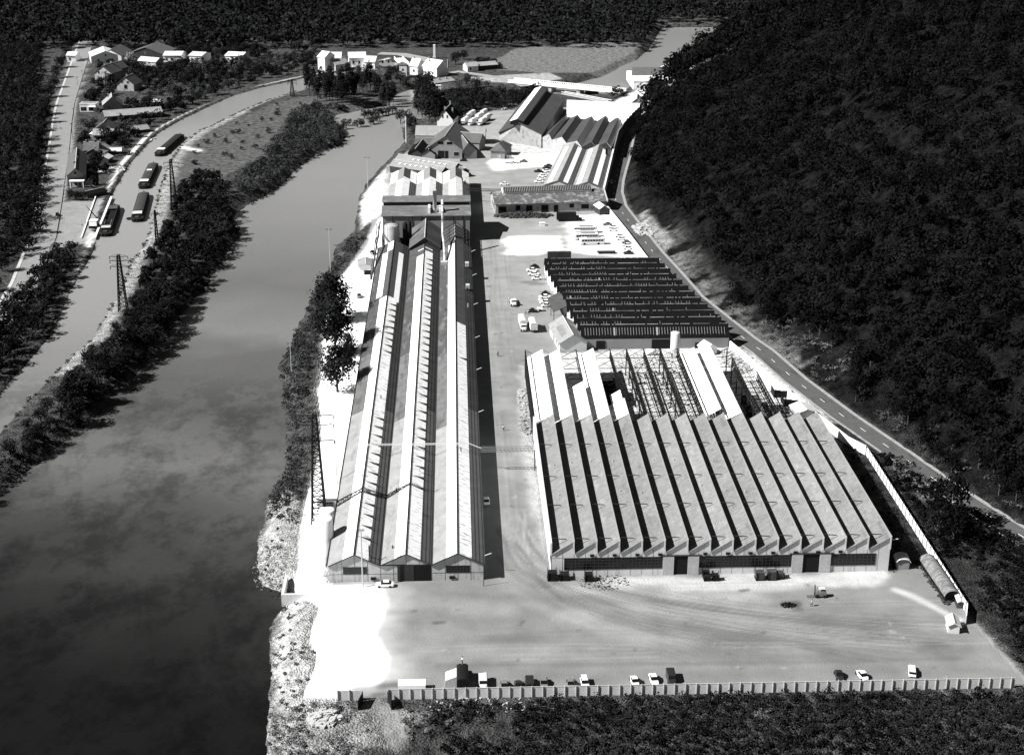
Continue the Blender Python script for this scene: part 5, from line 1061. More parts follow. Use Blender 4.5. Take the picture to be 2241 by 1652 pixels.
H('white_building','small white hall by the top left bend of the road','h1',(250,80),6,(390,80),6,12,4.5,M_whitewall,M_whiteR)
H('white_building','white roofed works further along the top edge','a',(1150,80),6,(1250,85),6,14,4.5,M_whitewall,M_greyf)
H('white_building','long pale works at the top edge past the garden trees','a',(1430,80),6,(1560,85),6,14,4.5,M_whitewall,M_whiteR)
H('tall_house','tall white windowless house at the top beyond the canal','t1',(480,60),12,(580,70),12,11,9,M_whitewall,M_whiteR)
H('small_house','small pale-roofed house beside the tall white one','t1',(600,75),8,(750,75),8,9,5,M_whitewall,M_greyf,wins=[('r',3,1.5,1,1.4),('r',7,1.5,1,1.4)])
H('canal_house','grey-roofed gabled house on the canal bank','t1',(610,190),6.5,(800,165),6.5,9,4.0,M_lime,M_tileL,wins=[('r',5,1,1.2,1.4),('r',9,1,1.2,1.4)])
H('street_row_building','long white street row at the top edge of the view','t1',(850,75),9,(1090,70),9,10,6,M_whitewall,M_greyf,wins=[('r',3+i*4,2,1.2,1.8) for i in range(7)])
H('street_row_building','second white street row with dark windows','t1',(1100,80),9.5,(1250,85),9.5,10,6.5,M_whitewall,M_greyf,wins=[('r',2+i*3.5,2,1.2,2) for i in range(4)])
H('lockside_house','white-roofed house by the lock with dormers, left of a pair','t1',(1770,160),10,(1880,168),10,10,6,M_whitewall,M_white,chim=[(0,1,1),(0,12,1)],wins=[('r',3,2,1,1.5),('r',7,2,1,1.5)])
H('lockside_house','long white-roofed house by the lock, right of a pair','t1',(1990,165),10,(2190,195),10,11,6,M_whitewall,M_white,chim=[(0,1,1.2),(0,18,1.2)])
H('row_cottages','long low terrace with a line of small chimneys above the trees','t1',(1880,405),6,(2300,345),6,9,4.4,M_darkwall,M_tileL,chim=[(1,2,.8),(1,8,.8),(1,14,.8),(1,20,.8)])
c=g('t1',1635,440); t=thing('lock_tower','narrow white tower house beside the lock','tower',(c[0],c[1],0)); MB().box(c[0]-2.6,c[0]+2.2,c[1],c[1]+5,-.3,8.2).build('wall',M_whitewall,t); MB().box(c[0]-2.8,c[0]+2.4,c[1]-.2,c[1]+5.2,8.21,8.5).build('roof',M_tile,t); MB().box(c[0]-.8,c[0]+.2,c[1]-.06,c[1]-.01,4.6,6).build('window',M_glass,t)
c=g('t1',2075,160); t=thing('war_memorial','tall slim white pillar behind the lockside houses','pillar',(c[0],c[1],0)); MB().box(c[0]-1.2,c[0]+1.2,c[1]-1.2,c[1]+1.2,0,1.0).build('plinth',M_conc,t); MB().box(c[0]-.8,c[0]+.8,c[1]-.8,c[1]+.8,1.01,9.5).build('shaft',M_whitewall,t)
c=g('t1',2135,630); t=thing('pump_hut','tiny white square hut on the grass behind the terrace','hut',(c[0],c[1],0)); MB().box(c[0]-1.5,c[0]+1.5,c[1],c[1]+3,-.3,3.4).build('wall',M_whitewall,t); MB().box(c[0]-1.7,c[0]+1.7,c[1]-.2,c[1]+3.2,3.41,3.6).build('roof',M_greyf,t)
H('meadow_house','small white house with hipped roof in the far meadow','c',(150,165),5.5,(235,160),5.5,9,3.6,M_whitewall,M_tileL,chim=[(0,1,.8)])
H('meadow_shed','low hedge-fronted outbuilding beside the meadow house','c',(245,165),4.5,(385,155),4.5,9,3,M_darkwall,M_tileL)
# mill buildings by the hill
c=g('t5',625,790); t=thing('weir_works','white-walled works with stepped dark roofs at the hill foot','works',(c[0],c[1],0))
Wd=26; MB().box(c[0],c[0]+Wd,c[1],c[1]+40,-.3,5.4).build('wall',M_whitewall,t)
for i in range(5): 
    y_=c[1]+i*8; MB().loft([(c[0]-.4+i*.9,y_-.3,5.42),(c[0]-.4+i*.9,y_+5,8.2),(c[0]-.4+i*.9,y_+7.6,5.42)],[(c[0]+Wd+.4,y_-.3,5.42),(c[0]+Wd+.4,y_+5,8.2),(c[0]+Wd+.4,y_+7.6,5.42)]).build('roof',M_tile if i else M_greyf,t)
MB().box(c[0]+15,c[0]+17.2,c[1]-.12,c[1]-.01,0,5).build('window',M_glass,t); MB().box(c[0]+2.4,c[0]+3.4,c[1]-.12,c[1]-.01,1.4,2.9).build('window',M_glass,t); MB().box(c[0]+4.6,c[0]+5.4,c[1]-.12,c[1]-.01,0,2.2).build('door',M_steel,t)
c=g('t5',1520,430); H('pale_roofed_building','small pale-roofed shed above the stepped works','t5',(1500,400),5,(1700,310),5,8,3.4,M_darkwall,M_greyf)
H('pale_roofed_building','second pale-roofed shed further up the river terrace','t5',(1680,300),5,(1850,250),5,9,3.4,M_darkwall,M_greyf)
tr=thing('river_terrace','raised paved terrace with a pale kerb along the upper river','terrace',g('t5',1400,250)+(0,))
TP=[g('t5',1100,385),g('t5',1490,415),g('t5',2010,150),g('t5',1620,140)]
MB().loft([(p[0],p[1],-3.2) for p in TP],[(p[0],p[1],.4) for p in TP]).build('deck',M_grey,tr)
d__,l__=unit(TP[0],TP[3]); MB().obox(((TP[0][0]+TP[3][0])/2,(TP[0][1]+TP[3][1])/2),d__,l__,.8,.41,1.0).build('kerb',M_whitewall,tr)
# bridge over the river head, with balustrade
def bridge(label,A,B,Wd,zt,m,balu=True):
    t=thing('road_bridge',label,'bridge',((A[0]+B[0])/2,(A[1]+B[1])/2,0)); d_,l_=unit(A,B); c=((A[0]+B[0])/2,(A[1]+B[1])/2); n_=(-d_.y,d_.x)
    MB().obox(c,d_,l_,Wd,zt-.8,zt).build('deck',m,t)
    for s in (-1,1):
        cc=(c[0]+n_[0]*s*Wd*.48,c[1]+n_[1]*s*Wd*.48); MB().obox(cc,d_,l_,.35,zt+1.0,zt+1.25).build('handrail',M_whitewall,t)
        if balu:
            b_=MB(); k_=int(l_/1.6)
            for i in range(k_): u=-l_/2+(i+.5)*l_/k_; b_.obox((cc[0]+d_.x*u,cc[1]+d_.y*u),d_,.7,.25,zt,zt+1.02)
            b_.build('balustrade',M_whitewall,t)
    for i in range(4):
        u=-l_/2+(i+.5)*l_/4; MB().obox((c[0]+d_.x*u,c[1]+d_.y*u),d_,2.2,Wd*.8,-6,zt-.81).build('pier',M_lime,t)
    return t
bridge('long white balustraded bridge over the head of the river',g('c',510,300,2),g('c',1400,385,2),8.5,1.6,M_whitewall)
bridge('narrow lower footbridge in front of the white bridge',g('c',920,405,.5),g('c',1290,475,.5),3,.4,M_conc,False)
bridge('short road bridge closing the canal basin',g('t1',1560,150,1),g('t1',1660,245,1),6,.7,M_whitewall)
t=thing('sluice_house','small dark box-shaped sluice house standing in the water','sluice house',g('c',1150,425,-3)+(-3,)); c=g('c',1150,425,-3); MB().box(c[0]-4,c[0]+4,c[1],c[1]+5,-5,1.4).build('body',M_black,t); MB().box(c[0]-4.3,c[0]+4.3,c[1]-.3,c[1]+5.3,1.41,1.7).build('roof',M_greyf,t)
ribbon('far_road',offs(gs('D',[(940,168),(1004,158),(1060,166),(1115,176),(1150,190)]),-3),offs(gs('D',[(940,168),(1004,158),(1060,166),(1115,176),(1150,190)]),3),.35,M_verge)
ribbon('lock_road',offs(gs('D',[(830,118),(880,120),(920,128),(960,140)]),-5),offs(gs('D',[(830,118),(880,120),(920,128),(960,140)]),5),.35,M_verge)
rl=gs('D',[(215,40),(192,85),(177,130),(160,180),(144,228),(137,268),(132,312),(127,345),(119,390),(111,440),(96,520),(58,620),(0,720)])
M_rl=mat('pale_road',.21,noise=((.3,.15),(2,.15)))
ribbon('town_road',offs(rl,-5),offs(rl,4.6),.3,M_rl)
ribbon('pavement',offs(rl,4.7),offs(rl,6.0),.42,M_conc)
# quay wall
q0,q1=g('h2',930,800,-.2),g('h2',665,1450,-.2); t=thing('quay_wall','straight concrete quay edge beside the moored dark barge','quay',(q0[0],q0[1],0)); d__,l__=unit(q0,q1); MB().obox(((q0[0]+q1[0])/2,(q0[1]+q1[1])/2),d__,l__,.9,-2.5,.35).build('coping',M_whitewall,t)
for dx_ in (-5.5,): 
    p0=(q0[0]+dx_-2,q0[1]+2); p1=(q1[0]+dx_,q1[1]); d__,l__=unit(p0,p1); MB().obox(((p0[0]+p1[0])/2,(p0[1]+p1[1])/2),d__,l__,.5,-.2,.5).build('rail_kerb',M_whitewall,t)
# river outfall wall by the yard corner
w0,w1=g('D',619,1325,-3),g('D',622,1288,-3); t=thing('outfall_wall','square concrete outfall wall at the river edge','wall',(w0[0],w0[1],0)); MB().box(w0[0]-.2,w0[0]+7,w0[1]-.4,w0[1]+.2,-4.5,.1).build('front_face',M_greyf,t); MB().box(w0[0]-.2,w0[0]+.4,w0[1]+.21,w0[1]+9,-4.5,.1).build('side_face',M_greyf,t)
# right-hand huts
def vault(name,label,a,b,W,hs,hr,wall,roof):
    d_,L_=unit(a,b); t=thing(name,label,'shed',(a[0],a[1],0)); n=10
    arc=[(-W/2*math.cos(math.pi*i/n),hs+(hr-hs)*math.sin(math.pi*i/n)) for i in range(n+1)]
    MB().extr([(W/2-.2,-.3),(-W/2+.2,-.3)][::-1]+[(u*.94,z-.12) for u,z in arc][::-1],a,b).build('wall',wall,t)
    out=[(u*1.06,z) for u,z in arc]; inn=[(u*1.02,z-.1) for u,z in arc][::-1]
    MB().extr(out+inn,(a[0]-d_.x*.4,a[1]-d_.y*.4),(b[0]+d_.x*.4,b[1]+d_.y*.4)).build('roof',roof,t,False); return t
M_tin=mat('rusty_tin_vault',.2,noise=((.6,.3),(2,.2)),dirt=((.3,1.4,1),.5,.6))
vault('barrel_roof_shed','long barrel-vaulted tin shed lying along the white fence',g('t4',665,865),g('t4',400,400,1.5),3.5,1.6,3.1,M_black,M_tin)
vault('barrel_roof_hut','short hut with a pale curved roof in the shade of the hall',g('t4',120,500),(g('t4',120,500)[0]+.2,g('t4',120,500)[1]+3),3.2,2.0,2.9,M_brick,M_greyf)
gable('tool_shed','small dark crate-like shed at the end of the vaulted shed','shed',g('t4',765,938),(g('t4',765,938)[0]+.3,g('t4',765,938)[1]+2.5),1.5,1.6,1.9,M_darkwall,M_greyf,oh=.1)
gable('site_hut','pale pitched hut cut by the right side of the yard','hut',g('t4',690,1220),(g('t4',690,1220)[0]+.6,g('t4',690,1220)[1]+3.6),2.4,1.9,2.6,M_greyf,M_greyf,oh=.3)
gable('tool_shed','little grey-roofed hut on the wall line behind the hall corner','shed',g('r',735,790),(g('r',735,790)[0]-1,g('r',735,790)[1]+6),6,2.4,3.4,M_lime,M_greyf,oh=.2)
for (lab,k,px,py) in (('open dark steel bin by the white boundary wall, the further','r',550,620),('open dark steel bin by the white boundary wall, the nearer','r',625,690)):
    c=g(k,px,py); t=thing('scrap_bin',lab,'bin',(c[0],c[1],0)); MB().box(c[0]-2.4,c[0]+2.2,c[1],c[1]+.2,-.1,2.2).build('side',M_black,t); MB().box(c[0]-2.4,c[0]-2.2,c[1]+.21,c[1]+5,-.1,2.2).build('side',M_black,t); MB().box(c[0]+2.0,c[0]+2.2,c[1]+.21,c[1]+5,-.1,2.2).build('side',M_greyf,t); MB().box(c[0]-2.1,c[0]+1.9,c[1]+.21,c[1]+5,.2,.6).build('load',M_rust,t)
# ---- town trees (after the houses so they keep clear of them)
x,y=infill(twn,6.2,rg)
k=np.ones(len(x),bool)
for a_,b_,w_ in HZ: k&=dist_line(x,y,[a_,b_])>w_
k&=dist_line(x,y,rl)>8; k&=sdf(x,y,CAN)<-9
# keep some gardens open
k&=(fbm(x,y,22)>np.where(y>960,.30,.42))
x,y=x[k],y[k]
for i in range(len(x)):
    if i%7: (extra(x[i],y[i],.45+.4*random.random()) if fbm(x[i:i+1],y[i:i+1],30)[0]>.5 else EXM.append((x[i],y[i],1.6+1.6*random.random(),2.5+3*random.random()))); continue
    kk='round' if (fbm(x[i:i+1],y[i:i+1],30)[0]>.5) else 'mid'
    plant((kk,i%3),x[i],y[i],.5+.5*random.random(),'dark garden tree between the town houses' if kk=='round' else 'grey-green garden tree between the town houses','garden trees of the town')
c=g('h1',1250,330); plant(('pale',0),c[0],c[1],1.2,'pale silvery tree standing out in the dark town gardens','pale town tree')
for i in range(26):
    v=.2+i*.44; j=min(int(v),len(rl)-2); f=v-j; cx=rl[j][0]*(1-f)+rl[j+1][0]*f; cy=rl[j][1]*(1-f)+rl[j+1][1]*f
    plant(('round',i%4),cx-9.5-random.random()*2,cy,.75+.3*random.random(),'dark avenue tree on the left side of the town road','avenue trees of the town road')
x,y=infill(gs('D',[(-120,600),(-60,100),(90,100),(98,250),(96,400),(85,560)]),7,rg)
for i in range(len(x)): extra(x[i],y[i],.8+.3*random.random())
x,y=infill(gs('D',[(60,640),(118,560),(160,560),(185,575),(150,650),(112,715),(50,800),(-60,860),(-60,740)]),5.5,rg); k=sdf(x,y,CAN)<-4
for i in range(len(x)):
    if k[i]: extra(x[i],y[i],.6+.3*random.random())
c=g('h2',370,850); 
for i in range(3): plant(('round',i),c[0]-3+i*3,c[1]+random.random()*2,.5,'round dark bush group at the plaza corner','bushes at the plaza corner','bush')
# ---- ground cover and woods too dense to count: one object each
def cover(name,label,x,y,r,h,nl,nf,ls,m,seed,zoff=0):
    rg_=np.random.default_rng(seed); n=len(x); z=zf(x,y)+zoff; s=.6+.8*rg_.random(n)
    R=np.stack([r*s,r*s,h*s*.6],1); C=np.stack([x,y,z+h*s*.35],1)
    o=quadmesh(name,leafcloud(C,R,nl,nf,ls,rg_),m); tag(o,label,name.replace('_',' '),kind='stuff'); return o
x,y=infill(gs('D',[(640,1160),(585,1120),(590,1070),(628,1030),(632,900),(610,800),(650,710),(690,640),(735,560),(770,520),(800,520),(770,560),(735,600),(715,640),(700,700),(690,760),(675,830),(672,900),(668,980),(650,1060)]),2.1,rg); k=(sdf(x,y,RIV)<-.4)&(fbm(x,y,9)>.36); x,y=x[k],y[k]
cover('bank_scrub','tangled grey scrub along the yard side of the river',x,y,1.5,1.8,4,16,.42,L_mid,1)
x,y=infill(gs('D',[(560,1250),(585,1160),(560,1210),(600,1120),(640,1090),(610,1200),(590,1280),(640,1300),(680,1380),(690,1470),(640,1560),(600,1640),(590,1500),(600,1350)]),2.2,rg); k=(sdf(x,y,RIV)<-.3)&(fbm(x,y,5)>.5); x,y=x[k],y[k]
cover('bank_scrub','sparse pale weeds on the rubble slope of the river bank',x,y,.8,.7,3,10,.35,L_light,2)
x,y=infill([(-38,262),(-5,260),(40,261.5),(140,261),(200,262),(230,180),(120,175),(30,180),(-42,175),(-46,235)],1.75,rg); k=(sdf(x,y,RIV)<-1)&visible(np.stack([x,y,x*0],1),60)&(np.hypot(x+17,(y-252)*.6)>6)&((fbm(x,y,7)>.42)|(x>10)); x,y=x[k],y[k]
kk=(fbm(x,y,12)>.82)|(x<-6)&(y>240)
cover('foreground_scrub','dark tangled brambles filling the slope before the front fence',x[~kk],y[~kk],1.3,1.6,4,16,.36,L_dark,3)
cover('foreground_weeds','paler weeds and rough grass just outside the front fence',x[kk],y[kk],1.1,1.0,3,16,.3,L_light,4)
x,y=infill(gs('D',[(1905,990),(1960,1005),(2020,1045),(2130,1115),(2300,1230),(2500,1700),(2128,1345),(2108,1300),(2000,1125)]),2.2,rg); k=(x>114.8)&visible(np.stack([x,y,x*0],1),60); x,y=x[k],y[k]; k=fbm(x,y,9)>.4
cover('roadside_scrub','dark scrub between the white fence and the hill road',x[k],y[k],1.5,2.0,4,16,.45,L_hill,5)
x,y=infill(gs('D',[(1955,1240),(1840,950),(1870,960),(1900,1000),(1965,1090),(2060,1230),(2030,1240)]),2.0,rg); k=(fbm(x,y,6)>.5)&(x<112); cover('rough_grass','dark rough growth behind the modern hall',x[k],y[k],.8,.8,3,10,.35,L_dark,6)
# far-side canal bank reeds / island margins
x,y=infill(grown(CAN,5),2.0,rg); s_=sdf(x,y,CAN); k=(s_<-.2)&(s_>-1.6)&(fbm(x,y,6)>.4); x,y=x[k],y[k]; cover('canal_reeds','low reeds and grass along both canal banks',x,y,.9,.8,3,9,.4,L_mid,7)
x,y=infill(W1,3.2,rg); s_=sdf(x,y,RIV); k=(s_<.8)&(s_>-7); x,y=x[k],y[k]; cover('river_margin','dark overhanging growth along the island shore',x,y,1.8,2.2,4,14,.5,L_dark,8)
x,y=infill(W2,3.0,rg); cover('upper_bank_scrub','dense grey thicket on the upper island bank',x,y,1.6,1.5,4,12,.5,L_mid,12)
# hill forest
pts=[]
for (r0,r1,st) in ((250,520,6.6),(520,800,8),(800,1150,10),(1150,2100,14)):
    gxx,gyy=np.meshgrid(np.arange(60,1100,st),np.arange(180,2100,st)); x=gxx.ravel()+(rg.random(gxx.size)-.5)*st*.9; y=gyy.ravel()+(rg.random(gxx.size)-.5)*st*.9
    d_=np.hypot(x,y); k=(d_>=r0)&(d_<r1)&inpoly(x,y,HILL); x,y=x[k],y[k]
    k=visible(np.stack([x,y,zf(x,y)+5],1),120); x,y=x[k],y[k]; pts.append(np.stack([x,y,np.full(len(x),st)],1))
P=np.concatenate(pts); dh_=dist_line(P[:,0],P[:,1],hillfoot); foot=4.5+12*fbm(P[:,0],P[:,1],25)*(P[:,1]>430)*(P[:,1]<625)
P_=P[dh_>foot]; st=P_[:,2]; x,y=P_[:,0],P_[:,1]; n=len(x); z=zf(x,y)
s=(.75+.6*rg.random(n)); big=(rg.random(n)<.08); s=np.where(big,s*1.3,s)
R=np.stack([st*.60*s,st*.60*s,(st*.42+2.4)*s],1); C=np.stack([x,y,z+2.0+R[:,2]*.6+9.0*fbm(x*1.3,y*1.3,17)+4*rg.random(n)],1)
near=st<9
V=np.concatenate([leafcloud(C[near],R[near],9,34,.8,rg,jit=.35),leafcloud(C[~near],R[~near],7,24,1.4,rg,jit=.35)])
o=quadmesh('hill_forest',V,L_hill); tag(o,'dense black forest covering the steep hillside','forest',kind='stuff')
Pf=P[(dh_<=foot+3)&(dh_>1.0)&(P[:,2]<8)]; k=fbm(Pf[:,0],Pf[:,1],8)>.34; Pf=Pf[k]
xx=np.repeat(Pf[:,0],4)+rg.normal(size=len(Pf)*4)*2.2; yy=np.repeat(Pf[:,1],4)+rg.normal(size=len(Pf)*4)*2.2; k=dist_line(xx,yy,rc)>6.2; xx,yy=xx[k],yy[k]
cover('hill_foot_scrub','pale scrub and chalky grass at the foot of the hill',xx,yy,1.9,1.5,4,15,.42,L_foot,9)
# individual trees along the forest edge
e_=P[(dh_>foot-2)&(dh_<foot+5)&(P[:,2]<8)]; e_=e_[rg.permutation(len(e_))[:42]]
for i,(x_,y_,_) in enumerate(e_): plant(('hill',i%2),x_,y_,.55+.45*random.random(),'black-green tree at the lower edge of the hill forest','trees at the forest edge')
for i,(px,py,s) in enumerate([(2058,1110,1.0),(2072,1130,1.25),(2050,1150,1.0),(2085,1165,1.0)]): c=g('D',px,py+22); plant(('hill',i%2),c[0],c[1],s,'dark tree clump overhanging the bend of the hill road','trees overhanging the hill road')
E_=np.array(EX); z=zf(E_[:,0],E_[:,1]); k=visible(np.stack([E_[:,0],E_[:,1],z],1),160); E_,z=E_[k],z[k]
o=quadmesh('valley_woods',leafcloud(np.stack([E_[:,0],E_[:,1],z+E_[:,3]*.55],1),np.stack([E_[:,2],E_[:,2],E_[:,3]*.48],1),9,26,.75,rg,sym=True),L_dark); tag(o,'massed dark trees of the town gardens and woods','wood',kind='stuff')
E_=np.array(EXM); z=zf(E_[:,0],E_[:,1])
o=quadmesh('valley_thickets',leafcloud(np.stack([E_[:,0],E_[:,1],z+E_[:,3]*.5],1),np.stack([E_[:,2],E_[:,2],E_[:,3]*.5],1),8,22,.6,rg,sym=True),L_mid); tag(o,'massed grey-green thickets on the banks and in the gardens','thicket',kind='stuff')
# far woods closing the valley
x1_,y1_=[],[]
gxx,gyy=np.meshgrid(np.arange(-620,420,9),np.arange(1130,1500,9)); x=gxx.ravel()+(rg.random(gxx.size)-.5)*9; y=gyy.ravel()+(rg.random(gxx.size)-.5)*9
k=visible(np.stack([x,y,x*0],1),80)&(sdf(x,y,RIV)<-6)&~inpoly(x,y,HILL)&(sdf(x,y,TP)<-5)&((fbm(x,y,60)>.2)|(y>1150)); x,y=x[k],y[k]; n=len(x)
s=.8+.5*rg.random(n); R=np.stack([5.6*s,5.6*s,5*s],1); C=np.stack([x,y,zf(x,y)+5.5*s],1)
o=quadmesh('far_wood',leafcloud(C,R,5,16,1.9,rg),L_dark); tag(o,'dark wood closing the valley beyond the town','wood',kind='stuff')
# ================================================================ VEHICLES, BOATS, PYLONS, PEOPLE, SMALL THINGS
def sect(pts): return pts
def car(name,label,m,kind='saloon'):
    t=thing(name,label,'car',(0,0,0)); Ln,Wd=(4.2,1.6) if kind!='van' else (4.4,1.75)
    def ring(y,w,z0,z1,b=.12): return [(-w,y,z0),(w,y,z0),(w,y,z1-b),(w-b,y,z1),(-w+b,y,z1),(-w,y,z1-b)]
    B=MB(); hw=Wd/2
    if kind=='van': R_=[ring(-2.2,hw*.94,.35,1.7),ring(-2.0,hw,.3,1.9),ring(.9,hw,.3,1.9),ring(1.5,hw*.97,.3,1.2),ring(2.2,hw*.85,.4,.9)]
    elif kind=='small': R_=[ring(-1.9,hw*.7,.45,.7),ring(-1.4,hw*.9,.3,.95),ring(0,hw,.3,.95),ring(1.2,hw*.9,.3,.9),ring(1.85,hw*.65,.42,.66)]
    else: R_=[ring(-2.1,hw*.88,.4,.8),ring(-1.8,hw,.3,.92),ring(0,hw,.28,.95),ring(1.6,hw*.98,.3,.9),ring(2.1,hw*.86,.4,.75)]
    for i in range(len(R_)-1): B.loft(R_[i],R_[i+1],cap=False)
    k=len(B.v); B.v+=R_[0]+R_[-1]; B.f+=[tuple(range(k+5,k-1,-1)),tuple(range(k+6,k+12))]
    B.build('body',m,t)
    if kind=='van':
        MB().loft([(-hw*.93,.95,1.15),(hw*.93,.95,1.15),(hw*.9,.95,1.8),(-hw*.9,.95,1.8)],[(-hw*.93,1.5,1.15),(hw*.93,1.5,1.15),(hw*.85,1.2,1.75),(-hw*.85,1.2,1.75)]).build('windscreen',M_glass,t)
    else:
        z1=1.42; ya,yb,yc,yd=((-1.5,-.95,.25,.95) if kind=='saloon' else (-1.3,-.6,.3,.85)) if kind!='estate' else (-2.0,-1.8,.25,.9)
        MB().loft([(-hw*.9,ya,.93),(hw*.9,ya,.93),(hw*.9,yd,.93),(-hw*.9,yd,.93)],[(-hw*.74,yb,z1),(hw*.74,yb,z1),(hw*.74,yc,z1),(-hw*.74,yc,z1)]).build('windows',M_glass,t)
        MB().loft([(-hw*.77,yb-.06,z1+.004),(hw*.77,yb-.06,z1+.004),(hw*.77,yc+.06,z1+.004),(-hw*.77,yc+.06,z1+.004)],[(-hw*.66,yb+.05,z1+.08),(hw*.66,yb+.05,z1+.08),(hw*.66,yc-.05,z1+.08),(-hw*.66,yc-.05,z1+.08)]).build('roof',m,t)
    for s in (-1,1):
        for y in (-1.25,1.3): MB().bar((s*(hw-.16),y,.32),(s*(hw+.02),y,.32),.32,12).build('wheel',M_tyre,t)
        MB().box(s*hw*.62-.1,s*hw*.62+.1,2.02,2.14,.55,.7).build('headlight',M_met,t)
    return t
pool={}
def vehicle(key,mk,x,y,rz,label,group,z=0):
    if key not in pool: o=mk(); pool[key]=o; o.location=(x,y,z); o.rotation_euler=(0,0,rz)
    else: o=dup(pool[key],(x,y,z),rz)
    o['label']=label
    if group: o['group']=group
    return o
mkW=lambda: car('parked_car','',M_carW); mkD=lambda: car('parked_car','',M_carD); mkG=lambda: car('parked_car','',M_carG)
mkWs=lambda: car('parked_car','',M_carW,'small'); mkDs=lambda: car('parked_car','',M_carD,'small'); mkGs=lambda: car('parked_car','',M_carG,'small'); mkWe=lambda: car('parked_car','',M_carW,'estate'); mkVG=lambda: car('delivery_van','',M_greyf,'van'); mkVD=lambda: car('delivery_van','',M_carD,'van')
mkcr=dict(W=mkW,D=mkD,G=mkG,Ws=mkWs,Ds=mkDs,Gs=mkGs,We=mkWe,VG=mkVG,VD=mkVD)
# row of cars behind the front fence
for key,k,px,py,rz,lab in [('VG','q',88,1070,3.14,'pale grey van behind the front fence, nearest the black lorry'),('Gs','q',262,1085,0,'small dark-roofed car behind the front fence, first right of the pale van'),('Ds','q',375,1085,0,'small dark car behind the front fence beside the black van'),('VD','q',465,1070,0,'black van behind the front fence between two dark cars'),('G','q',583,1070,3.14,'long grey car behind the front fence right of the black van'),('Gs','q',800,1070,0,'grey small car behind the fence left of a white one'),('We','q',915,1068,3.2,'white car behind the front fence beside the half-grey small car'),('Ws','q',1318,1050,.1,'white rounded car, left of the two whites mid fence'),('W','q',1475,1040,3.2,'white car right of the rounded white one by the fence'),('VD','q',1615,1030,3.14,'dark van parked right of the two white cars'),('Ds','o',985,1322,3.1,'black car far along the fence toward the right'),('Ws','o',1160,1322,.2,'white rounded car far along the fence beside the black one'),('We','o',1535,1290,-.25,'large white finned car parked at the right end of the fence')]:
    c=g(k,px,py,.9); vehicle(key,mkcr[key],c[0],c[1]+.6,rz,lab,'cars along the front fence')
c=g('p',1205,290,.3); vehicle('W',mkcr['W'],c[0],c[1]+.8,1.57,'white rounded saloon parked before the middle shed door',None)
c=g('m',1970,630,.8); vehicle('W',mkcr['W'],c[0],c[1],0,'white car standing in the black shade of the long shed',None)
# other cars
for i,(key,k,px,py,rz,lab) in enumerate([('Ds','f',280,240,1.5,'dark car at the back of the row by the old factory wall'),('W','f',262,268,1.5,'white car in the row by the old factory wall, second from back'),('W','f',275,298,1.5,'white car in the row by the old factory wall, third from back'),('Ws','f',300,332,1.6,'nearest white car of the row by the old factory wall'),
    ('Ds','f',368,450,1.5,'dark car tucked behind the whites beside the canopy'),('W','f',362,478,1.6,'white car beside the canopy, rearmost'),('W','f',358,500,1.6,'white car beside the canopy, second'),('W','f',368,520,1.7,'white car beside the canopy, third'),('Ws','f',376,545,1.7,'white car beside the canopy, nearest'),
    ('Ds','f',265,588,1.57,'black saloon alone in the yard near the trucks'),
    ('G','t6',910,580,1.57,'grey car at the far end of the yard wall row'),('W','t6',1020,630,1.57,'white car second along the yard wall row'),('W','t6',1035,690,1.57,'white saloon third along the yard wall row'),('W','t6',1160,820,1.57,'white car fourth along the yard wall row'),('W','t6',1200,880,1.57,'white saloon fifth along the yard wall row'),('G','t6',1310,960,1.5,'grey car sixth along the yard wall row'),('W','t6',1320,1020,1.57,'white car seventh along the yard wall row'),('W','t6',1340,1080,1.57,'white saloon just before the black car'),('D','t6',1350,1180,1.57,'black rounded car nearest the old factory roof'),
    ('D','t2',985,340,1.5,'dark car at the top of the shed-side row'),('D','t2',965,370,1.5,'second dark car of the shed-side row'),('W','t2',950,420,1.5,'white car in the shed-side row, third'),('W','t2',925,470,1.5,'white car in the shed-side row, fourth'),('W','t2',900,500,1.5,'white car in the shed-side row, fifth'),('W','t2',880,540,1.5,'white car in the shed-side row, sixth'),('W','t2',840,590,1.5,'white car at the near end of the shed-side row'),
    ('D','t2',830,425,1.5,'dark open car standing in the middle of the back yard'),('W','t2',295,630,1.5,'white car with dark roof parked by the lattice gantry'),('Ws','t2',1978,600,.1,'white car driving on the hill road beside the works'),
    ('W','h3',1440,150,1.6,'white car at the left of the far cluster by the trees'),('W','h3',1490,155,1.4,'second white car of the far cluster by the trees'),('G','h3',1530,105,1.4,'pale van-like car behind the far cluster'),('D','h3',1610,115,1.6,'dark car at the right of the far cluster'),('W','h3',1760,90,1.5,'white car beside the great hall corner'),
    ('Ds','e',660,130,.3,'dark car in the river yard by the pipe trestles'),('Gs','e',555,470,.1,'small pale truck-like car in the river yard'),('Ds','h3',890,955,1.57,'dark car parked at the brick wing door'),('G','t2',600,270,1.57,'dark car by the white lodge wall'),('Ds','t2',900,1140,1.2,'dark tractor-like car at the workshop bays'),('Ds','a',80,1360,.2,'dark car at the left edge of the plaza')]):
    c=g(k,px,py,.5); vehicle(key,mkcr[key],c[0],c[1],rz,lab,'cars parked about the works')
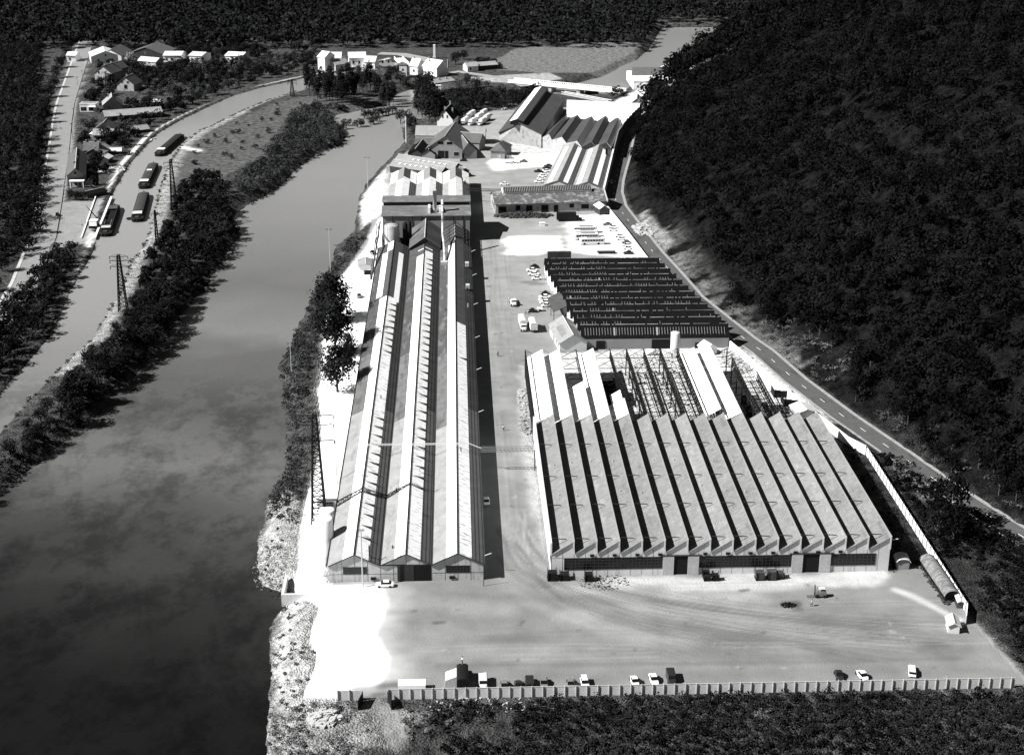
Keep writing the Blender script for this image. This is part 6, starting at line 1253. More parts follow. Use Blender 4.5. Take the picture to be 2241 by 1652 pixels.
# coaches
def coach(label):
    t=thing('coach',label,'bus',(0,0,0),'coaches parked side by side'); Ln=10.4; hw=1.25
    def ring(y,w,z0,z1,b=.25): return [(-w,y,z0),(w,y,z0),(w,y,z1-b),(w-b,y,z1),(-w+b,y,z1),(-w,y,z1-b)]
    R_=[ring(-5.2,1.1,.5,2.6),ring(-4.8,hw,.4,2.95),ring(4.4,hw,.4,2.95),ring(5.0,1.18,.42,2.6),ring(5.25,1.0,.5,1.7)]; B=MB()
    for i in range(4): B.loft(R_[i],R_[i+1],cap=False)
    k=len(B.v); B.v+=R_[0]+R_[-1]; B.f+=[tuple(range(k+5,k-1,-1)),tuple(range(k+6,k+12))]; B.build('body',mat('coach_cream',.6,rough=.4,noise=((1,.05),),spec=.5),t)
    for s in (-1,1):
        for i in range(8): MB().box(s*(hw+.01)-.02,s*(hw+.01)+.02,-4.5+i*1.12,-3.55+i*1.12,1.55,2.35).build('window',M_glass,t)
        for y in (-2.6,3.2): MB().bar((s*(hw-.3),y,.5),(s*(hw+.04),y,.5),.5,14).build('wheel',M_tyre,t)
    MB().box(-1.0,1.0,4.98,5.04,1.5,2.3).build('windscreen',M_glass,t)
    MB().box(-.9,.9,-3.5,2.2,2.96,3.1).build('roof_rack',M_grey,t)
    return t
for i,(px,py,lab) in enumerate(((590,975,'nearest cream coach of four, dark windows facing the viewer'),(470,880,'second coach of four, half behind the nearest'),(450,820,'third coach of four, only its window line showing'),(430,735,'furthest coach of four behind the others'))):
    c=g('t6',px,py,.8)
    if i==0: cz=coach(lab); cz.location=(c[0],c[1]+1.2,0); cz.rotation_euler=(0,0,1.62)
    else: dup(cz,(c[0],c[1]+1.2,0),1.62,lab)
def lorry(label,bed,m_bed,Lb=6.0,Hb=2.6,cabm=None,name='lorry'):
    t=thing(name,label,'lorry',(0,0,0)); cabm=cabm or M_greyf
    def ring(y,w,z0,z1,b=.2): return [(-w,y,z0),(w,y,z0),(w,y,z1-b),(w-b,y,z1),(-w+b,y,z1),(-w,y,z1-b)]
    B=MB(); B.loft(ring(1.0,1.1,.7,2.3),ring(2.1,1.05,.7,2.25)); c_=B.build('cab',cabm,t); B=MB(); B.loft(ring(2.11,.85,.7,1.45),ring(3.4,.7,.7,1.3)); B.build('bonnet',cabm,t)
    MB().box(-.9,.9,2.06,2.13,1.55,2.1).build('windscreen',M_glass,c_)
    MB().box(-.5,.5,-Lb+.8,2.9,.55,.8).build('chassis',M_steel,t)
    if bed=='tarp':
        n=8; pr=[(-1.2,1.0)]+[(-1.2*math.cos(math.pi*i/n),1.0+Hb-1.2+.5*math.sin(math.pi*i/n)+.3) for i in range(n+1)]+[(1.2,1.0)]
        MB().extr(pr,(0,-Lb+.8),(0,.8)).build('tarpaulin',m_bed,t)
    elif bed=='box': MB().box(-1.25,1.25,-Lb+.8,.8,.9,.9+Hb).build('box_body',m_bed,t)
    else:
        MB().box(-1.15,1.15,-Lb+.8,.8,.85,1.0).build('load_bed',m_bed,t); q=MB(); q.box(-1.15,-1.05,-Lb+.8,.8,1.01,1.5); q.box(1.05,1.15,-Lb+.8,.8,1.01,1.5); q.build('side_board',m_bed,t)
    for s in (-1,1):
        for y in (2.6,-Lb+2.2,-Lb+3.3): MB().bar((s*.8,y,.5),(s*1.1,y,.5),.5,12).build('wheel',M_tyre,t)
    return t
def put(o,k,px,py,rz,z=0): c=g(k,px,py,.8); o.location=(c[0],c[1],z); o.rotation_euler=(0,0,rz); return o
put(lorry('lorry with a white tarpaulin and grey cab, left of a pair in the yard','tarp',M_tarp,7,3),'f',195,715,3.2)
put(lorry('second tarpaulin lorry parked right beside its twin in the yard','tarp',M_tarp,7,3),'f',265,700,.06)
put(lorry('light flatbed lorry loaded with drums near the parked cars','flat',M_wood,5,1,M_whitewall),'f',115,520,3.25)
put(lorry('tall black box lorry standing before the lantern workshop','box',M_black,8.4,2.9,M_black),'t6',210,470,-1.55)
blk=put(lorry('long black lorry with a rounded pale load by the front fence, a person on top','tarp',M_black,6,3.0,M_black),'p',1835,1085,0); blk.location.y=269.6
put(lorry('small grey flatbed truck along the shed shade, near the white gravel','flat',M_wood,4,1,M_greyf),'e',1640,560,3.1) if 0 else None
# row of tarpaulin lorries in the upper yard
tl=[(1190,195,-.62),(1110,255,-.62),(1010,335,-.62),(1000,215,-.62),(930,265,-.62),(895,320,-.62),(1240,270,-.62),(1165,330,-.62)]
tlab=['rearmost lorry of the middle file in the truck park','middle lorry of the middle file in the truck park','front lorry of the middle file in the truck park','rearmost dark-backed lorry of the left file in the truck park','middle lorry of the left file in the truck park','front lorry of the left file in the truck park','rear lorry of the right file in the truck park','front lorry of the right file in the truck park']
for i,(px,py,rz) in enumerate(tl):
    c=g('h3',px,py+45,1)
    if i==0: tl0=lorry(tlab[0],'tarp',M_tarp,7,3); tag(tl0,group='lorries in the truck park'); o=tl0; o.location=(c[0],c[1],0); o.rotation_euler=(0,0,-.35+3.14)
    else: dup(tl0,(c[0],c[1],0),-.35+3.14,tlab[i])
# white flat load by the fence
c=g('p',1420,1098,1); c=(c[0],266.2); t=thing('covered_trailer','long low white-topped trailer behind the fence left of the black lorry','trailer',(c[0],c[1],0)); MB().box(c[0]-2.7,c[0]+2.9,c[1]-1,c[1]+1.4,.7,1.8).build('body',M_white,t); MB().box(c[0]-2.3,c[0]-1.5,c[1]-1.1,c[1]+1.5,-.05,.69).build('wheel',M_tyre,t); MB().box(c[0]+1.6,c[0]+2.4,c[1]-1.1,c[1]+1.5,-.05,.69).build('wheel',M_tyre,t)
c=g('p',1770,1080,1.2); c=(c[0],268.0); t=thing('rounded_load','pale sloping skip standing beside the black lorry','skip',(c[0],c[1],0)); MB().loft([(c[0]-2,c[1]-1.5,-.1),(c[0]+.6,c[1]-1.5,-.1),(c[0]+.6,c[1]-1.5,2.9),(c[0]-1.9,c[1]-1.5,1.9)],[(c[0]-2,c[1]+2,-.1),(c[0]+.6,c[1]+2,-.1),(c[0]+.6,c[1]+2,2.9),(c[0]-1.9,c[1]+2,1.9)]).build('body',M_conc,t)
# fork-lift
c=g('o',835,735); t=thing('forklift','old forklift truck with its forks lowered in the front yard','forklift',(c[0],c[1],0)); x_,y_=c
B=MB(); B.box(x_-1.0,x_+1.3,y_-.6,y_+.6,.4,1.3); B.build('body',M_carG,t); MB().box(x_+.3,x_+1.3,y_-.55,y_+.55,1.31,1.6).build('counterweight',M_carG,t)
B=MB(); [B.bar((x_+a,y_+b,1.3),(x_+a,y_+b,2.2),.04,4) for a in(-.6,.9) for b in(-.5,.5)]; B.build('cage',M_steel,t); MB().box(x_-.7,x_+1.0,y_-.55,y_+.55,2.2,2.26).build('roof_guard',M_greyf,t)
B=MB(); B.bar((x_-1.2,y_-.4,.1),(x_-1.25,y_-.4,3.0),.08,4); B.bar((x_-1.2,y_+.4,.1),(x_-1.25,y_+.4,3.0),.08,4); B.bar((x_-1.25,y_-.4,2.9),(x_-1.25,y_+.4,2.9),.08,4); B.build('mast',M_steel,t)
for s in (-.4,.4): MB().box(x_-3.0,x_-1.25,y_+s-.07,y_+s+.07,.08,.16).build('fork',M_steel,t)
for s in (-1,1):
    for u,r_ in ((-.75,.45),(.9,.36)): MB().bar((x_+u,y_+s*.5,r_),(x_+u,y_+s*.72,r_),r_,12).build('wheel',M_tyre,t)
# ---- barges
def barge(label,a,b,variant):
    A=g('a',a[0],a[1],-.2); Bq=g('a',b[0],b[1],-.2); d_,l_=unit(A,Bq); l_=min(max(l_,38.5),49); t=thing('river_barge',label,'barge',(A[0],A[1],CAN_Z)); hw=2.55; z0,z1=CAN_Z-.5,CAN_Z+1.5
    r=(d_.y,-d_.x)
    def at(u,v,z): return (A[0]+r[0]*u+d_.x*v,A[1]+r[1]*u+d_.y*v,z)
    out=[(-1.2,0),(-2.2,.8),(-hw,2.2),(-hw,l_-4),(-2.2,l_-1.6),(-1.2,l_-.4),(0,l_),(1.2,l_-.4),(2.2,l_-1.6),(hw,l_-4),(hw,2.2),(2.2,.8),(1.2,0)]
    MB().loft([at(u*.9,v,z0) for u,v in out],[at(u,v,z1) for u,v in out]).build('hull',M_black,t)
    n=len(out); q=MB()
    for i in range(n): 
        p=at(*out[i],z1); s=at(*out[(i+1)%n],z1); q.bar(p,s,.11,4)
    q.build('gunwale',M_rust,t)
    y0_,y1_=8.5,l_-5
    if variant=='open':
        q=MB(); q.loft([at(-2.1,y0_,z1+.004),at(-1.95,y0_,z1+.004),at(-1.95,y0_,z1+.9),at(-2.1,y0_,z1+.9)],[at(-2.1,y1_,z1+.004),at(-1.95,y1_,z1+.004),at(-1.95,y1_,z1+.9),at(-2.1,y1_,z1+.9)]); q.loft([at(1.95,y0_,z1+.004),at(2.1,y0_,z1+.004),at(2.1,y0_,z1+.9),at(1.95,y0_,z1+.9)],[at(1.95,y1_,z1+.004),at(2.1,y1_,z1+.004),at(2.1,y1_,z1+.9),at(1.95,y1_,z1+.9)]); q.build('coaming',M_steel,t)
        for v in np.linspace(y0_,y1_,5): MB().bar(at(-2,v,z1+.8),at(2,v,z1+.8),.1,4).build('hold_beam',M_rust,t)
        MB().loft([at(-1.9,y1_-6,z1+.91),at(1.9,y1_-6,z1+.91),at(1.9,y1_-6,z1+1.0),at(-1.9,y1_-6,z1+1.0)],[at(-1.9,y1_,z1+.91),at(1.9,y1_,z1+.91),at(1.9,y1_,z1+1.0),at(-1.9,y1_,z1+1.0)]).build('hatch_cover',M_dark2,t)
        for s in (-1,1): MB().bar(at(s*1.3,y0_+3,z1+.95),at(s*1.3,y0_+11,z1+.95),.06,4).build('pole',M_wood,t)
    else:
        pr=[(-2.05,z1+.004),(2.05,z1+.004),(2.05,z1+.85),(1.2,z1+1.15),(0,z1+1.25),(-1.2,z1+1.15),(-2.05,z1+.85)]
        MB().loft([at(u,y0_,z) for u,z in pr],[at(u,y1_,z) for u,z in pr]).build('hatch_cover',mat('hatch_tarp_'+variant,.028 if variant=='dark' else .05,noise=((.5,.3),),stripes=[((d_.x,d_.y,0),1.6,.1,.6)]) ,t)
        if variant=='patch': MB().loft([at(-1.2,y1_*.62,z1+1.2),at(1.2,y1_*.62,z1+1.2),at(1.2,y1_*.62,z1+1.29),at(-1.2,y1_*.62,z1+1.29)],[at(-1.2,y1_*.62+2.4,z1+1.2),at(1.2,y1_*.62+2.4,z1+1.2),at(1.2,y1_*.62+2.4,z1+1.29),at(-1.2,y1_*.62+2.4,z1+1.29)]).build('white_sheet',M_white,t)
    wr=MB().loft([at(-2.0,4.6,z1),at(2.0,4.6,z1),at(2.0,8.0,z1),at(-2.0,8.0,z1)],[at(-1.8,4.7,z1+1.3),at(1.8,4.7,z1+1.3),at(1.8,7.9,z1+1.3),at(-1.8,7.9,z1+1.3)]).build('wheelhouse',M_steel,t)
    MB().loft([at(-2.0,4.5,z1+1.31),at(2.0,4.5,z1+1.31),at(2.0,8.1,z1+1.31),at(-2.0,8.1,z1+1.31)],[at(-1.9,4.6,z1+1.45),at(1.9,4.6,z1+1.45),at(1.9,8.0,z1+1.45),at(-1.9,8.0,z1+1.45)]).build('roof',M_white if variant!='open' else M_conc,wr)
    q=MB(); q.loft([at(-.9,1.2,z1),at(.9,1.2,z1),at(.9,3.4,z1),at(-.9,3.4,z1)],[at(-.8,1.3,z1+.6),at(.8,1.3,z1+.6),at(.8,3.3,z1+.6),at(-.8,3.3,z1+.6)]); q.build('hatch_box',M_rust,t)
    MB().bar(at(0,-.9,z0),at(0,-.3,z1+.7),.12,4).build('rudder_post',M_steel,t); MB().bar(at(0,l_-1.5,z1),at(0,l_-1.5,z1+1.0),.25,6).build('winch',M_rust,t)
    return t
barge('open dark barge being loaded at the quay beside the crane',(455,1525),(540,1280),'open')
barge('grey-covered barge with a rudder boat, third down the canal','' and 0 or (705,1410),(768,1190),'grey') if 0 else barge('grey-covered barge lying mid-canal beside the quay barge',(705,1410),(765,1195),'grey')
barge('barge with a bright white sheet patch on its hatch cover',(755,1150),(845,960),'patch')
barge('long dark barge with a white wheelhouse roof, furthest up the canal',(875,895),(1065,730),'dark')
c=g('h2',1210,1140,CAN_Z); t=thing('rowing_boat','small dark round boat tied at the stern of the mid-canal barge','boat',(c[0],c[1],CAN_Z)); MB().loft([(c[0]+1.3*math.cos(a)*.8,c[1]+1.3*math.sin(a),CAN_Z-.1) for a in np.linspace(0,5.8,12)],[(c[0]+1.5*math.cos(a)*.9,c[1]+1.7*math.sin(a),CAN_Z+.5) for a in np.linspace(0,5.8,12)]).build('hull',M_black,t)
for lab,a_,b_ in (('thin pale rowing boat moored to the towpath bank',(1500,1510),(1570,1450)),('second pale rowing boat moored further along the bank',(1575,1450),(1630,1440))):
    A=g('h1',a_[0],a_[1],CAN_Z); B_=g('h1',b_[0],b_[1],CAN_Z); d_,l_=unit(A,B_); r=(d_.y,-d_.x); t=thing('rowing_boat',lab,'boat',(A[0],A[1],CAN_Z)); o_=[(0,0),(-.8,l_*.25),(-.8,l_*.7),(0,l_),(.8,l_*.7),(.8,l_*.25)]
    MB().loft([(A[0]+r[0]*u*.7+d_.x*v,A[1]+r[1]*u*.7+d_.y*v,CAN_Z-.1) for u,v in o_],[(A[0]+r[0]*u+d_.x*v,A[1]+r[1]*u+d_.y*v,CAN_Z+.45) for u,v in o_]).build('hull',M_conc,t)
# ---- crane on the quay
c=g('h2',660,1260); t=thing('quay_crane','white-cabbed quay crane with a long lattice jib over the plaza','crane',(c[0],c[1],0)); x_,y_=c
MB().box(x_-1.8,x_+1.8,y_-2,y_+2,.5,1.0).build('undercarriage',M_steel,t)
for s in (-1,1): MB().box(x_+s*1.5-.35,x_+s*1.5+.35,y_-2.4,y_+2.4,-.1,.9).build('track',M_tyre,t)
MB().loft([(x_-1.6,y_-2.4,1.01),(x_+1.6,y_-2.4,1.01),(x_+1.6,y_+1.8,1.01),(x_-1.6,y_+1.8,1.01)],[(x_-1.5,y_-2.0,2.9),(x_+1.5,y_-2.0,2.9),(x_+1.5,y_+1.4,2.9),(x_-1.5,y_+1.4,2.9)]).build('cab',M_whitewall,t); MB().box(x_-1.7,x_+1.7,y_-2.1,y_+1.6,2.91,3.05).build('cab_roof',M_white,t)
J0=Vector((x_+1.6,y_+2.2,2)); J1=Vector(g('h2',525,925,9)+(9,)); J=MB(); 
side=Vector((J1-J0).cross(Vector((0,0,1)))).normalized()*.35
for s in (-1,1): J.bar(J0+side*s,J1+side*s*.3,.07,4); J.bar(J0+side*s+Vector((0,0,.7)),J1+side*s*.3,.07,4)
for i in range(14): a_=J0.lerp(J1,i/14); b_=J0.lerp(J1,(i+1)/14); J.bar(a_+side,b_-side,.04,4); J.bar(a_-side+Vector((0,0,.6*(1-i/14))),b_+side,.04,4)
J.build('jib',M_steel,t)
# ---- pylons and poles
def pylon(label,base,top,w0,w1,arms,al=3.2,m=M_black,k=14):
    bx,by=base; tx,ty,h=top; t=thing('lattice_pylon',label,'pylon',(bx,by,float(zs((bx,by))[0]))); L_=MB(); zb=ORG[t.name][2]-.5
    def cn(f,i):
        w=w0*(1-f)+w1*f; s=((-1,-1),(1,-1),(1,1),(-1,1))[i]; return (bx+(tx-bx)*f+s[0]*w/2,by+(ty-by)*f+s[1]*w/2,zb+(h-zb)*f)
    for i in range(4): L_.bar(cn(0,i),cn(1,i),.24,4)
    for j in range(k):
        f0,f1=1-(1-j/k)**1.15,1-(1-(j+1)/k)**1.15
        for i in range(4): L_.bar(cn(f0,i),cn(f1,(i+1)%4),.1,4); L_.bar(cn(f1,i),cn(f1,(i+1)%4),.1,4)
    L_.build('tower',m,t)
    for f in arms:
        a=MB(); p=Vector(((bx+(tx-bx)*f),(by+(ty-by)*f),zb+(h-zb)*f))
        for s in (-1,1):
            e=p+Vector((s*al,.4,0)); a.bar(p+Vector((0,-.4,0)),e,.07,4); a.bar(p+Vector((0,.4,0)),e,.07,4); a.bar(p+Vector((0,0,1.1)),e,.06,4); a.bar(e,e-Vector((0,0,1.0)),.14,5)
        a.build('crossarm',m,t)
    return t
def pyl(label,kb,bx,by,kt,tx,ty,w0,w1,arms,al,k=14):
    b=g(kb,bx,by); 
    lo,hi=0,80; yt=(K[kt][1]+ty*K[kt][2])/1.7416
    for _ in range(40):
        mm=(lo+hi)/2; yy=proj(np.array([[b[0],b[1],mm]]))[1][0]
        if yy>yt: lo=mm
        else: hi=mm
    return pylon(label,b,(b[0],b[1],lo),w0,w1,arms,al,k=k)
pyl('tallest lattice pylon, standing in the river yard by the white tanks','m',655,800,'e',185,1400,3.6,.9,(.76,.9,.985),4.6,20)
pyl('lattice pylon on the canal bank beside the white-patched barge','a',1000,1300,'a',975,925,2.6,.7,(.84,.93),3.2,14)
pyl('slim lattice pylon on the island bank near the moored barges','a',868,1600,'a',840,1325,1.2,.4,(.9,),1.6,12)
pyl('lattice pylon rising from the dark island wood','l',765,590,'l',732,150,3.0,.8,(.8,.9,.97),3.2,16)
pyl('distant lattice pylon where the canal bends by the poplars','b',30,430,'b',20,300,2.6,.7,(.8,.95),2.8,10)
def pole(label,k,bx,by,tx,ty,r=.16,arm=0,m=None,name='power_pole',kt=None,cat='pole'):
    b=g(k,bx,by); kt=kt or k; yt=(K[kt][1]+ty*K[kt][2])/1.7416; lo,hi=0,60
    for _ in range(40):
        mm=(lo+hi)/2; yy=proj(np.array([[b[0],b[1],mm]]))[1][0]
        if yy>yt: lo=mm
        else: hi=mm
    t=thing(name,label,cat,(b[0],b[1],0)); MB().bar((b[0],b[1],-1),(b[0],b[1],lo),r,6,r*.6).build('pole',m or M_conc,t)
    if arm:
        a=MB(); a.bar((b[0]-arm,b[1],lo-.5),(b[0]+arm,b[1],lo-.5),.06,4)
        for s in (-arm,-arm*.3,arm*.5,arm): a.bar((b[0]+s,b[1],lo-.5),(b[0]+s,b[1],lo-.05),.09,5)
        a.build('crossarm',M_steel,t)
    return t,b,lo
pole('concrete pole in front of the leftmost shed gable','m',998,1315,980,857,.2,.7)
pole('tall pale pole beside the barred-window annexe','m',798,585,780,165,.18)
pole('street lamp at the right corner of the long shed','m',1948,1305,1948,1140,.1,0,M_steel,'street_lamp',cat='lamp')[0]
pole('pole with crossarm on the rubble bank by the river bend','b',625,1165,610,905,.16,1.2)
pole('lattice pole near the river hut','e',330,280,315,-60,.16,1.2)
pole('bright white pole at the river corner of the tiled sheds','b',925,780,915,585,.25,0,M_whitewall)
for lab,bx,by,tx,ty in (('leftmost pole of the three-pole switch stand on the bank',22,1060,10,835),('middle pole of the switch stand on the bank',75,1040,62,730),('right pole of the switch stand on the bank',145,1030,128,730)): pole(lab,'e',bx,by,tx,ty,.15,.9,M_conc if bx<50 else M_steel)
for lab,bx,by,tx,ty in (('left pole of the small switchyard by the hut',382,200,375,65),('middle pole of the small switchyard by the hut',450,200,440,75),('right pole of the small switchyard by the hut',515,190,510,80)): pole(lab,'e',bx,by,tx,ty,.12,1.0,M_steel)
for lab,bx,by,tx,ty in (('telegraph pole at the hill foot beside the old factory',1566,372,1562,280),('telegraph pole at the hill foot nearer the stripped hall',1842,660,1838,515)): pole(lab,'f',bx,by,tx,ty,.15,.6,M_steel)
pole('telegraph pole on the verge above the guard hut','t6',1520,300,1520,80,.15,.6,M_steel)
pole('thin flagpole-like mast behind the stripped bays','h7',1755,1180,1720,850,.08,0,M_steel)
for i,(bx,by,tx,ty) in enumerate([(345,1180,320,960),(325,1480,300,1200),(395,600,370,470),(470,470,455,370),(560,330,545,170),(620,240,612,130)]): pole(['roadside pole by the white shop','roadside pole by the kitchen gardens','roadside pole below the half-hipped house','roadside pole beside the garden wall','roadside pole at the road bend','furthest roadside pole by the barn'][i],'h1',bx,by,tx,ty,.12,.5,M_steel)
# ---- people
def person(label,k,px,py,rz,walk=.3,arms=((-.1,.0),(.1,.1)),shirt=True,z=0,loc=None,dark=False):
    b=loc or g(k,px,py); t=thing('person',label,'person',(b[0],b[1],z),None,rz)
    J=[(0,0,.95,.15),(0,0,1.2,.15),(0,0,1.45,.17),(0,0,1.56,.07),(0,.02,1.66,.10),(0,.02,1.76,.09)]
    E=[(0,1),(1,2),(2,3),(3,4),(4,5)]
    def ch(par,pts):
        for p in pts: J.append(p); E.append((par,len(J)-1)); par=len(J)-1
        return par
    for s,w_ in ((-1,walk),(1,-walk)):
        ch(0,[(s*.1,.0,.88,.1),(s*.11,w_*.35,.5,.07),(s*.11,w_*.55,.08,.05),(s*.11,w_*.55+.16,.04,.04)])
        h=ch(2,[(s*.2,0,1.42,.065),(s*.26,-w_*.2,1.15,.045),(s*.26,-w_*.4+.08,.92,.033),(s*.26,-w_*.4+.1,.85,.035)])
        for q in range(4): ch(h,[(s*.26+(q-1.5)*.018*s,-w_*.4+.115,.80,.009),(s*.26+(q-1.5)*.02*s,-w_*.4+.125,.765-.006*abs(q-1.5),.008)])
        ch(h,[(s*.22,-w_*.4+.13,.82,.01),(s*.215,-w_*.4+.14,.79,.009)])
    me=bpy.data.meshes.new('body'); me.from_pydata([j[:3] for j in J],E,[]); o=bpy.data.objects.new('body',me); col.objects.link(o); o.parent=t
    sk=o.modifiers.new('skin','SKIN')
    for v,j in zip(me.skin_vertices[0].data,J): v.radius=(j[3],j[3])
    me.skin_vertices[0].data[0].use_root=True; sb=o.modifiers.new('sub','SUBSURF'); sb.levels=1; sb.render_levels=1
    me.materials.append(M_skin)
    def cloth(nm,idx,m,grow_):
        sub=sorted(set(idx)); mp_={v:i for i,v in enumerate(sub)}; m2=bpy.data.meshes.new(nm); ee=[(mp_[a],mp_[b]) for a,b in E if a in mp_ and b in mp_]
        m2.from_pydata([J[i][:3] for i in sub],ee,[]); o2=bpy.data.objects.new(nm,m2); col.objects.link(o2); o2.parent=t; o2.modifiers.new('skin','SKIN')
        for v,i in zip(m2.skin_vertices[0].data,sub): v.radius=(J[i][3]*grow_,)*2
        m2.skin_vertices[0].data[0].use_root=True; s2=o2.modifiers.new('sub','SUBSURF'); s2.levels=1; s2.render_levels=1; m2.materials.append(m)
    n0=6; per=4+4+4*2+2
    cloth('shirt',[0,1,2]+[n0+4,n0+5,n0+6]+[n0+per+4,n0+per+5,n0+per+6],M_shirt if not dark else M_carG,1.13)
    cloth('trousers',[0,n0,n0+1,n0+2,n0+per,n0+per+1,n0+per+2],M_trs,1.16)
    hr=MB(); hr.lathe((0,-.01),[(.085,1.70),(.11,1.74),(.105,1.80),(.07,1.86),(.02,1.885)],10); hr.build('hair',M_hair,None).parent=t
    fc=MB(); fc.box(-.045,-.02,.105,.118,1.715,1.73); fc.box(.02,.045,.105,.118,1.715,1.73); fc.build('eyes',M_black,None).parent=t
    ns=MB(); ns.loft([(-.015,.10,1.67),(.015,.10,1.67),(.008,.09,1.71)],[(-.008,.135,1.675),(.008,.135,1.675),(.004,.10,1.705)]); ns.build('nose',M_skin,None).parent=t
    return t
person('person in a white shirt and dark trousers walking near the forklift','o',772,805,1.2,.35)
person('person in a white shirt walking down the yard lane','e',1692,1530,3.1,.3)
person('person in dark clothes standing by the tarpaulin lorries','f',215,615,1.5,.1,dark=True)
person('person standing on the plaza beside the crane','h2',468,1250,1.0,.1)
person('person bending slightly near the crane on the plaza','h2',520,1225,2.0,.2,dark=True)
person('person on the town road, far up the left edge','h1',135,1305,.4,.4,dark=True)
c=g('p',1800,1040,3.6); person('person standing on top of the black lorry by the fence',None,0,0,2.2,.1,z=4.55,loc=(blk.location.x,268.6),dark=False)
# cyclist in the lane
def cyclist(label,k,px,py,rz):
    b=g(k,px,py); t=thing('bicycle','dark bicycle '+label,'bicycle',(b[0],b[1],0),None,rz); 
    for y in (-.5,.52):
        w_=MB(); n=14
        for i in range(n): a0,a1=2*math.pi*i/n,2*math.pi*(i+1)/n; w_.bar((0,y+.33*math.cos(a0),.34+.33*math.sin(a0)),(0,y+.33*math.cos(a1),.34+.33*math.sin(a1)),.025,4)
        w_.build('wheel',M_tyre,None).parent=t
    f=MB(); f.bar((0,-.5,.34),(0,-.12,.85),.02,4); f.bar((0,-.12,.85),(0,.42,.85),.02,4); f.bar((0,.42,.95),(0,.52,.34),.02,4); f.bar((0,0,.34),(0,.42,.8),.02,4); f.bar((-.25,.42,.98),(.25,.42,.98),.02,4); f.build('frame',M_steel,None).parent=t
    f=MB(); f.box(-.08,.08,-.25,.05,.86,.93); f.build('saddle',M_black,None).parent=t
    p=person('person '+label,k,px,py,rz,.25,z=.02,dark=True); p.location=(b[0],b[1]-.1,.08)
cyclist('riding in the lane beyond the pipe gantry','e',1647,945,0)
# ---- small yard things
def crates(label,k,px,py,n,s=1.4,m=M_rust):
    c=g(k,px,py); out=[]
    for i in range(n):
        x_,y_=c[0]+(i%2)*s*1.25,c[1]+(i//2)*s*1.2; h_=s*(.7+.5*random.random())
        t=thing('steel_crate',label[i] if isinstance(label,(list,tuple)) else label,'crate',(x_,y_,0),'steel crates before the modern hall'); q=MB(); q.box(x_-s/2,x_+s/2,y_-s/2,y_+s/2,-.05,.15); 
        for sx_ in (-1,1):
            for sy_ in (-1,1): q.box(x_+sx_*s*.46-.06,x_+sx_*s*.46+.06,y_+sy_*s*.46-.06,y_+sy_*s*.46+.06,.15,h_)
        q.build('frame',M_black,t); MB().box(x_-s*.42,x_+s*.42,y_-s*.42,y_+s*.42,.16,h_*.8).build('contents',m,t)
crates(['tall dark stillage before the ribbon window, left front','tall dark stillage before the ribbon window, right front','tall dark stillage before the ribbon window, rear'],'n',1640,1465,3,1.6,M_black)
crates(['open dark crate, leftmost of the trio before the second door','open dark crate of pale scrap, middle of the trio before the second door'],'o',385,600,2,2.2,M_rust)
crates(['open dark crate, right of the trio before the second door'],'o',535,590,1,2.0,M_rust)
crates(['large dark box at the left corner of the modern hall','lower dark box beside it at the hall corner'],'t3',515,1060,2,2.3,M_black)
crates(['broken dark cart by the hall front, left of the scrap heap'],'t3',1090,1075,1,2.0,M_black)
def pile(name,label,cat,k,px,py,rx,ry,h,m,seed,nn=60,sz=.5):
    r_=np.random.default_rng(seed); c=g(k,px,py); q=MB()
    for i in range(nn):
        a=r_.random()*6.28; d=math.sqrt(r_.random()); x_=c[0]+rx*d*math.cos(a); y_=c[1]+ry*d*math.sin(a); s_=sz*(.4+r_.random()); zz=h*(1-d)*r_.random(); an=r_.random()*3
        q.obox((x_,y_),(math.cos(an),math.sin(an)),s_*1.6,s_*.6,zz-.05,zz+s_*.5)
    o=q.build(name,m); tag(o,label,cat); o['kind']='stuff'; return o
pile('scrap_heap','scattered dark scrap on the gravel before the ribbon window','scrap','t3',1330,1110,6,4,.2,M_rust,1,200,.2)
pile('scrap_heap','small heap of black spoil near the forklift','scrap','o',600,800,1.6,1.2,.7,M_black,2,70,.35)
pile('scrap_heap','tangle of planks and scrap at the stud wall corner','scrap','h6',230,1100,2.2,8,.8,M_wood,3,150,.5)
pile('scrap_heap','pale rubble along the yard edge of the stripped hall','scrap','h6',180,740,1.6,11,.4,M_conc,4,170,.4)
pile('scrap_heap','piled scrap and rubble behind the stripped hall bays','scrap','h7',1230,420,5,13,1.0,M_conc,5,320,.6)
pile('scrap_heap','tangled dark scrap between hall and boundary wall','scrap','h7',1750,1100,9,5,.9,M_rust,6,260,.6)
pile('scrap_heap','dark heap of machinery before the lantern workshop','scrap','t2',600,1130,13,4,1.8,M_rust,7,380,.9)
pile('scrap_heap','scrap metal spread in the yard beside the towpath','scrap','h2',860,360,9,9,.5,M_greyf,8,300,.6)
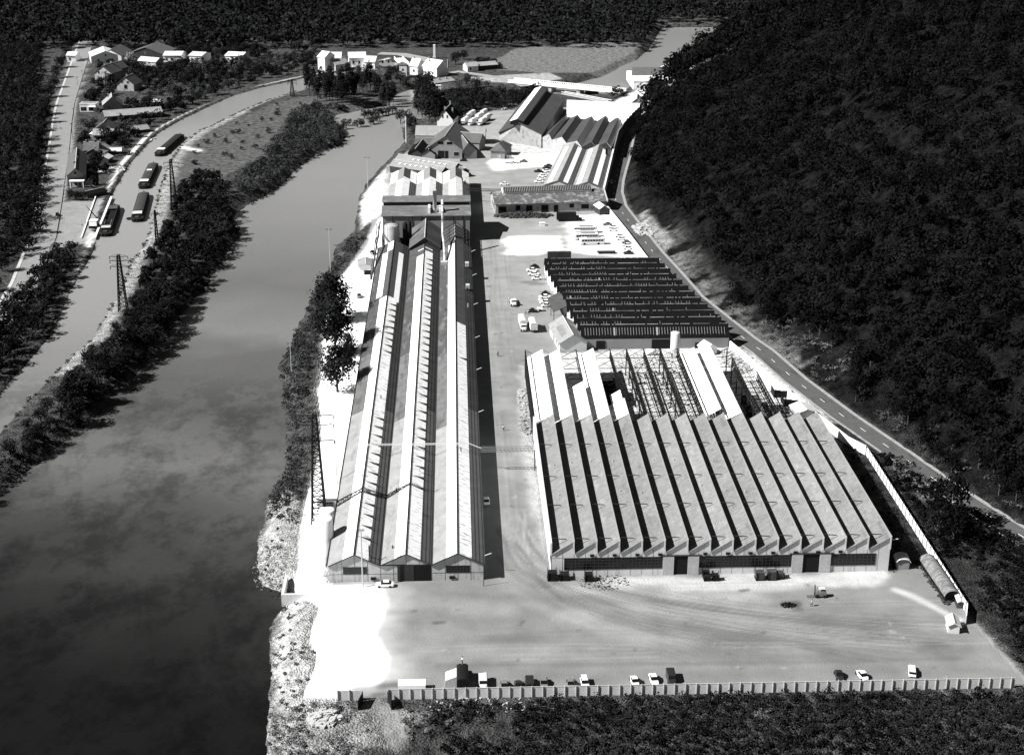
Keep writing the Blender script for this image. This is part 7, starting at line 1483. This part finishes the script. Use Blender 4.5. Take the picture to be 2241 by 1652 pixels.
pile('scrap_heap','odds and ends in the scrap yard by the pointed shed','scrap','h2',1000,110,9,8,.7,M_rust,9,200,.7)
pile('scrap_heap','broken beams and floor debris beneath the open trusses','debris','f',1300,1150,16,22,.3,M_rust,10,230,.45)
pile('rubble_heap','pile of broken concrete slabs outside the gateway','rubble','p',705,1360,3.2,3,1.3,M_conc,11,150,.8)
pile('rubble_heap','white stones along the river edge of the yard','rubble','m',270,1150,4,12,.3,M_grey,12,200,.25)
pile('rubble_heap','pale stones and weeds at the foot of the fence line','rubble','q',60,1250,14,3,.25,M_conc,13,60,.3)
pile('scrap_heap','stacked pipes and wheels along the vaulted shed','scrap','t4',470,620,1.6,13,.8,M_rust,14,160,.5)
pile('rubble_heap','rocks on the slope beside the bus yard bend','rubble','t6',1700,700,5,10,1.2,M_conc,15,160,1.0)
pile('scrap_heap','benches and timber by the white lodge wall','scrap','t2',420,300,4,2,.8,M_wood,16,60,.6)
c=g('t6',900,1190); t=thing('flat_trailer','dark low flat trailer parked behind the old factory','trailer',(c[0],c[1],0)); MB().box(c[0]-4,c[0]+3.4,c[1]-1,c[1]+1,.5,.9).build('bed',M_steel,t)
for u in (-3,2.6):
    for s in (-1,1): MB().bar((c[0]+u,c[1]+s*.8,.4),(c[0]+u,c[1]+s*1.05,.4),.4,10).build('wheel',M_tyre,t)
c=g('t2',895,1280); t=thing('white_crate','single white crate standing in the open yard','crate',(c[0],c[1],0)); MB().box(c[0]-1.1,c[0]+1.1,c[1]-.7,c[1]+.7,-.02,1.2).build('box',M_whitewall,t); MB().box(c[0]-1.2,c[0]+1.2,c[1]-.8,c[1]+.8,1.21,1.3).build('lid',M_white,t)
c=g('f',325,590); t=thing('hand_cart','small white-loaded cart beside the black saloon','cart',(c[0],c[1],0)); MB().box(c[0]-1,c[0]+1,c[1]-.7,c[1]+.7,.6,1.2).build('load',M_whitewall,t)
for s in (-1,1): MB().bar((c[0],c[1]+s*.72,.45),(c[0],c[1]+s*.85,.45),.45,10).build('wheel',M_tyre,t)
